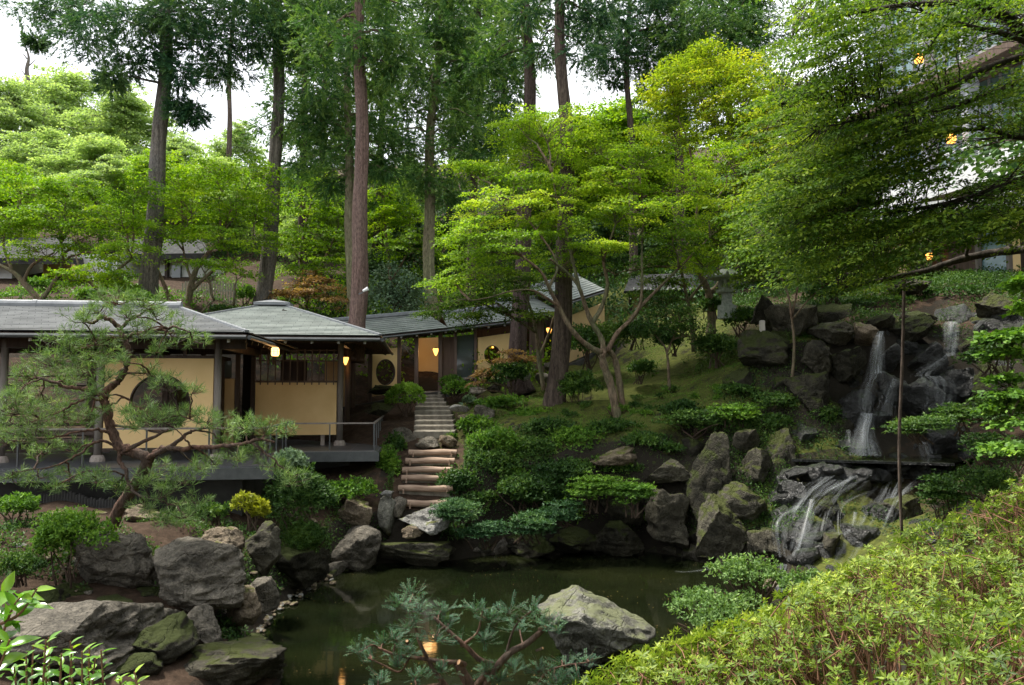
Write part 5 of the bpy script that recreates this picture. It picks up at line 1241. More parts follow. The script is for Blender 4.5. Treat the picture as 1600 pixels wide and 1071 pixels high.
cedar(P(238, 485, 28), topat(238, 485, 256, 0, 28, 26), .34, zof(20, 28), 3.0, 'grey cedar trunk far left, rising behind the hall roof', 'bark_grey', 'cedar_blue', 22, 11, ex1, shoots=46)
cedar(P(413, 490, 30), topat(413, 490, 434, 60, 30, 27), .32, zof(75, 30), 3.0, 'straight grey cedar behind the gap between hall and pavilion roofs', 'bark_grey', 'cedar', 26, 12, [(P(430, 60, 29), .9, 5), (P(455, 30, 29), 1.2, 6), (P(400, 20, 29), 1.0, 5), (P(470, 90, 29.5), .8, 4)])
cedar(P(549, 535, 24.6), topat(549, 520, 571, 0, 24.6, 24), .28, zof(60, 24.6), 2.6, 'reddish peeling cedar trunk directly behind the pavilion roof', 'bark_red', 'cedar', 20, 13, [(P(600, 55, 24), .8, 4), (P(615, 105, 24.3), .55, 4), (P(575, 60, 23.8), .7, 4), (P(520, 40, 25), .9, 4), (P(595, 130, 25), .45, 3), (P(500, 90, 25.5), .9, 4)])
cedar(P(542, 500, 30), topat(542, 500, 549, 200, 30, 26), .2, zof(290, 30), 2.4, 'thin grey green cedar trunk half hidden by the reddish one', 'bark_green', 'cedar', 30, 14, [(P(500, 200, 30), 1.0, 6), (P(470, 175, 30), .7, 5), (P(520, 240, 30.5), .9, 5), (P(475, 260, 31), .7, 4), (P(510, 300, 31), .5, 3), (P(590, 210, 31), .9, 5), (P(600, 260, 31), .6, 4)])
cedar(P(671, 500, 32), topat(671, 490, 682, 0, 32, 25), .27, zof(300, 32), 2.3, 'slim greenish cedar rising behind the gallery roof, left of the fading one', 'bark_green', 'cedar', 46, 15, [(P(650, 110, 31), .9, 5), (P(690, 60, 31), 1.0, 6), (P(640, 180, 32), .6, 3), (P(720, 100, 31.5), .7, 4)])
cedar(P(740, 505, 37), topat(740, 490, 746, 0, 37, 28), .26, zof(260, 37), 2.6, 'slim cedar behind the gallery roof, between the greenish and the purple trunks', 'bark_dark', 'cedar', 44, 16, [(P(742, 90, 35), .8, 5), (P(715, 160, 36), .8, 4), (P(780, 170, 36), .8, 4)])
cedar(P(817, 590, 26.2), topat(817, 570, 820, 0, 26.2, 24), .31, zof(100, 26.2), 2.1, 'thick purple brown cedar in front of the gallery roof', 'bark_purple', 'cedar', 16, 17, [(P(770, 60, 27), .9, 4), (P(755, 110, 27), .6, 3)])
cedar(P(874, 640, 23), topat(874, 628, 881, 0, 23, 21), .30, zof(70, 23), 1.6, 'tallest dark cedar on the moss slope, its foot beside a shrub', 'bark_dark', 'cedar_blue', 12, 18, [(P(930, 30, 23.5), .6, 3), (P(960, 15, 24), .8, 4), (P(840, 15, 24), .6, 3)], shoots=20)
cedar(P(985, 470, 36), topat(985, 440, 985, 60, 36, 27), .21, zof(110, 36), 3.2, 'slender cedar standing against the sky gap above the bright maple', 'bark_dark', 'cedar_blue', 24, 19, [(P(945, 95, 35), .9, 5), (P(930, 45, 35), 1.1, 5), (P(1010, 90, 36), .9, 5), (P(965, 50, 36), 1.3, 6), (P(1000, 20, 36), 1.2, 6), (P(960, 130, 36), .3, 2)])
cedar(P(1149, 500, 34), topat(1149, 470, 1142, 0, 34, 27), .22, zof(120, 34), 3.0, 'cedar behind the stone lantern with a dark dense top', 'bark_purple', 'cedar', 34, 20, [(P(1150, 60, 33), 1.3, 8), (P(1100, 50, 33), 1.2, 7), (P(1180, 40, 33), .8, 5), (P(1120, 110, 33), .6, 4)])
cedar(P(1066, 470, 37), topat(1066, 440, 1063, 0, 37, 29), .26, zof(180, 37), 3.0, 'dark cedar behind the golden maple top', 'bark_dark', 'cedar', 36, 21, [(P(1060, 100, 36), .9, 6), (P(1030, 60, 36), 1.0, 5), (P(1050, 180, 37), .6, 4)])
# the cedars further up the hill, their crowns closing the grove
far = [(470, 480, 38, .2, 300), (500, 470, 42, .22, 330), (590, 470, 44, .22, 340), (700, 455, 47, .22, 330), (780, 460, 43, .24, 300), (350, 470, 60, .25, -80)]
place = ['left of the thin grey green one', 'behind the pavilion peak', 'behind the reddish trunk on its right', 'between the slim ones behind the gallery', 'just left of the purple trunk', 'at the very top, between the two grey trunks']
for k, (px, py, d, r_, lo) in enumerate(far):
    b = P(px, py, d); b[2] = g(b[0], b[1]) - .1; cedar(b, b + [.4, 0, 30 - b[2] * .3], r_, zof(lo, d), 2.5, f'dim background cedar {place[k]}', 'bark_dark', ('cedar', 'cedar_blue')[k % 2], 42, 40 + k, shoots=16, blades=10, L=.24, W=.055, zmax=zof(-40, d), group='cedars up the hill', cR=.75)

# ------------------------------------------------------------------ trees of the hill, three kinds copied
def clonetree(o, loc, rz, s_, label, group=None):
    c = o.copy(); COL.objects.link(c); c.location = [float(k) for k in loc]; c.rotation_euler = (0, 0, rz); c.scale = (s_, s_, s_); c['label'] = label
    if group: c['group'] = group
    for ch in o.children: h = ch.copy(); COL.objects.link(h); h.parent = c
    return c
def proto_tree(name, label, mat, H, seed, L, nblob, per, bark='bark_dark', padR=.85, nj=11):
    rng = np.random.default_rng(seed); blobs = []
    for i in range(nblob):
        f = rng.uniform(.28, 1); a = rng.uniform(0, 6.28); rr = H * .34 * math.sin(math.pi * (f * .78 + .12)) ** .7 * rng.uniform(.35, 1)
        blobs.append(((rr * math.cos(a), rr * math.sin(a), H * f), (H * .16, H * .16, H * .12), nj))
    limbs = [([(0, 0, -1), (.1, 0, H * .2), (-.1, .1, H * .45), (.05, 0, H * .85)], H * .018, .03)]
    for i in range(5):
        a = i * 1.3 + rng.uniform(0, .6); limbs.append(([(0, 0, H * (.22 + .08 * i)), (math.cos(a) * H * .14, math.sin(a) * H * .14, H * (.36 + .08 * i)), (math.cos(a) * H * .25, math.sin(a) * H * .25, H * (.44 + .09 * i))], H * .009, .03))
    return broad_tree(name, label, 'tree', (0, 0, 0), limbs, blobs, M[mat], M[bark], L, per, padR, seed, group=None, twig=.02, aspect=.75, jit=.55, thick=.08, droop=.25, pm=1.5, lm=2.2, padshell=.05, layer=False)
def seat(o, px, pyt, d, s_, rz, H):
    """moves the tree so that its top shows at pixel px, pyt"""
    t = P(px, pyt, d); b = np.array([t[0], t[1], 0]); b[2] = g(b[0], b[1]) - .2; s2 = (t[2] - b[2]) / H; o.location = [float(k) for k in b]; o.scale = (s2 * s_, s2 * s_, s2); o.rotation_euler = (0, 0, rz)
hp = [('pale', 0), ('pale', 1), ('dark', 2)]
protos = {}
spots = [ # kind, px, py of the top, depth, width factor, label
 ('pale', 20, 130, 62, 1.0, 'tall pale tree at the far left edge under the white sky'), ('pale', 120, 120, 70, 1.2, 'broad pale tree left of the grey cedar, its top at the sky'), ('pale', 200, 150, 60, 1.1, 'pale tree immediately left of the grey cedar trunk'),
 ('pale', 60, 210, 50, 1.2, 'pale rounded tree above the left maples'), ('pale', 160, 220, 48, 1.3, 'pale low tree between the far left cedar and the left edge'), ('pale', 290, 220, 58, 1.0, 'pale tree right of the far left cedar trunk'),
 ('pale', 370, 200, 64, .9, 'pale tree in the sky gap between the grey cedars'), ('mid', 260, 245, 46, 1.2, 'mid green tree behind the maple right of the far left cedar'), ('pale', 345, 250, 50, 1.1, 'pale small tree left of the second grey cedar'),
 ('mid', 0, 250, 42, 1.0, 'mid green tree cut by the left picture edge'), ('mid', 470, 270, 48, 1.3, 'light tree right of the second grey cedar trunk'), ('pale', 500, 300, 42, 1.2, 'pale tree behind the pavilion, above the orange bush'), ('mid', 600, 290, 46, 1.2, 'light green tree between the reddish and the greenish trunks'),
 ('pale', 640, 250, 60, 1.0, 'far pale tree glimpsed left of the greenish trunk'), ('dark', 640, 330, 44, 1.2, 'dark understory tree left of the slim greenish trunk'), ('dark', 705, 340, 42, 1.2, 'dark understory tree between the slim trunks'), ('dark', 780, 330, 44, 1.2, 'dark understory tree left of the purple trunk'), ('dark', 590, 390, 38, 1.1, 'dark low tree right of the reddish trunk'),
 ('mid', 860, 190, 50, 1.2, 'light tree behind the tallest dark cedar'), ('mid', 920, 180, 46, 1.3, 'light green tree below the sky gap'), ('dark', 930, 330, 40, 1.2, 'dark tree behind the bright maple'), ('mid', 1010, 160, 44, 1.2, 'light green tree left of the golden maple'), ('dark', 1040, 300, 40, 1.2, 'dark tree behind the golden maple'),
 ('dark', 1120, 280, 40, 1.3, 'dark tree above the stone lantern'), ('dark', 1200, 260, 38, 1.4, 'dark tree behind the big overhanging maple, left side'), ('dark', 1290, 240, 40, 1.4, 'dark tree behind the big overhanging maple, middle'), ('dark', 1240, 130, 50, 1.2, 'far dark tree left of the glass building'), ('dark', 1370, 340, 33, 1.0, 'dark tree left of the ochre terrace house'),
 ('mid', 1180, 330, 34, 1.1, 'green tree behind the white marker'), ('mid', -80, 200, 50, 1.2, 'green tree mostly beyond the left picture edge'), ('dark', 870, 400, 38, 1.0, 'dark bushy tree above the gallery roof, right of the purple trunk'),('dark', 740, 420, 41, 1.0, 'dark bushy tree above the gallery roof, left of the purple trunk')]
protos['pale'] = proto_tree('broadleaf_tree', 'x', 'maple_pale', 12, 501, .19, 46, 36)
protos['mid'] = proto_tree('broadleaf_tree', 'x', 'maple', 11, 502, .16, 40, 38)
protos['dark'] = proto_tree('evergreen_tree', 'x', 'evergreen', 10, 503, .16, 32, 42)
used = set(); Hs = {'pale': 12.6, 'mid': 11.6, 'dark': 10.6}
for k, (kind, px, py, d, wf, lab) in enumerate(spots):
    if kind not in used: used.add(kind); o = protos[kind]; o['label'] = lab; o['group'] = 'trees of the hill'
    else: o = clonetree(protos[kind], (0, 0, 0), 0, 1, lab, 'trees of the hill')
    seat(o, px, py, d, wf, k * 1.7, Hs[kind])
# bare dead treetop at the far left
b = P(44, 150, 66); root = empty('dead_tree', b - [0, 0, 8], 'bare dead treetop against the white sky at the far left', 'tree')
m = MB(); m.tube(smoothpath([b - [0, 0, 8], b, P(42, 110, 66), P(45, 90, 66), P(38, 68, 66)], 4), np.linspace(.3, .04, 17), 7); m.build('trunk', M['bark_grey'], root, True)
m = MB(); 
for a, c in (((43, 105), (57, 92)), ((44, 125), (30, 104)), ((43, 140), (62, 118)), ((42, 92), (33, 80))): m.tube([P(*a, 66), P(*c, 66)], [.07, .02], 5)
m.build('branch', M['bark_grey'], root)

# ------------------------------------------------------------------ maples
def PP(*l): return [P(*q) for q in l]
def B(px, py, d, rx, ry, n, dz=None):
    rd = PX(rx, d) if dz is None else dz; return (P(px, py, d), (PX(rx, d), rd, PX(ry, d)), n)
bz = P(965, 650, 21)
broad_tree('maple_tree', 'big bright green maple with forked pale trunk on the moss slope', 'tree', bz, [
    (PP((968, 665, 21), (962, 640, 21), (955, 605, 21), (944, 572, 20.9), (940, 552, 20.8)), .13, .10),
    (PP((975, 655, 21.2), (968, 600, 21.2), (960, 560, 21.1), (948, 545, 20.9)), .10, .07),
    (PP((940, 552, 20.8), (915, 538, 20.6), (893, 515, 20.3), (872, 478, 20.2), (858, 450, 20), (845, 425, 19.8), (815, 400, 19.6)), .085, .03),
    (PP((943, 556, 20.8), (940, 530, 20.9), (925, 505, 20.8), (915, 480, 20.7), (905, 450, 20.5), (890, 430, 20.4), (860, 405, 20)), .085, .03),
    (PP((925, 505, 20.8), (940, 480, 21), (949, 445, 21), (943, 410, 21), (950, 385, 21), (962, 350, 21)), .07, .025),
    (PP((905, 450, 20.5), (893, 400, 20.6), (882, 350, 20.8), (870, 310, 21), (862, 270, 21)), .05, .02),
    (PP((948, 550, 20.9), (965, 520, 21), (985, 500, 21.2), (1000, 475, 21.2), (1003, 440, 21.3), (1003, 390, 21.5), (1005, 330, 21.6), (1000, 280, 21.8)), .07, .02),
    (PP((985, 500, 21.2), (1010, 470, 21.5), (1040, 440, 21.8), (1075, 405, 22), (1110, 370, 22.2)), .06, .02),
    (PP((872, 478, 20.2), (835, 455, 19.8), (800, 455, 19.4), (765, 465, 19.2), (735, 470, 19)), .035, .012),
    (PP((858, 450, 20), (870, 410, 20.2), (830, 350, 20.2), (800, 320, 20.2)), .04, .015)],
    [B(850, 215, 22, 85, 26, 26), B(812, 200, 22, 45, 12, 8), B(735, 272, 21, 34, 12, 7), B(760, 282, 21, 40, 12, 8), B(795, 330, 20.5, 100, 30, 30), B(830, 300, 21, 60, 20, 14), B(740, 365, 19.6, 60, 22, 14), B(770, 395, 19.6, 85, 28, 22),
     B(860, 255, 22.5, 90, 34, 24), B(930, 240, 23, 60, 34, 16), B(960, 290, 21.5, 60, 26, 16), B(1000, 260, 22, 60, 28, 16), B(995, 330, 21, 75, 26, 18), B(940, 385, 20.5, 60, 14, 12), B(1060, 300, 22, 80, 40, 24), B(1120, 350, 22.5, 60, 34, 16), B(1050, 370, 21.5, 60, 22, 14),
     B(870, 355, 21, 60, 24, 14), B(700, 440, 19.6, 40, 14, 9), B(1140, 265, 24, 50, 30, 12), B(880, 420, 22, 60, 26, 14), B(1100, 420, 22.5, 50, 24, 10), B(1150, 400, 23, 60, 26, 12), B(1170, 330, 23, 60, 30, 14), B(960, 335, 21.5, 60, 24, 14), B(900, 300, 21.5, 60, 20, 12)],
    M['maple_lime'], M['bark_maple'], .062, 84, .50, 60, twig=.010, limb_r=.04)
broad_tree('maple_tree', 'low spreading maple boughs drooping over the gallery roof', 'tree', P(822, 600, 24.5), [
    (PP((850, 610, 24), (842, 560, 24), (838, 520, 23.8), (828, 480, 23.6), (812, 440, 23.4)), .08, .03), (PP((842, 560, 24), (858, 520, 24), (868, 490, 24), (885, 470, 24)), .05, .02), (PP((838, 520, 23.8), (790, 490, 22.8), (740, 470, 22.2)), .04, .015)],
    [B(720, 475, 22.4, 55, 11, 14), B(770, 465, 22.4, 50, 14, 12), B(725, 508, 22.4, 45, 10, 10), B(670, 488, 22.2, 26, 5, 5), B(775, 440, 22.6, 60, 22, 14), B(790, 500, 22.6, 40, 14, 8), B(830, 440, 23, 50, 24, 12), B(850, 490, 23.5, 40, 14, 6)],
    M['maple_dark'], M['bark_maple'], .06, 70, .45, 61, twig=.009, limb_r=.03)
broad_tree('maple_tree', 'golden topped maple between the bright maple and the overhanging one', 'tree', P(1110, 515, 26), [
    (PP((1110, 525, 26), (1112, 490, 26), (1106, 455, 26), (1090, 420, 26), (1085, 380, 26), (1092, 300, 26)), .17, .05), (PP((1108, 460, 26), (1125, 440, 26), (1130, 400, 26), (1150, 340, 26), (1160, 280, 26)), .10, .03), (PP((1090, 420, 26), (1062, 380, 26), (1050, 320, 26)), .08, .03)],
    [B(1070, 115, 27, 50, 24, 16), B(1110, 100, 27, 50, 16, 14), B(1160, 110, 26, 50, 24, 16), B(1090, 160, 26.5, 70, 34, 24), B(1050, 150, 27, 50, 36, 16), B(1160, 165, 25.5, 60, 36, 20), B(1200, 150, 25, 50, 30, 14), B(1040, 210, 27, 60, 30, 14), B(1110, 220, 26, 60, 34, 18), B(1180, 220, 25, 60, 34, 18), B(1130, 290, 25.5, 60, 34, 16), B(1200, 290, 25, 50, 34, 12), B(1240, 170, 22, 50, 30, 16), B(1250, 240, 21.5, 50, 30, 16), B(1230, 300, 22, 50, 30, 14), B(1190, 350, 23, 50, 26, 12), B(1275, 205, 20, 40, 24, 10)],
    M['maple_gold'], M['bark_maple'], .078, 80, .58, 62, twig=.012)
broad_tree('maple_tree', 'shaded maple crown hanging between the moss slope and the waterfall', 'tree', P(1234, 615, 20.2), [
    (PP((1232, 640, 20.2), (1238, 590, 20.2), (1241, 540, 20.2), (1236, 490, 20.2), (1231, 460, 20.2), (1215, 420, 20.2)), .05, .02), (PP((1237, 495, 20.2), (1246, 450, 20.3), (1248, 400, 20.4)), .03, .012), (PP((1238, 500, 20.2), (1262, 470, 20), (1290, 445, 20)), .025, .01)],
    [B(1190, 400, 20.5, 60, 24, 20), B(1250, 380, 20, 60, 26, 20), B(1220, 430, 20.5, 60, 20, 14), B(1290, 420, 19.5, 50, 24, 14), B(1160, 350, 21.5, 50, 26, 14), B(1320, 380, 19, 60, 26, 18), B(1230, 330, 21, 60, 26, 16), B(1180, 440, 21, 40, 18, 10), B(1350, 430, 18.5, 60, 20, 14)],
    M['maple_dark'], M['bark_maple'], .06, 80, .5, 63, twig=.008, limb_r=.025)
broad_tree('maple_tree', 'bright maple above the hall roof at the far left', 'tree', P(60, 500, 28), [
    (PP((72, 510, 28), (60, 470, 28), (35, 440, 28), (20, 425, 28), (-10, 410, 28)), .14, .05), (PP((35, 445, 28), (50, 415, 28), (85, 395, 28)), .08, .03), (PP((60, 475, 28), (85, 440, 28), (98, 410, 28), (95, 380, 28)), .09, .03), (PP((20, 425, 28), (5, 380, 28), (20, 340, 28)), .06, .02)],
    [B(40, 305, 28, 70, 26, 22), B(110, 300, 28, 60, 26, 18), B(20, 350, 27.5, 60, 24, 18), B(90, 350, 27.5, 70, 24, 20), B(150, 320, 28, 50, 26, 14), B(140, 370, 27.5, 60, 22, 16), B(60, 395, 27, 60, 16, 12), B(-20, 320, 28, 50, 34, 12), B(175, 400, 27, 40, 16, 8)],
    M['maple'], M['bark_maple'], .085, 66, .62, 64, twig=.012)
broad_tree('maple_tree', 'leafy maple with crooked trunk just left of the far left cedar', 'tree', P(165, 490, 26.5), [
    (PP((168, 505, 26.5), (165, 475, 26.5), (155, 455, 26.5), (175, 430, 26.5), (205, 405, 26.5)), .10, .04), (PP((155, 455, 26.5), (130, 430, 26.5), (118, 400, 26.5)), .06, .03)],
    [B(190, 345, 26, 50, 28, 18), B(150, 430, 26, 40, 14, 8), B(210, 310, 26.5, 50, 24, 14), B(205, 400, 26, 40, 18, 10), B(190, 440, 26, 34, 14, 8), B(110, 440, 26, 30, 12, 5)],
    M['maple'], M['bark_maple'], .08, 66, .55, 65, twig=.011)
broad_tree('maple_tree', 'wide maple with twisting limbs between the two grey cedars', 'tree', P(290, 495, 29), [
    (PP((292, 505, 29), (295, 470, 29), (300, 440, 29), (310, 415, 29), (330, 390, 29), (345, 375, 29)), .15, .05), (PP((270, 500, 29), (265, 470, 29), (252, 435, 29), (235, 405, 29), (222, 395, 29)), .10, .04), (PP((298, 455, 29), (325, 430, 29), (352, 410, 29), (395, 395, 29)), .08, .03), (PP((300, 440, 29), (290, 410, 29), (285, 380, 29)), .06, .03), (PP((315, 488, 28), (335, 470, 28), (365, 478, 28)), .04, .02)],
    [B(280, 290, 29, 55, 24, 20), B(340, 275, 29, 55, 22, 18), B(300, 335, 28.5, 70, 24, 20), B(370, 320, 28.5, 60, 28, 20), B(260, 370, 28, 50, 20, 12), B(340, 375, 28, 60, 18, 14), B(400, 380, 28, 50, 18, 12), B(395, 280, 29, 45, 24, 12), B(370, 425, 27.5, 50, 12, 8), B(310, 410, 27.5, 40, 10, 6), B(400, 340, 29, 40, 20, 10)],
    M['maple'], M['bark_maple'], .085, 66, .60, 66, twig=.012)
broad_tree('maple_tree', 'light maple behind the pavilion, left of the reddish trunk', 'tree', P(480, 490, 33), [
    (PP((482, 500, 33), (478, 450, 33), (470, 400, 33), (480, 340, 33)), .12, .04), (PP((478, 450, 33), (510, 400, 33), (530, 350, 33)), .08, .03)],
    [B(470, 320, 33, 45, 26, 14), B(520, 330, 33, 40, 26, 12), B(500, 370, 32.5, 60, 24, 16), B(455, 390, 32, 40, 20, 10), B(520, 410, 32, 50, 16, 12), B(465, 430, 32, 40, 14, 8), B(500, 290, 34, 40, 16, 10)],
    M['maple'], M['bark_maple'], .095, 60, .62, 67, twig=.013)
broad_tree('maple_tree', 'bright maple right of the reddish trunk above the gallery roof', 'tree', P(620, 500, 34), [
    (PP((618, 505, 34), (612, 450, 34), (605, 390, 34), (600, 330, 34)), .12, .04), (PP((612, 440, 34), (640, 390, 34)), .06, .03)],
    [B(600, 310, 34, 40, 24, 14), B(640, 345, 34, 40, 20, 12), B(585, 350, 33.5, 30, 20, 8), B(610, 390, 33, 40, 20, 10), B(655, 380, 33, 36, 18, 8), B(690, 400, 34, 36, 18, 8)],
    M['maple'], M['bark_maple'], .095, 60, .62, 68, twig=.013)
broad_tree('orange_maple', 'orange tinged small maple behind the pavilion peak', 'tree', P(480, 490, 31), [(PP((478, 500, 31), (480, 470, 31), (490, 450, 31)), .06, .03), (PP((480, 470, 31), (460, 450, 31)), .04, .02)],
    [B(470, 455, 30.5, 36, 12, 10), B(510, 462, 30.5, 30, 12, 8), B(450, 470, 30, 26, 9, 6), B(490, 437, 31, 26, 8, 6), B(530, 480, 30, 24, 9, 5)], M['maple_red'], M['bark_maple'], .085, 60, .5, 69)
broad_tree('grey_leaved_tree', 'grey green broadleaf bush tree right of the reddish trunk', 'tree', P(618, 500, 30), [(PP((618, 505, 30), (616, 480, 30), (612, 450, 30)), .05, .03), (PP((616, 480, 30), (640, 455, 30)), .04, .02), (PP((616, 480, 30), (595, 455, 30)), .04, .02)],
    [B(610, 440, 30, 24, 20, 12), B(635, 455, 30, 26, 18, 12), B(595, 465, 30, 26, 16, 10), B(625, 480, 29.8, 36, 12, 12), B(650, 475, 30, 20, 14, 6)], M['grey_leaf'], M['twig'], .10, 34, .36, 70, thick=.5, jit=1.0)
broad_tree('rust_maple', 'small weeping maple with rusty pink leaves before the round gallery window', 'tree', P(795, 615, 25), [(PP((800, 622, 25), (798, 600, 25), (790, 580, 25), (775, 572, 25)), .05, .02), (PP((798, 598, 25), (815, 575, 25), (822, 565, 25)), .03, .015)],
    [B(770, 578, 24.8, 24, 10, 9), B(805, 562, 25, 24, 8, 9), B(755, 597, 24.6, 14, 10, 6), B(820, 558, 25, 16, 6, 5), B(748, 610, 24.5, 10, 8, 3), B(785, 563, 25, 18, 6, 5)], M['maple_red'], M['bark_maple'], .06, 50, .28, 71, twig=.007)
broad_tree('small_tree', 'thin dark leaved tree with a bare orange trunk on the moss slope', 'tree', P(1046, 602, 22.3), [(PP((1046, 610, 22.3), (1044, 570, 22.3), (1040, 545, 22.3), (1025, 525, 22.3)), .05, .02), (PP((1042, 552, 22.3), (1055, 520, 22.3), (1060, 500, 22.3)), .03, .015)],
    [B(1015, 512, 22, 36, 18, 16), B(1060, 500, 22, 36, 22, 18), B(1080, 525, 22, 26, 14, 8), B(1035, 480, 22.4, 30, 14, 9)], M['shrub_dark'], M['bark_maple'], .06, 50, .36, 72, thick=.3, jit=.8)
# the big overhanging maple: limbs come in from the right, its trunk stands just outside the picture
tb_ = P(1790, 560, 12.5); tb_[2] = g(tb_[0], tb_[1])
rngm = np.random.default_rng(9)
poly = [(1222, -20), (1640, -20), (1640, 400), (1600, 385), (1480, 405), (1400, 440), (1300, 450), (1200, 420), (1150, 340), (1165, 250), (1200, 150), (1195, 90), (1240, 40)]
def inpoly(x, y, pl):
    c = False
    for i in range(len(pl)):
        (x1, y1), (x2, y2) = pl[i], pl[i - 1]
        if (y1 > y) != (y2 > y) and x < (x2 - x1) * (y - y1) / (y2 - y1) + x1: c = not c
    return c
pl2 = []
while len(pl2) < 1250:
    x, y = rngm.uniform(1140, 1640), rngm.uniform(-20, 450)
    if not inpoly(x + rngm.normal() * 22, y + rngm.normal() * 16, poly): continue
    keep = 1.0 if (x > 1240 or y > 260) else .35
    for (a, b, c_, d_, k_) in ((1515, 20, 1615, 125, .08), (1465, 200, 1610, 280, .08), (1360, 285, 1500, 330, .3), (1430, 45, 1530, 110, .45), (1420, 120, 1600, 190, .5), (1420, 375, 1600, 440, .45)):
        if a < x < c_ and b < y < d_: keep = k_
    if rngm.uniform() < keep: pl2.append(P(x, y, rngm.uniform(9.2, 13.5)))
T0 = P(1760, 300, 12)
broad_tree('maple_tree', 'dark fine leaved maple whose long limbs sweep in from the right edge', 'tree', tb_, [
    ([tb_ - [0, 0, .4], P(1785, 480, 12.3), P(1765, 380, 12), T0, P(1740, 200, 11.6), P(1700, 100, 11.2), P(1640, 60, 10.8)], .24, .10),
    ([P(1640, 60, 10.8)] + PP((1600, 54, 10.6), (1580, 30, 10.4), (1566, 24, 10.3), (1526, 8, 10.2), (1489, 5, 10.2), (1414, 8, 10.4), (1374, 14, 10.6), (1290, 30, 11), (1240, 50, 11.3)), .085, .012),
    (PP((1640, 75, 10.8), (1600, 64, 10.3), (1560, 51, 10.1), (1526, 44, 10), (1502, 37, 10), (1478, 29, 10), (1445, 20, 10.1)), .045, .015),
    (PP((1740, 150, 11.4), (1650, 80, 10.8), (1600, 89, 10.4), (1566, 98, 10.2), (1532, 111, 10), (1499, 130, 10), (1465, 148, 10.1), (1431, 160, 10.3), (1397, 162, 10.5), (1364, 155, 10.7), (1330, 147, 11), (1270, 150, 11.5), (1220, 160, 12)), .06, .012),
    (PP((1745, 200, 11.6), (1650, 115, 10.8), (1600, 125, 10.4), (1549, 145, 10.2), (1499, 164, 10.1), (1448, 175, 10.2), (1397, 184, 10.4), (1347, 187, 10.6), (1280, 200, 11)), .05, .012),
    (PP((1750, 240, 11.8), (1650, 222, 11.2), (1600, 216, 11), (1576, 213, 11), (1543, 202, 10.9), (1482, 206, 11), (1431, 208, 11.1), (1350, 225, 11.4), (1270, 250, 11.8)), .04, .012),
    (PP((1755, 280, 11.9), (1660, 262, 11.2), (1600, 277, 10.8), (1549, 297, 10.6), (1482, 317, 10.6), (1397, 332, 10.8), (1330, 338, 11), (1262, 351, 11.4), (1190, 370, 12)), .045, .012),
    (PP((1770, 400, 12.4), (1680, 388, 13.5), (1600, 390, 14.4), (1549, 396, 14.9), (1499, 406, 15.1), (1448, 423, 15.2), (1408, 431, 15.2), (1360, 442, 15), (1310, 450, 14.8)), .11, .03),
    (PP((1485, 28, 10), (1462, 60, 10.1), (1440, 95, 10.3), (1430, 125, 10.5)), .018, .006), (PP((1374, 155, 10.7), (1372, 130, 10.8), (1366, 120, 10.8)), .01, .005)],
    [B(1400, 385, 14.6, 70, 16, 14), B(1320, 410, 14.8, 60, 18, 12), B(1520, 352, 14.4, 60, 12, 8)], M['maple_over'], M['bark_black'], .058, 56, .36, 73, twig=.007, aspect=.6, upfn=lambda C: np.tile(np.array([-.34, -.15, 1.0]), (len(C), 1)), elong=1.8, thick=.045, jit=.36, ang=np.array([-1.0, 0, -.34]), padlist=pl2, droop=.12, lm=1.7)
b_ = P(1640, 700, 8.2)
broad_tree('maple_tree', 'deep green maple screening the upper gallery and the stone lantern', 'tree', P(1085, 540, 25), [(PP((1085, 550, 25), (1080, 500, 25), (1070, 450, 25), (1060, 400, 25)), .09, .03), (PP((1075, 470, 25), (1110, 430, 25), (1150, 400, 25)), .05, .02)],
    [B(1020, 410, 25, 50, 22, 14), B(1070, 400, 25, 50, 24, 16), B(1040, 440, 25, 40, 12, 9), B(1090, 370, 25, 60, 26, 14), B(1010, 470, 25, 30, 12, 6), B(960, 430, 25, 40, 20, 8)], M['maple_dark'], M['bark_maple'], .07, 66, .5, 75)
# unseen trees added right of and behind the viewpoint to hold back sky light
for k, (x, y, s_) in enumerate([(13, 4, 1.5), (15.5, 9.5, 1.6), (18, 15, 1.5), (10, -4, 1.7), (4, -12, 1.6), (21, 22, 1.5), (12, 0, 1.4), (-14, -12, 1.4)]):
    o = clonetree(protos['dark'], (x, y, g(x, y) - .3), k * 2.1, s_, 'tall evergreen added out of view round the viewpoint to hold back sky light', 'added trees round the viewpoint')
broad_tree('young_maple', 'fresh green layered maple leaves low at the right picture edge', 'tree', b_, [([b_ - [0, 0, 1.5], P(1640, 640, 8.2), P(1625, 560, 8.3), P(1605, 500, 8.4)], .05, .015), (PP((1640, 650, 8.2), (1600, 620, 8.2), (1560, 600, 8.2)), .02, .008), (PP((1630, 580, 8.3), (1580, 540, 8.4)), .02, .008)],
    [B(1585, 520, 8.4, 30, 10, 12), B(1575, 565, 8.2, 40, 10, 14), B(1570, 590, 8.2, 30, 8, 8), B(1600, 630, 8.1, 40, 10, 12), B(1580, 655, 8, 40, 10, 10), B(1595, 700, 7.9, 40, 12, 12), B(1590, 740, 7.8, 40, 10, 8), B(1610, 480, 8.4, 24, 8, 6), B(1555, 672, 8.2, 26, 8, 6)], M['shrub'], M['twig'], .055, 44, .17, 74, twig=.004, limb_r=.012)
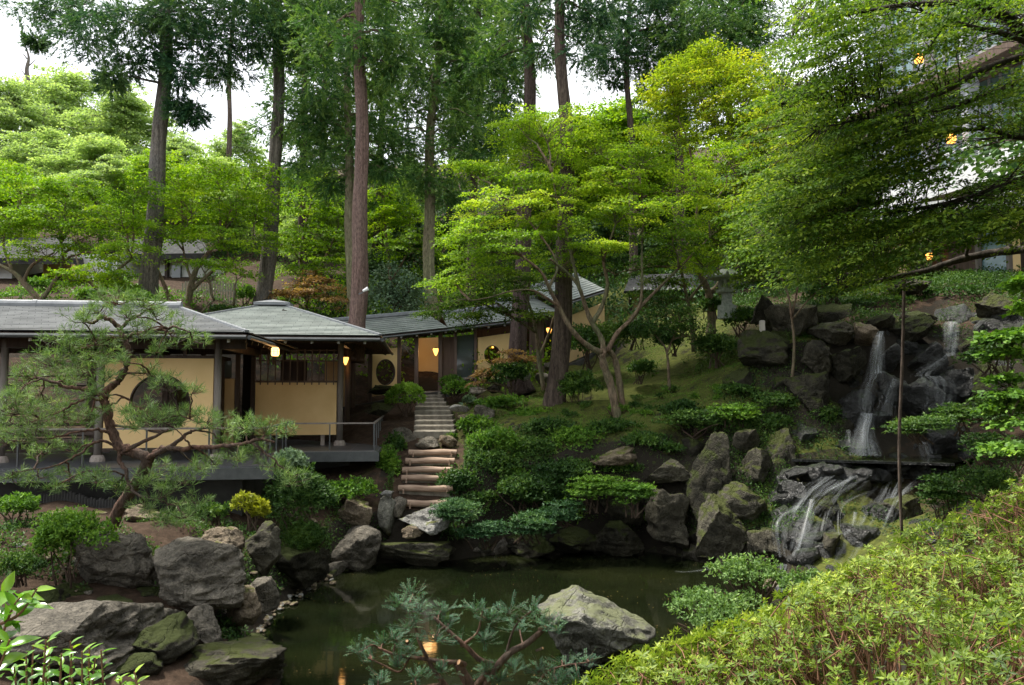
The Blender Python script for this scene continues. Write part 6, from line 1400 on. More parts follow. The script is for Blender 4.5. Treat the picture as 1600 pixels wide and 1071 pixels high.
# ------------------------------------------------------------------ the leaning pine
def pine():
    rng = np.random.default_rng(4); D0 = 11.6
    b = P(168, 835, 12.0); root = empty('pine_tree', b, 'old leaning garden pine with twisted limbs in front of the long hall', 'tree'); tb = MB(); sk = []
    def limb(pts, r0, r1, dd=None):
        n = len(pts); p = smoothpath([P(q[0], q[1], q[2] if len(q) > 2 else D0) for q in pts], 5); p = p + rng.normal(size=p.shape) * .008
        tb.tube(p, np.linspace(r0, r1, len(p)) * .85 * (1 + .08 * np.sin(np.arange(len(p)) * 1.9)), 9 if r0 > .03 else 6); sk.append(p)
    limb([(165, 850, 12.1), (180, 808, 12), (203, 768, 11.9), (222, 740, 11.7), (228, 716, 11.6), (205, 706), (186, 697), (175, 675), (168, 650), (163, 625), (166, 612), (180, 600), (192, 585), (200, 562), (199, 545), (192, 528), (186, 512)], .115, .04)
    limb([(232, 722, 11.6), (245, 705, 11.5), (267, 698, 11.4), (290, 680, 11.3), (305, 672, 11.3)], .06, .02)
    limb([(189, 708, 11.6), (216, 694, 11.4), (250, 679, 11.2), (262, 672, 11.2)], .045, .015)
    limb([(232, 716, 11.5), (258, 702, 11.3), (280, 701, 11.2), (337, 698, 11), (381, 694, 10.9), (402, 686, 10.9), (430, 690, 10.9)], .05, .02)
    limb([(395, 690, 10.9), (410, 705, 10.9), (432, 722, 10.9), (455, 745, 10.9)], .025, .01)
    limb([(300, 700, 11.1), (290, 688, 11), (283, 678, 11), (272, 668, 11)], .02, .008)
    limb([(163, 625), (150, 612, 11.5), (135, 608, 11.4), (105, 605, 11.3), (84, 598, 11.2), (60, 590, 11.2)], .05, .018)
    limb([(165, 628), (140, 622, 11.4), (118, 630, 11.3), (90, 645, 11.2), (60, 655, 11.1)], .03, .01)
    limb([(175, 680), (159, 672, 11.4), (142, 672, 11.3), (115, 676, 11.2), (80, 684, 11.1), (40, 690, 11)], .03, .01)
    limb([(184, 696), (160, 690, 11.5), (142, 694, 11.4), (126, 708, 11.3), (100, 722, 11.2), (69, 733, 11.1), (20, 738, 11)], .03, .01)
    limb([(188, 700), (187, 721, 11.5), (197, 735, 11.4), (204, 760, 11.4), (216, 774, 11.3), (240, 780, 11.2), (268, 788, 11.2)], .04, .015)
    limb([(200, 745, 11.5), (170, 735, 11.3), (140, 738, 11.2)], .02, .008)
    limb([(186, 512), (172, 500, 11.6), (158, 496, 11.6), (146, 504, 11.6), (132, 500, 11.5)], .045, .02)
    limb([(188, 515), (200, 502, 11.6), (222, 490, 11.6), (240, 478, 11.5)], .035, .014)
    limb([(192, 528), (215, 522, 11.5), (245, 515, 11.4), (275, 512, 11.3), (298, 520, 11.3)], .035, .012)
    limb([(192, 530), (165, 528, 11.5), (140, 540, 11.4), (110, 552, 11.3), (88, 572, 11.2)], .035, .012)
    limb([(196, 583), (219, 583, 11.5), (240, 588, 11.4), (262, 586, 11.4)], .025, .01)
    limb([(170, 635), (195, 622, 11.5), (206, 630, 11.4), (230, 645, 11.3)], .018, .008)
    limb([(178, 665), (205, 668, 11.4), (240, 660, 11.2), (280, 650, 11.1), (310, 660, 11)], .025, .01)
    S_ = np.concatenate(sk)
    T = [(150, 480, 26), (185, 465, 30), (225, 470, 28), (130, 495, 26), (245, 490, 26), (270, 515, 32), (300, 530, 22), (215, 515, 24), (110, 535, 38), (85, 560, 34), (130, 570, 36), (165, 555, 26), (100, 590, 24), (150, 530, 26),
         (40, 590, 30), (70, 615, 34), (30, 635, 34), (100, 645, 40), (55, 665, 38), (140, 645, 28), (15, 685, 24), (70, 700, 26), (120, 700, 20), (165, 590, 18), (150, 612, 18), (232, 580, 24), (262, 600, 26), (240, 645, 32), (275, 650, 28), (215, 660, 24), (300, 610, 14),
         (325, 655, 22), (350, 662, 26), (380, 660, 26), (415, 668, 26), (445, 672, 16), (400, 700, 20), (430, 725, 24), (455, 748, 26), (350, 690, 16), (300, 645, 18), (245, 735, 26), (285, 745, 28), (225, 748, 22), (150, 745, 26), (180, 758, 22), (110, 742, 22), (60, 745, 18), (20, 745, 18), (85, 760, 14),
         (230, 790, 22), (262, 805, 30), (290, 800, 26), (310, 780, 18), (250, 770, 24), (335, 720, 16), (370, 715, 14), (310, 725, 18), (195, 640, 14), (20, 615, 22), (5, 655, 22), (200, 490, 20), (245, 545, 16), (190, 560, 14)]
    bc = []; ax = []
    for (px, py, r) in T:
        d = 11.4 + rng.uniform(-.75, .45); c = P(px, py, d); R_ = PX(r, d); R_ *= 1.25; n = int(3.4 * (r / 10) ** 2 * .95) + 6
        a = nearest(c, S_); hub = twigpath(a, c - [0, 0, R_ * .3], rng, .1, 6); tb.tube(hub, np.linspace(.016, .008, 6), 5, False)
        q = ellip(rng, c, (R_, R_, R_ * .62), n, .05); q[:, 2] += .0
        for z in q[::2]: tb.tube(twigpath(nearest(z, hub), z, rng, -.1, 4), [.006, .005, .004, .003], 4, False)
        bc.append(q); ax.append(unit((q - c) * [1, 1, .6] + [0, 0, R_ * .75] + rng.normal(size=q.shape) * R_ * .3))
    Cc = np.concatenate(bc); A = np.concatenate(ax); m = len(Cc); per = 17; k = np.repeat(np.arange(m), per)
    Dv = unit(A[k] * .75 + rng.normal(size=(len(k), 3)) * .62); L = rng.uniform(.08, .15, len(k)); tint = .45 + (rng.normal(size=m) * .16)[k] + rng.normal(size=len(k)) * .14
    tb.build('trunk', M['bark_pine'], root, True)
    leafmesh('needles', Cc[k] - A[k] * rng.uniform(0, .05, (len(k), 1)), Dv, unit(rng.normal(size=(len(k), 3))), L, np.full(len(k), .0075), tint, M['pine'], root)
pine()

# ------------------------------------------------------------------ shrubs
def shrub(px, py, wpx, hpx, label, mat='shrub', d=None, L=None, dens=1.0, seed=None, clipped=False, stems=8, aspect=.5, dep=.8, group=None, name='shrub', stemh=.0, flat=False, upb=.35, fan=5):
    seed = seed or int(px * 3 + py * 7); rng = np.random.default_rng(seed)
    if d is None: d = hit(px, py + hpx * .45)[1] + .1
    a, b = PX(wpx, d) / 2, PX(hpx, d) / 2; c = P(px, py, d + a * .15)
    L = L or max(.03, 3.1 * d / 768); base = c - [0, 0, b + stemh]
    root = empty(name, base, label, 'shrub', group); area = 4 * a * b * 3
    n = int(dens * 3.4 * area / (L * L * aspect) / fan); n = min(n, 16000)
    V = unit(rng.normal(size=(n, 3))); V[:, 2] = np.where((V[:, 2] < -.35), -V[:, 2], V[:, 2])
    nb_ = 1 if clipped else 5 + int(rng.integers(0, 4)); off = unit(rng.normal(size=(nb_, 3))) * rng.uniform(.3, .62, (nb_, 1)); off[:, 2] = off[:, 2] * .6; rs_ = rng.uniform(.42, .72, nb_)
    if clipped: off[:] = 0; rs_[:] = 1
    own = rng.integers(0, nb_, n)
    q = V * 1.0; fr = 1 + (.08 if clipped else .36) * fbm(q * 1 + seed, 2.0, 4, seed % 50); s_ = rng.uniform(.82 if clipped else .45, 1.0, n) ** .7 * fr
    A_ = np.array([a, a * dep, b]); pos = c + (V * (s_ * rs_[own])[:, None] + off[own]) * A_
    if flat: lay = np.round((pos[:, 2] - c[2]) / (b * .36)) * (b * .36) + c[2]; pos[:, 2] = pos[:, 2] * .6 + lay * .4
    nrm = unit(V / A_); axd = unit(nrm + [0, 0, upb]); k = np.repeat(np.arange(n), fan)
    D = unit(axd[k] * (.55 if not flat else .2) + rng.normal(size=(len(k), 3)) * .75 * (np.array([1, 1, .45]) if flat else 1)); N = unit(nrm[k] * .6 + [0, 0, .7] + rng.normal(size=(len(k), 3)) * .5)
    LL = L * rng.uniform(.65, 1.3, len(k)); t = .46 + .9 * fbm(pos + seed, 1.2 / max(a, .2), 2, 5)[k] * .28 + (rng.normal(size=n) * .12)[k] + rng.normal(size=len(k)) * .13 + (rng.normal(size=nb_) * .09)[own][k]
    m = MB()
    for j in range(stems):
        e = c + unit(rng.normal(size=3)) * A_ * rng.uniform(.4, .85) ; e[2] = max(e[2], c[2] - b * .3)
        m.tube(twigpath(base + rng.normal(size=3) * [a * .18, a * .1, 0] - [0, 0, .05], e, rng, .06, 6), np.linspace(.012 + .012 * a, .006, 6), 5, False)
    m.build('stems', M['twig'], root); leafmesh('foliage', pos[k], D, N, LL, LL * aspect, t, M[mat], root)
    return root
SH = [ # px, py, w, h, label, material, extra
 (112, 845, 150, 124, 'round clipped fresh green shrub in front of the square boulder', 'shrub', dict(d=10.9, L=.05, stemh=.3, stems=5, seed=9)),
 (22, 792, 84, 52, 'light green shrub on twiggy stems under the deck at the left edge', 'shrub', dict(d=12.6, stemh=.2)),
 (28, 884, 80, 52, 'loose grey green shrub at the left edge below the white stone', 'shrub_dark', dict(d=10.4)),
 (394, 796, 58, 56, 'yellow green shrub on top of the upright left bank boulder', 'yellow_shrub', dict(d=13.2, L=.055)),
 (470, 775, 120, 120, 'feathery juniper hanging over the bank below the pavilion', 'shrub_dark', dict(d=14.9, aspect=.3, dens=1.3)),
 (485, 842, 100, 80, 'lower part of hanging greenery touching the dark bank rock', 'shrub_dark', dict(d=14.8, aspect=.3)),
 (450, 722, 60, 44, 'pale feathery shrub against the black space under the pavilion', 'grey_leaf', dict(d=14.6, aspect=.3)),
 (545, 772, 110, 50, 'low hedge under the pavilion deck corner', 'shrub', dict(d=17.4)),
 (335, 800, 50, 34, 'dim low shrub between the pine needles and the yellow green shrub', 'shrub_dark', dict(d=13.8)),
 (608, 725, 46, 80, 'bright ivy like hedge climbing left of the log steps', 'shrub', dict(d=19.0, dep=.5)),
 (618, 700, 34, 50, 'small dark leaved bush at the deck corner post', 'shrub_dark', dict(d=20.2)),
 (634, 622, 62, 44, 'clipped light green azalea left of the stone steps', 'shrub', dict(d=23.6, clipped=True, stemh=.4)),
 (705, 598, 36, 20, 'clipped azalea right of the stone steps, the further of the pair', 'shrub', dict(d=26.4, clipped=True)),
 (716, 610, 50, 28, 'clipped azalea right of the stone steps, the nearer of the pair', 'shrub', dict(d=25.6, clipped=True)),
 (732, 628, 26, 22, 'small variegated pale plant beside the paired clipped azaleas', 'grey_leaf', dict(d=24)),
 (782, 632, 90, 34, 'wide low azalea below the rust maple', 'shrub', dict(d=23.6)),
 (798, 590, 84, 56, 'dense dark green bush under the rust maple', 'shrub_dark', dict(d=24.6)),
 (740, 672, 80, 60, 'fresh green bush directly right of the lowest stone steps', 'shrub', dict(d=21)),
 (836, 655, 76, 44, 'rounded bush left of the tallest dark cedar foot', 'shrub', dict(d=21.8)),
 (905, 606, 86, 66, 'airy bush touching the right side of the tallest dark cedar', 'shrub_dark', dict(d=22.4, stemh=.3)),
 (925, 535, 104, 84, 'clipped dark mound above the airy bush, before the oval gallery window', 'shrub_dark', dict(d=25.5)),
 (760, 730, 120, 70, 'dark bush right of the log steps', 'shrub_dark', dict(d=18.9)),
 (832, 705, 120, 60, 'mid green bush in the centre of the bank', 'shrub_dark', dict(d=19.6)),
 (905, 690, 120, 56, 'leafy bush below the airy one, along the foot of the moss', 'shrub', dict(d=19.5, L=.06)),
 (965, 672, 100, 44, 'dark low bush at the front foot of the forked maple', 'shrub_dark', dict(d=19.8)),
 (720, 760, 90, 60, 'shaded bush beside the middle log steps', 'shrub_dark', dict(d=18.4)),
 (820, 770, 150, 70, 'broad shaded bush in the middle of the bank', 'shrub_dark', dict(d=18.2)),
 (722, 800, 100, 52, 'deep green spreading yew over the broad stepping stone', 'yew_bank', dict(d=16.9, flat=True, aspect=.3, dens=1.2)),
 (760, 832, 110, 44, 'lowest deep green yew spray above the water', 'yew_bank', dict(d=16.9, flat=True, aspect=.3, dens=1.2)),
 (820, 820, 110, 50, 'deep green spreading yew at the middle of the far bank', 'yew_bank', dict(d=17.1, flat=True, aspect=.3, dens=1.1)),
 (880, 800, 90, 40, 'dark green spray left of the bright spreading shrub', 'yew_bank', dict(d=17.2, flat=True, aspect=.3)),
 (925, 768, 120, 60, 'bright green spreading shrub over the far bank', 'shrub', dict(d=17.4, flat=True, L=.055)),
 (992, 772, 70, 66, 'bright green shrub trailing down beside the upright pond boulder', 'shrub', dict(d=17.2, flat=True, L=.055)),
 (880, 735, 110, 50, 'soft shaded bush above the bright spreading shrub', 'shrub_dark', dict(d=18.6)),
 (1040, 700, 60, 26, 'small bush behind the pale slanted boulder', 'shrub_dark', dict(d=19)),
 (1085, 660, 120, 50, 'wide dark bush above the tallest upright boulder', 'shrub_dark', dict(d=19.2, flat=True)),
 (1150, 645, 90, 40, 'bright tipped bush left of the rounded mossy boulder', 'shrub', dict(d=19, flat=True)),
 (1215, 628, 90, 34, 'flat dark bush at the foot of the thin bare tree', 'shrub_dark', dict(d=19.4, flat=True)),
 (1160, 612, 90, 30, 'dark bush behind the bright tipped one', 'shrub_dark', dict(d=20.3)),
 (1120, 545, 100, 56, 'dark azalea on the moss slope below the stone lantern', 'shrub_dark', dict(d=22.5)),
 (1160, 500, 80, 50, 'dark azalea below the stone lantern on its right', 'shrub_dark', dict(d=24.5)),
 (1112, 480, 60, 34, 'dark bush touching the stone lantern', 'shrub_dark', dict(d=26)),
 (1050, 530, 70, 50, 'dark bush behind the thin bare orange trunk', 'shrub_dark', dict(d=24)),
 (990, 520, 70, 50, 'dark bush framed by the forked maple trunk', 'shrub_dark', dict(d=25)),
 (1000, 575, 60, 46, 'small dark bush right of the forked maple', 'shrub_dark', dict(d=23)),
 (1430, 668, 120, 44, 'dark pine like bush in front of the foot of the falls', 'shrub_dark', dict(d=16.2, flat=True, aspect=.35)),
 (1505, 650, 120, 56, 'dark bush right of the falls, level with the mid drop', 'shrub_dark', dict(d=16.6, flat=True)),
 (1545, 705, 130, 70, 'shaded bush at the right below the low maple leaves', 'shrub_dark', dict(d=14.5, flat=True)),
 (1470, 775, 90, 80, 'shaded bush right of the lower cascade', 'shrub_dark', dict(d=14.2, flat=True)),
 (1545, 760, 120, 60, 'dim bush behind the azalea bank at the right', 'shrub_dark', dict(d=12)),
 (1545, 560, 110, 50, 'dark spreading bush at the top right of the falls', 'shrub_dark', dict(d=17.5, flat=True)),
 (1390, 478, 150, 26, 'low clipped hedge along the terrace above the falls', 'shrub_dark', dict(d=24, clipped=True)),
 (1530, 462, 170, 28, 'low dark hedge under the ochre terrace house', 'shrub_dark', dict(d=23.4, clipped=True)),
 (1300, 455, 90, 44, 'dark leafy bush behind the crest boulders', 'shrub_dark', dict(d=23.5)),
 (1175, 900, 150, 84, 'pale fine leaved bush in front of the cascade mouth', 'pale_fine', dict(d=6.6, L=.03, dens=.5, stems=26, seed=3)),
 (1120, 965, 190, 110, 'pale fine leaved bush at the left of the azalea bank', 'pale_fine', dict(d=6.2, L=.028, dens=.5, stems=30, seed=4)),
 (1260, 912, 90, 60, 'small fresh bush right of the pale fine leaved one', 'pale_fine', dict(d=6.3, L=.03, dens=.6, stems=20)),
 (645, 515, 60, 22, 'dim hedge seen behind the gallery roof', 'shrub_dark', dict(d=31)),
 (215, 470, 60, 40, 'pine like fresh bush behind the hall ridge', 'shrub', dict(d=24.5)),
 (428, 545, 40, 40, 'green bush seen through the barred pavilion window', 'shrub', dict(d=29.5)),
]
bk = [(770, 690, 90, 60, 'leafy bush second right of the stone steps', 'shrub'), (850, 668, 90, 40, 'fine bush at the foot of the moss, left part', 'shrub_dark'), (790, 745, 80, 50, 'bush in the heart of the bank, left of centre', 'shrub'), (870, 745, 90, 60, 'bush in the heart of the bank, right of centre', 'shrub_dark'), (940, 728, 80, 46, 'bush left of the low brown stone', 'shrub'),
      (745, 785, 80, 50, 'bush just above the deep green spreading yew', 'shrub_dark'), (860, 790, 90, 50, 'low bush under the heart of the bank', 'shrub_dark'), (1010, 690, 90, 36, 'trailing bush above the pale slanted boulder', 'shrub_dark'), (905, 800, 80, 60, 'loose fresh shrub trailing to the water, left part', 'shrub'), (1010, 810, 40, 60, 'green tuft hanging between the pond boulders', 'shrub'),
      (1065, 640, 80, 40, 'dark bush on the moss right of the forked maple', 'shrub_dark'), (1200, 660, 70, 40, 'fern like bush under the thin bare tree', 'shrub_dark'), (960, 640, 50, 22, 'low plants at the right of the forked maple foot', 'shrub'), (700, 830, 60, 40, 'yew tip reaching over the mossy ledge', 'yew_bank'), (1290, 650, 50, 40, 'dark bush on the cliff left of the left fall', 'shrub_dark'), (1560, 640, 90, 50, 'shaded bush beside the right end of the falls', 'shrub_dark'), (985, 735, 60, 40, 'bush between the brown stone and the pale slanted boulder', 'shrub_dark')]
bg_ = [(20, 468, 80, 26, 'bright bush between the hall ridge and the white house, left edge', 'shrub', 31), (95, 474, 70, 22, 'bush behind the hall ridge, below the dark doorway', 'shrub_dark', 30), (140, 462, 50, 30, 'fresh bush left of the far left cedar foot', 'shrub', 29.5), (205, 460, 50, 34, 'leafy bush hugging the far left cedar foot', 'shrub', 27), (262, 470, 40, 24, 'low bush left of the picket fence', 'shrub', 29.5),
       (385, 462, 44, 34, 'bright bush right of the picket fence', 'shrub', 29.5), (355, 484, 50, 18, 'low plants in front of the picket fence', 'shrub_dark', 29), (440, 478, 40, 26, 'bush right of the second grey cedar foot', 'shrub', 31.5), (60, 445, 60, 26, 'bush in front of the dark doorway', 'shrub', 33), (170, 440, 50, 30, 'bush in front of the white wall', 'shrub', 34)]
SH += [(a, b, c, d, e, f, dict(d=q, seed=700 + i)) for i, (a, b, c, d, e, f, q) in enumerate(bg_)]
SH += [(a, b, c, d, e, f, dict(aspect=.4, seed=900 + i)) for i, (a, b, c, d, e, f) in enumerate(bk)]
for px, py, w_, h_, lab, mt, kw in SH: shrub(px, py, w_, h_, lab, mt, **kw)
# small ferns and bank plants, each tiny
rb = np.random.default_rng(5)
for k in range(46):
    px, py = rb.uniform(880, 1180), rb.uniform(600, 655)
    if k > 20: px, py = rb.uniform(690, 1010), rb.uniform(640, 860)
    if py > 850 - (px - 700) * .01: continue
    h_ = hit(px, py); shrub(px, py - 5, rb.uniform(14, 30), rb.uniform(9, 16), 'tiny green fern on the shrubby bank', 'shrub' if k % 2 else 'shrub_dark', d=h_[1], seed=k + 1, stems=2, group='little ferns on the bank', name='fern', aspect=.25, dens=.6)

# ------------------------------------------------------------------ ground cover (nobody could count it)
def cover(name, xr, yr, n, L, mat, hgt, fn=None, seed=1, aspect=.5):
    rng = np.random.default_rng(seed); x = rng.uniform(*xr, n); y = rng.uniform(*yr, n); z = gz(x, y); ok = pond_sd(x, y) > .1
    ok &= fbm(np.stack([x, y, 0 * x], 1), .35, 3, seed) > -.25
    if fn is not None: ok &= fn(x, y, z)
    x, y, z = x[ok], y[ok], z[ok]; n = len(x); pos = np.stack([x, y, z + rng.uniform(0, 1, n) ** 1.6 * hgt], 1)
    D = unit(rng.normal(size=(n, 3)) + [0, 0, .6]); N = unit(rng.normal(size=(n, 3)) * .6 + [0, 0, 1]); LL = L * rng.uniform(.6, 1.4, n)
    t = .42 + fbm(pos, .8, 3, 9) * .25 + rng.normal(size=n) * .15
    o = leafmesh(name, pos, D, N, LL, LL * aspect, t, M[mat], None); tag(o, kind='stuff'); return o
cover('undergrowth', (-26, 42), (30, 80), 330000, .17, 'evergreen', 1.1, lambda x, y, z: (x > -8.5) | (y > 47), seed=2)
cover('bright_undergrowth', (-9, 2), (27, 60), 40000, .15, 'maple', 1.3, seed=3)
cover('moss_tufts', (-2.5, 9.5), (18.6, 28), 90000, .035, 'shrub', .03, seed=4, aspect=.3)
cover('bank_cover', (-3, 6.5), (16.6, 20.5), 90000, .05, 'shrub_dark', .22, lambda x, y, z: (z > .35) & (np.abs(x - np.interp(y, [17.4, 21, 27], [-1.93, -2.15, -2.9])) > .85), seed=6)
cover('slope_cover', (-22, -6), (26, 46), 26000, .12, 'shrub', .3, lambda x, y, z: fbm(np.stack([x, y, 0 * x], 1), .5, 3, 28) > .0, seed=14)
cover('terrace_cover', (8.5, 20), (21.3, 31), 90000, .07, 'shrub_dark', .35, seed=11)
cover('left_bank_cover', (-10, -3), (10.5, 17.6), 60000, .05, 'shrub_dark', .15, lambda x, y, z: fbm(np.stack([x, y, 0 * x], 1), 1.1, 3, 18) > -.05, seed=12)
cover('cliff_ferns', (5.5, 16), (15.5, 25), 60000, .055, 'shrub_dark', .25, lambda x, y, z: fbm(np.stack([x, y, 0 * x], 1), .9, 3, 8) > .22, seed=7)

# leaves afloat on the pond
rl = np.random.default_rng(6); x = rl.uniform(-4, 6, 900); y = rl.uniform(8, 18, 900); ok = (pond_sd(x, y) < -.15) & ((fbm(np.stack([x, y, 0 * x], 1), .5, 2, 4) > .1) | (pond_sd(x, y) > -.5)); x, y = x[ok][:300], y[ok][:300]; n = len(x)
o = leafmesh('floating_leaves', np.stack([x, y, np.full(n, .006)], 1), np.c_[unit(rl.normal(size=(n, 2))), np.zeros(n)], np.tile([0., 0, 1], (n, 1)), rl.uniform(.015, .035, n), rl.uniform(.012, .02, n), rl.uniform(.3, 1, n), M['maple_red'], None); tag(o, kind='stuff')
# ------------------------------------------------------------------ foreground azaleas
def azaleas():
    ctl = np.array([P(*q) for q in [(1600, 758, 5.6), (1480, 805, 5.4), (1350, 872, 5.1), (1200, 952, 4.7), (1050, 1004, 4.5), (890, 1068, 4.2), (1400, 1071, 3.0), (1100, 1071, 3.6), (1600, 1071, 2.6), (1600, 900, 3.9), (1350, 975, 4.0), (1600, 820, 4.8), (1480, 900, 4.3), (1200, 1010, 4.1)]])
    ctl = np.vstack([ctl, [[4.8, 5.0, 3.25], [4.2, 2.8, 2.9], [2.6, 1.9, 2.55], [1.2, 2.6, 2.4]]])
    dd = np.linalg.norm(ctl[:, None, :2] - ctl[None, :, :2], axis=2); wv = np.linalg.solve(np.block([[dd + np.eye(len(ctl)) * .03, np.ones((len(ctl), 1))], [np.ones((1, len(ctl))), np.zeros((1, 1))]]), np.append(ctl[:, 2], 0))
    def sz(x, y):
        z = np.full(x.shape, wv[-1])
        for i in range(len(ctl)): z = z + wv[i] * np.hypot(x - ctl[i, 0], y - ctl[i, 1])
        return z
    rim = [P(*q)[:2] for q in [(870, 1085, 4.0), (960, 1035, 4.35), (1050, 1000, 4.5), (1120, 975, 4.6), (1200, 952, 4.7), (1270, 915, 4.9), (1350, 872, 5.1), (1480, 805, 5.4), (1600, 758, 5.6), (1680, 720, 5.7)]]
    region = [tuple(q) for q in rim] + [(5.4, 4.6), (4.6, 2.2), (3.0, 1.6), (1.5, 1.9), (.7, 2.9)]
    rim = np.array(rim)
    parts = [('broad azalea bank filling the right bottom corner, yellow green leaf tips', (2.9, 3.9)), ('nearest azalea at the bottom centre right, next to the yew', (1.15, 3.6)), ('azalea mound between the yew and the pale fine leaved bush', (1.75, 4.45)), ('highest azalea at the right edge below the dim bush', (3.9, 5.2))]
    cen = np.array([p[1] for p in parts])
    rng = np.random.default_rng(12); pts = []
    while len(pts) < 6400:
        x, y = rng.uniform(.2, 5.6), rng.uniform(1.5, 6.0)
        if inpoly(x, y, region): pts.append((x, y))
    pts = np.array(pts); z = sz(pts[:, 0], pts[:, 1])
    lump = fbm(np.c_[pts, z], 1.25, 3, 21) * .25 + fbm(np.c_[pts, z], 6, 2, 22) * .06
    drop = np.abs(rng.normal(size=len(pts))) * .05 + (rng.uniform(size=len(pts)) < .38) * rng.uniform(.05, .35, len(pts))
    P0 = np.c_[pts, z + lump - drop + (rng.uniform(size=len(pts)) < .07) * rng.uniform(.03, .11, len(pts))]
    # the face that drops towards the pond
    ed = rng.uniform(0, 1, 2600); seg = np.minimum((ed * (len(rim) - 1)).astype(int), len(rim) - 2); f = ed * (len(rim) - 1) - seg; e = rim[seg] * (1 - f)[:, None] + rim[seg + 1] * f[:, None]
    out = np.array([-.5, .86]); dz = rng.uniform(0, 1, len(e)) ** 1.3 * .75; e = e + out * (rng.normal(size=len(e)) * .05 + .10 * np.sin(dz * 4))[:, None]
    P1 = np.c_[e, sz(e[:, 0], e[:, 1]) - dz]; A1 = unit(np.c_[np.tile(out, (len(e), 1)) * .8, np.full(len(e), .6)] + rng.normal(size=(len(e), 3)) * .3)
    h = .03; gx = (sz(P0[:, 0] + h, P0[:, 1]) - z) / h; gy = (sz(P0[:, 0], P0[:, 1] + h) - z) / h; A0 = unit(np.c_[-gx * .6, -gy * .6, np.ones(len(gx))] + rng.normal(size=(len(gx), 3)) * .38)
    Q = np.vstack([P0, P1]); A = np.vstack([A0, A1]); own = np.argmin(np.linalg.norm(Q[:, None, :2] - cen[None], axis=2) + rng.normal(size=(len(Q), len(cen))) * .05, 1)
    for j, (lab, c) in enumerate(parts):
        sel = own == j; q, a = Q[sel], A[sel]; n = len(q); base = np.array([c[0], c[1], g(*c)]); root = empty('azalea_bush', base, lab, 'shrub', 'azaleas in the foreground')
        per = 9; k = np.repeat(np.arange(n), per); i = np.tile(np.arange(per), n); t1 = unit(np.cross(a, unit(rng.normal(size=(n, 3))))); t2 = np.cross(a, t1)
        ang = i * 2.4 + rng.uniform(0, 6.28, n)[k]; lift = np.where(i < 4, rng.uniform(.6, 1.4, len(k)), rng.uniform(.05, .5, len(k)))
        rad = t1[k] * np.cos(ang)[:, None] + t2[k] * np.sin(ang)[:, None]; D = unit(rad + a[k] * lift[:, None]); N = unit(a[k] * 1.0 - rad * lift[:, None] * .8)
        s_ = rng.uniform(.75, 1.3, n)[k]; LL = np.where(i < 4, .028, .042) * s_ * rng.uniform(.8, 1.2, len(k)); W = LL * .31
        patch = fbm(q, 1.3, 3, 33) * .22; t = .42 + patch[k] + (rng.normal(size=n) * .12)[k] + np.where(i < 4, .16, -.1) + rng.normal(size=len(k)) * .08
        pos = q[k] + a[k] * np.where(i < 4, .004, -rng.uniform(0, .014, len(k)))[:, None]
        m = MB()
        for u in range(0, n, 3):
            b = q[u] - a[u] * rng.uniform(.12, .3) + rng.normal(size=3) * .03; m.tube([b, (b + q[u]) / 2 + rng.normal(size=3) * .008, q[u]], [.0032, .0028, .002], 4, False)
        for u in rng.integers(0, n, n // 18):
            e = q[u] - [0, 0, .05]; b = np.array([e[0] + rng.normal() * .12, e[1] + rng.normal() * .12, g(e[0], e[1])]); m.tube(twigpath(b, e, rng, .05, 6), np.linspace(.012, .004, 6), 5, False)
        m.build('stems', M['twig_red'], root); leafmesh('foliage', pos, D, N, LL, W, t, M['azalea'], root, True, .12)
azaleas()

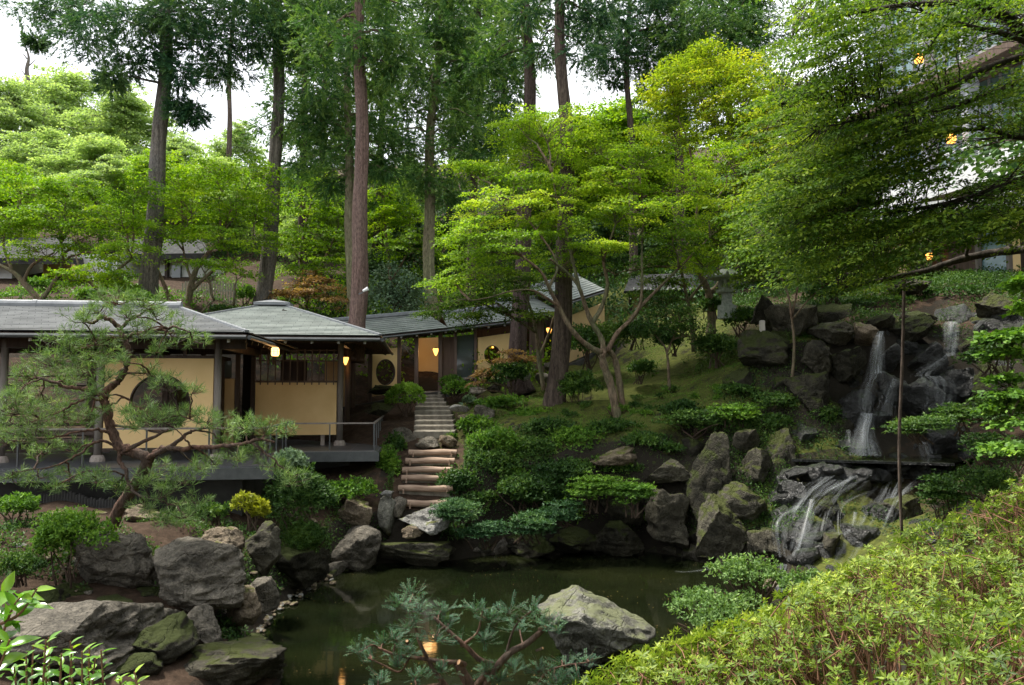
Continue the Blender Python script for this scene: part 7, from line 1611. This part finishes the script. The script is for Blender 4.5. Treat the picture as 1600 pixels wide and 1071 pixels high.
# ------------------------------------------------------------------ the cut yew in front of the pond
def yew():
    rng = np.random.default_rng(31); d0 = 6.2; b = P(745, 1140, 6.2); root = empty('yew_tree', b - [0, 0, .4], 'pruned yew with pale orange saw cuts leaning over the water at the bottom centre', 'tree'); tb = MB(); sk = []
    def limb(pts, r0, r1): p = smoothpath([P(q[0], q[1], q[2] if len(q) > 2 else d0) for q in pts], 5); tb.tube(p, np.linspace(r0, r1, len(p)), 8); sk.append(p)
    limb([(750, 1160), (745, 1110), (735, 1075), (722, 1050), (716, 1036)], .05, .035)
    limb([(745, 1100), (765, 1058), (795, 1022), (820, 1008), (840, 992), (853, 980)], .035, .018)
    limb([(738, 1080), (762, 1050), (770, 1040), (748, 1030), (728, 1010), (705, 990), (678, 965)], .03, .012)
    limb([(716, 1036), (690, 1034), (650, 1028), (620, 1024), (590, 1012)], .022, .008)
    limb([(700, 1075), (680, 1050), (658, 1010), (650, 985), (640, 945)], .02, .007)
    limb([(640, 1028), (625, 1050), (600, 1040), (575, 1028)], .010, .005)
    limb([(720, 1010), (745, 990), (752, 965), (755, 950)], .012, .005)
    limb([(790, 1025), (800, 990), (812, 970), (830, 955)], .012, .005)
    limb([(840, 1070), (855, 1050), (885, 1040), (920, 1035)], .012, .005)
    limb([(740, 1110), (790, 1090), (840, 1070)], .02, .012); limb([(690, 1070), (640, 1075), (590, 1075)], .015, .007)
    S_ = np.concatenate(sk)
    T = [(645, 928, 24), (625, 945, 22), (655, 955, 30), (690, 955, 26), (640, 980, 26), (600, 1008, 26), (580, 1030, 22), (620, 1000, 20), (700, 975, 24), (745, 955, 20), (765, 970, 26), (795, 958, 30), (830, 958, 30), (850, 975, 22), (810, 985, 22), (755, 1000, 22), (720, 1005, 22), (680, 1000, 20), (870, 985, 14),
         (690, 1050, 24), (650, 1060, 26), (620, 1040, 18), (800, 1045, 22), (840, 1050, 28), (880, 1040, 28), (915, 1035, 22), (870, 1070, 28), (590, 1068, 20), (560, 1020, 12), (760, 1050, 18), (780, 1065, 20), (905, 1065, 22), (640, 1020, 16)]
    PL = []; DL = []; NL = []; TT = []
    for (px, py, r) in T:
        d = d0 + rng.uniform(-.35, .3); c = P(px, py, d); R_ = PX(r, d); n = int(r * 1.15); a = nearest(c, S_); hub = twigpath(a, c, rng, .12, 6); tb.tube(hub, np.linspace(.008, .004, 6), 5, False)
        for _ in range(n):
            s0 = c + unit(rng.normal(size=3)) * R_ * np.array([1, 1, .5]) * rng.uniform(0, .8); dr = unit((s0 - c) * [1, 1, .5] + rng.normal(size=3) * [.05, .05, .02] + [0, 0, .035]); Ls = rng.uniform(.06, .13)
            tb.tube([s0, s0 + dr * Ls], [.0022, .0014], 3, False); k = 22; f = np.linspace(0, 1, k); sd_ = unit(np.cross(dr, [0, 0, 1]) + rng.normal(size=3) * .3); side = np.where(np.arange(k) % 2 == 0, 1, -1)[:, None]
            PL.append(s0 + dr * (f * Ls)[:, None]); DL.append(unit(sd_ * side + dr * .7 + rng.normal(size=(k, 3)) * .15)); NL.append(unit(np.tile(np.cross(sd_, dr), (k, 1)) + rng.normal(size=(k, 3)) * .3)); TT.append(.3 + .3 * f + rng.normal() * .14 + rng.normal(size=k) * .06)
    Pn, Dn, Nn, Tn = map(np.concatenate, (PL, DL, NL, TT)); tb.build('trunk', M['bark_pine'], root, True)
    leafmesh('needles', Pn, Dn, Nn, np.full(len(Pn), .022), np.full(len(Pn), .0048), Tn, M['yew'], root)
    for (px, py, dx, r) in ((678, 994, -1, .021), (717, 1035, -1, .022), (852, 979, 1, .014), (636, 1002, 0, .012), (848, 1013, 1, .01)):
        c = P(px, py, d0 - .06); m = MB(); m.tube([c + [.05 * -dx, .03, -.03], c], [r * .95, r], 10); ct_o = m.build('cut_stub', M['bark_pine'], root); m = MB(); dv = unit(np.array([.05 * dx, -.03, .03])); m.tube([c - dv * .001, c + dv * .004], [r * .92, r * .9], 10); m.build('cut_face', M['log_end'], root)
yew()

# ------------------------------------------------------------------ glossy leaves at the bottom left
def camellia(name, label, stems, L, seed):
    rng = np.random.default_rng(seed); PL = []; DL = []; NL = []; LL = []; TT = []; m = MB(); root = empty(name, P(*stems[0][0][0]) - [0, 0, .6], label, 'shrub')
    for pts, n, tb_ in stems:
        p = smoothpath([P(*q) for q in pts], 6)
        m.tube(p, np.linspace(.006, .003, len(p)), 6)
        for i in range(n):
            f = (i + .5) / n * .85 + .15; j = min(int(f * (len(p) - 1)), len(p) - 2); q = p[j] + (p[j + 1] - p[j]) * (f * (len(p) - 1) - j); t = unit(p[j + 1] - p[j]); a = i * 2.4 + rng.uniform(-.4, .4)
            s1 = unit(np.cross(t, [.2, .9, .1])); s2 = np.cross(t, s1); dr = unit(s1 * math.cos(a) + s2 * math.sin(a) + t * rng.uniform(.3, 1.1)); nn = unit(t + rng.normal(size=3) * .3 - dr * .4 + [0, -.3, .5])
            PL.append(q); DL.append(dr); NL.append(nn); LL.append(L * rng.uniform(.7, 1.2)); TT.append(tb_ - .22 + f * f * .45 + rng.normal() * .1)
    m.build('stems', M['twig_red'], root)
    Pn, Dn, Nn, Ln, Tn = map(np.array, (PL, DL, NL, LL, TT)); V = []; F = []; n = len(Pn)
    Sx = unit(np.cross(Dn, Nn)); Nn = np.cross(Sx, Dn); prof = [(0, .0), (.12, .3), (.35, .52), (.6, .48), (.82, .24), (1, 0)]; me_t = []
    for i in range(n):
        b0 = len(V)
        for (f, w_) in prof:
            c = Pn[i] + Dn[i] * Ln[i] * f - Nn[i] * Ln[i] * .22 * f * f; hw = w_ * Ln[i] * .42
            V += [c - Sx[i] * hw + Nn[i] * hw * .35, c, c + Sx[i] * hw + Nn[i] * hw * .35]
        for r_ in range(5):
            for s_ in (0, 1): F.append((b0 + r_ * 3 + s_, b0 + r_ * 3 + s_ + 1, b0 + r_ * 3 + s_ + 4, b0 + r_ * 3 + s_ + 3)); me_t.append(Tn[i])
    mb = MB(); mb.add(V, F); o = mb.build('leaves', M['camellia'], root, True); at = o.data.attributes.new('tint', 'FLOAT', 'FACE'); at.data.foreach_set('value', np.clip(me_t, 0, 1).astype(np.float32))
    return root
def cam_stem(*pts): return list(pts)
camellia('glossy_shrub', 'glossy shoots with one big yellow tipped leaf at the left bottom edge', [
    (cam_stem((-30, 1060, 2.6), (0, 1000, 2.6), (20, 950, 2.6), (35, 930, 2.6)), 13, .45), (cam_stem((-20, 1090, 2.5), (0, 1040, 2.5), (15, 1000, 2.5)), 9, .5), (cam_stem((-40, 960, 2.7), (-10, 935, 2.7), (12, 925, 2.7)), 7, .5), (cam_stem((-10, 980, 2.6), (30, 960, 2.6), (58, 920, 2.6)), 8, .6)], .085, 1)
camellia('glossy_shrub', 'low glossy leaved bush along the bottom left edge of the picture',
    [(cam_stem((20 + k * 11 + ox, 1120, 3.0 + (k % 3) * .12), (25 + k * 11 + ox, 1080, 3.0 + (k % 3) * .12), (22 + k * 11 + ox + (k % 4) * 3, 1062 - hh, 3.0 + (k % 3) * .12)), 13, .3 + .06 * (k % 4)) for k, (ox, hh) in enumerate([(0, 20), (5, 40), (2, 55), (8, 62), (3, 48), (-4, 66), (2, 40), (5, 52), (0, 60), (4, 44), (2, 50), (-3, 34), (4, 46)])] , .05, 2)
camellia('glossy_shrub', 'few glossy shoots poking up at the bottom left, right of the low bush', [(cam_stem((195, 1120, 3), (190, 1080, 3), (186, 1060, 3)), 8, .6), (cam_stem((225, 1110, 3), (215, 1075, 3), (210, 1050, 3)), 8, .7), (cam_stem((150, 1110, 3), (140, 1085, 3), (140, 1062, 3)), 7, .6)], .05, 3)
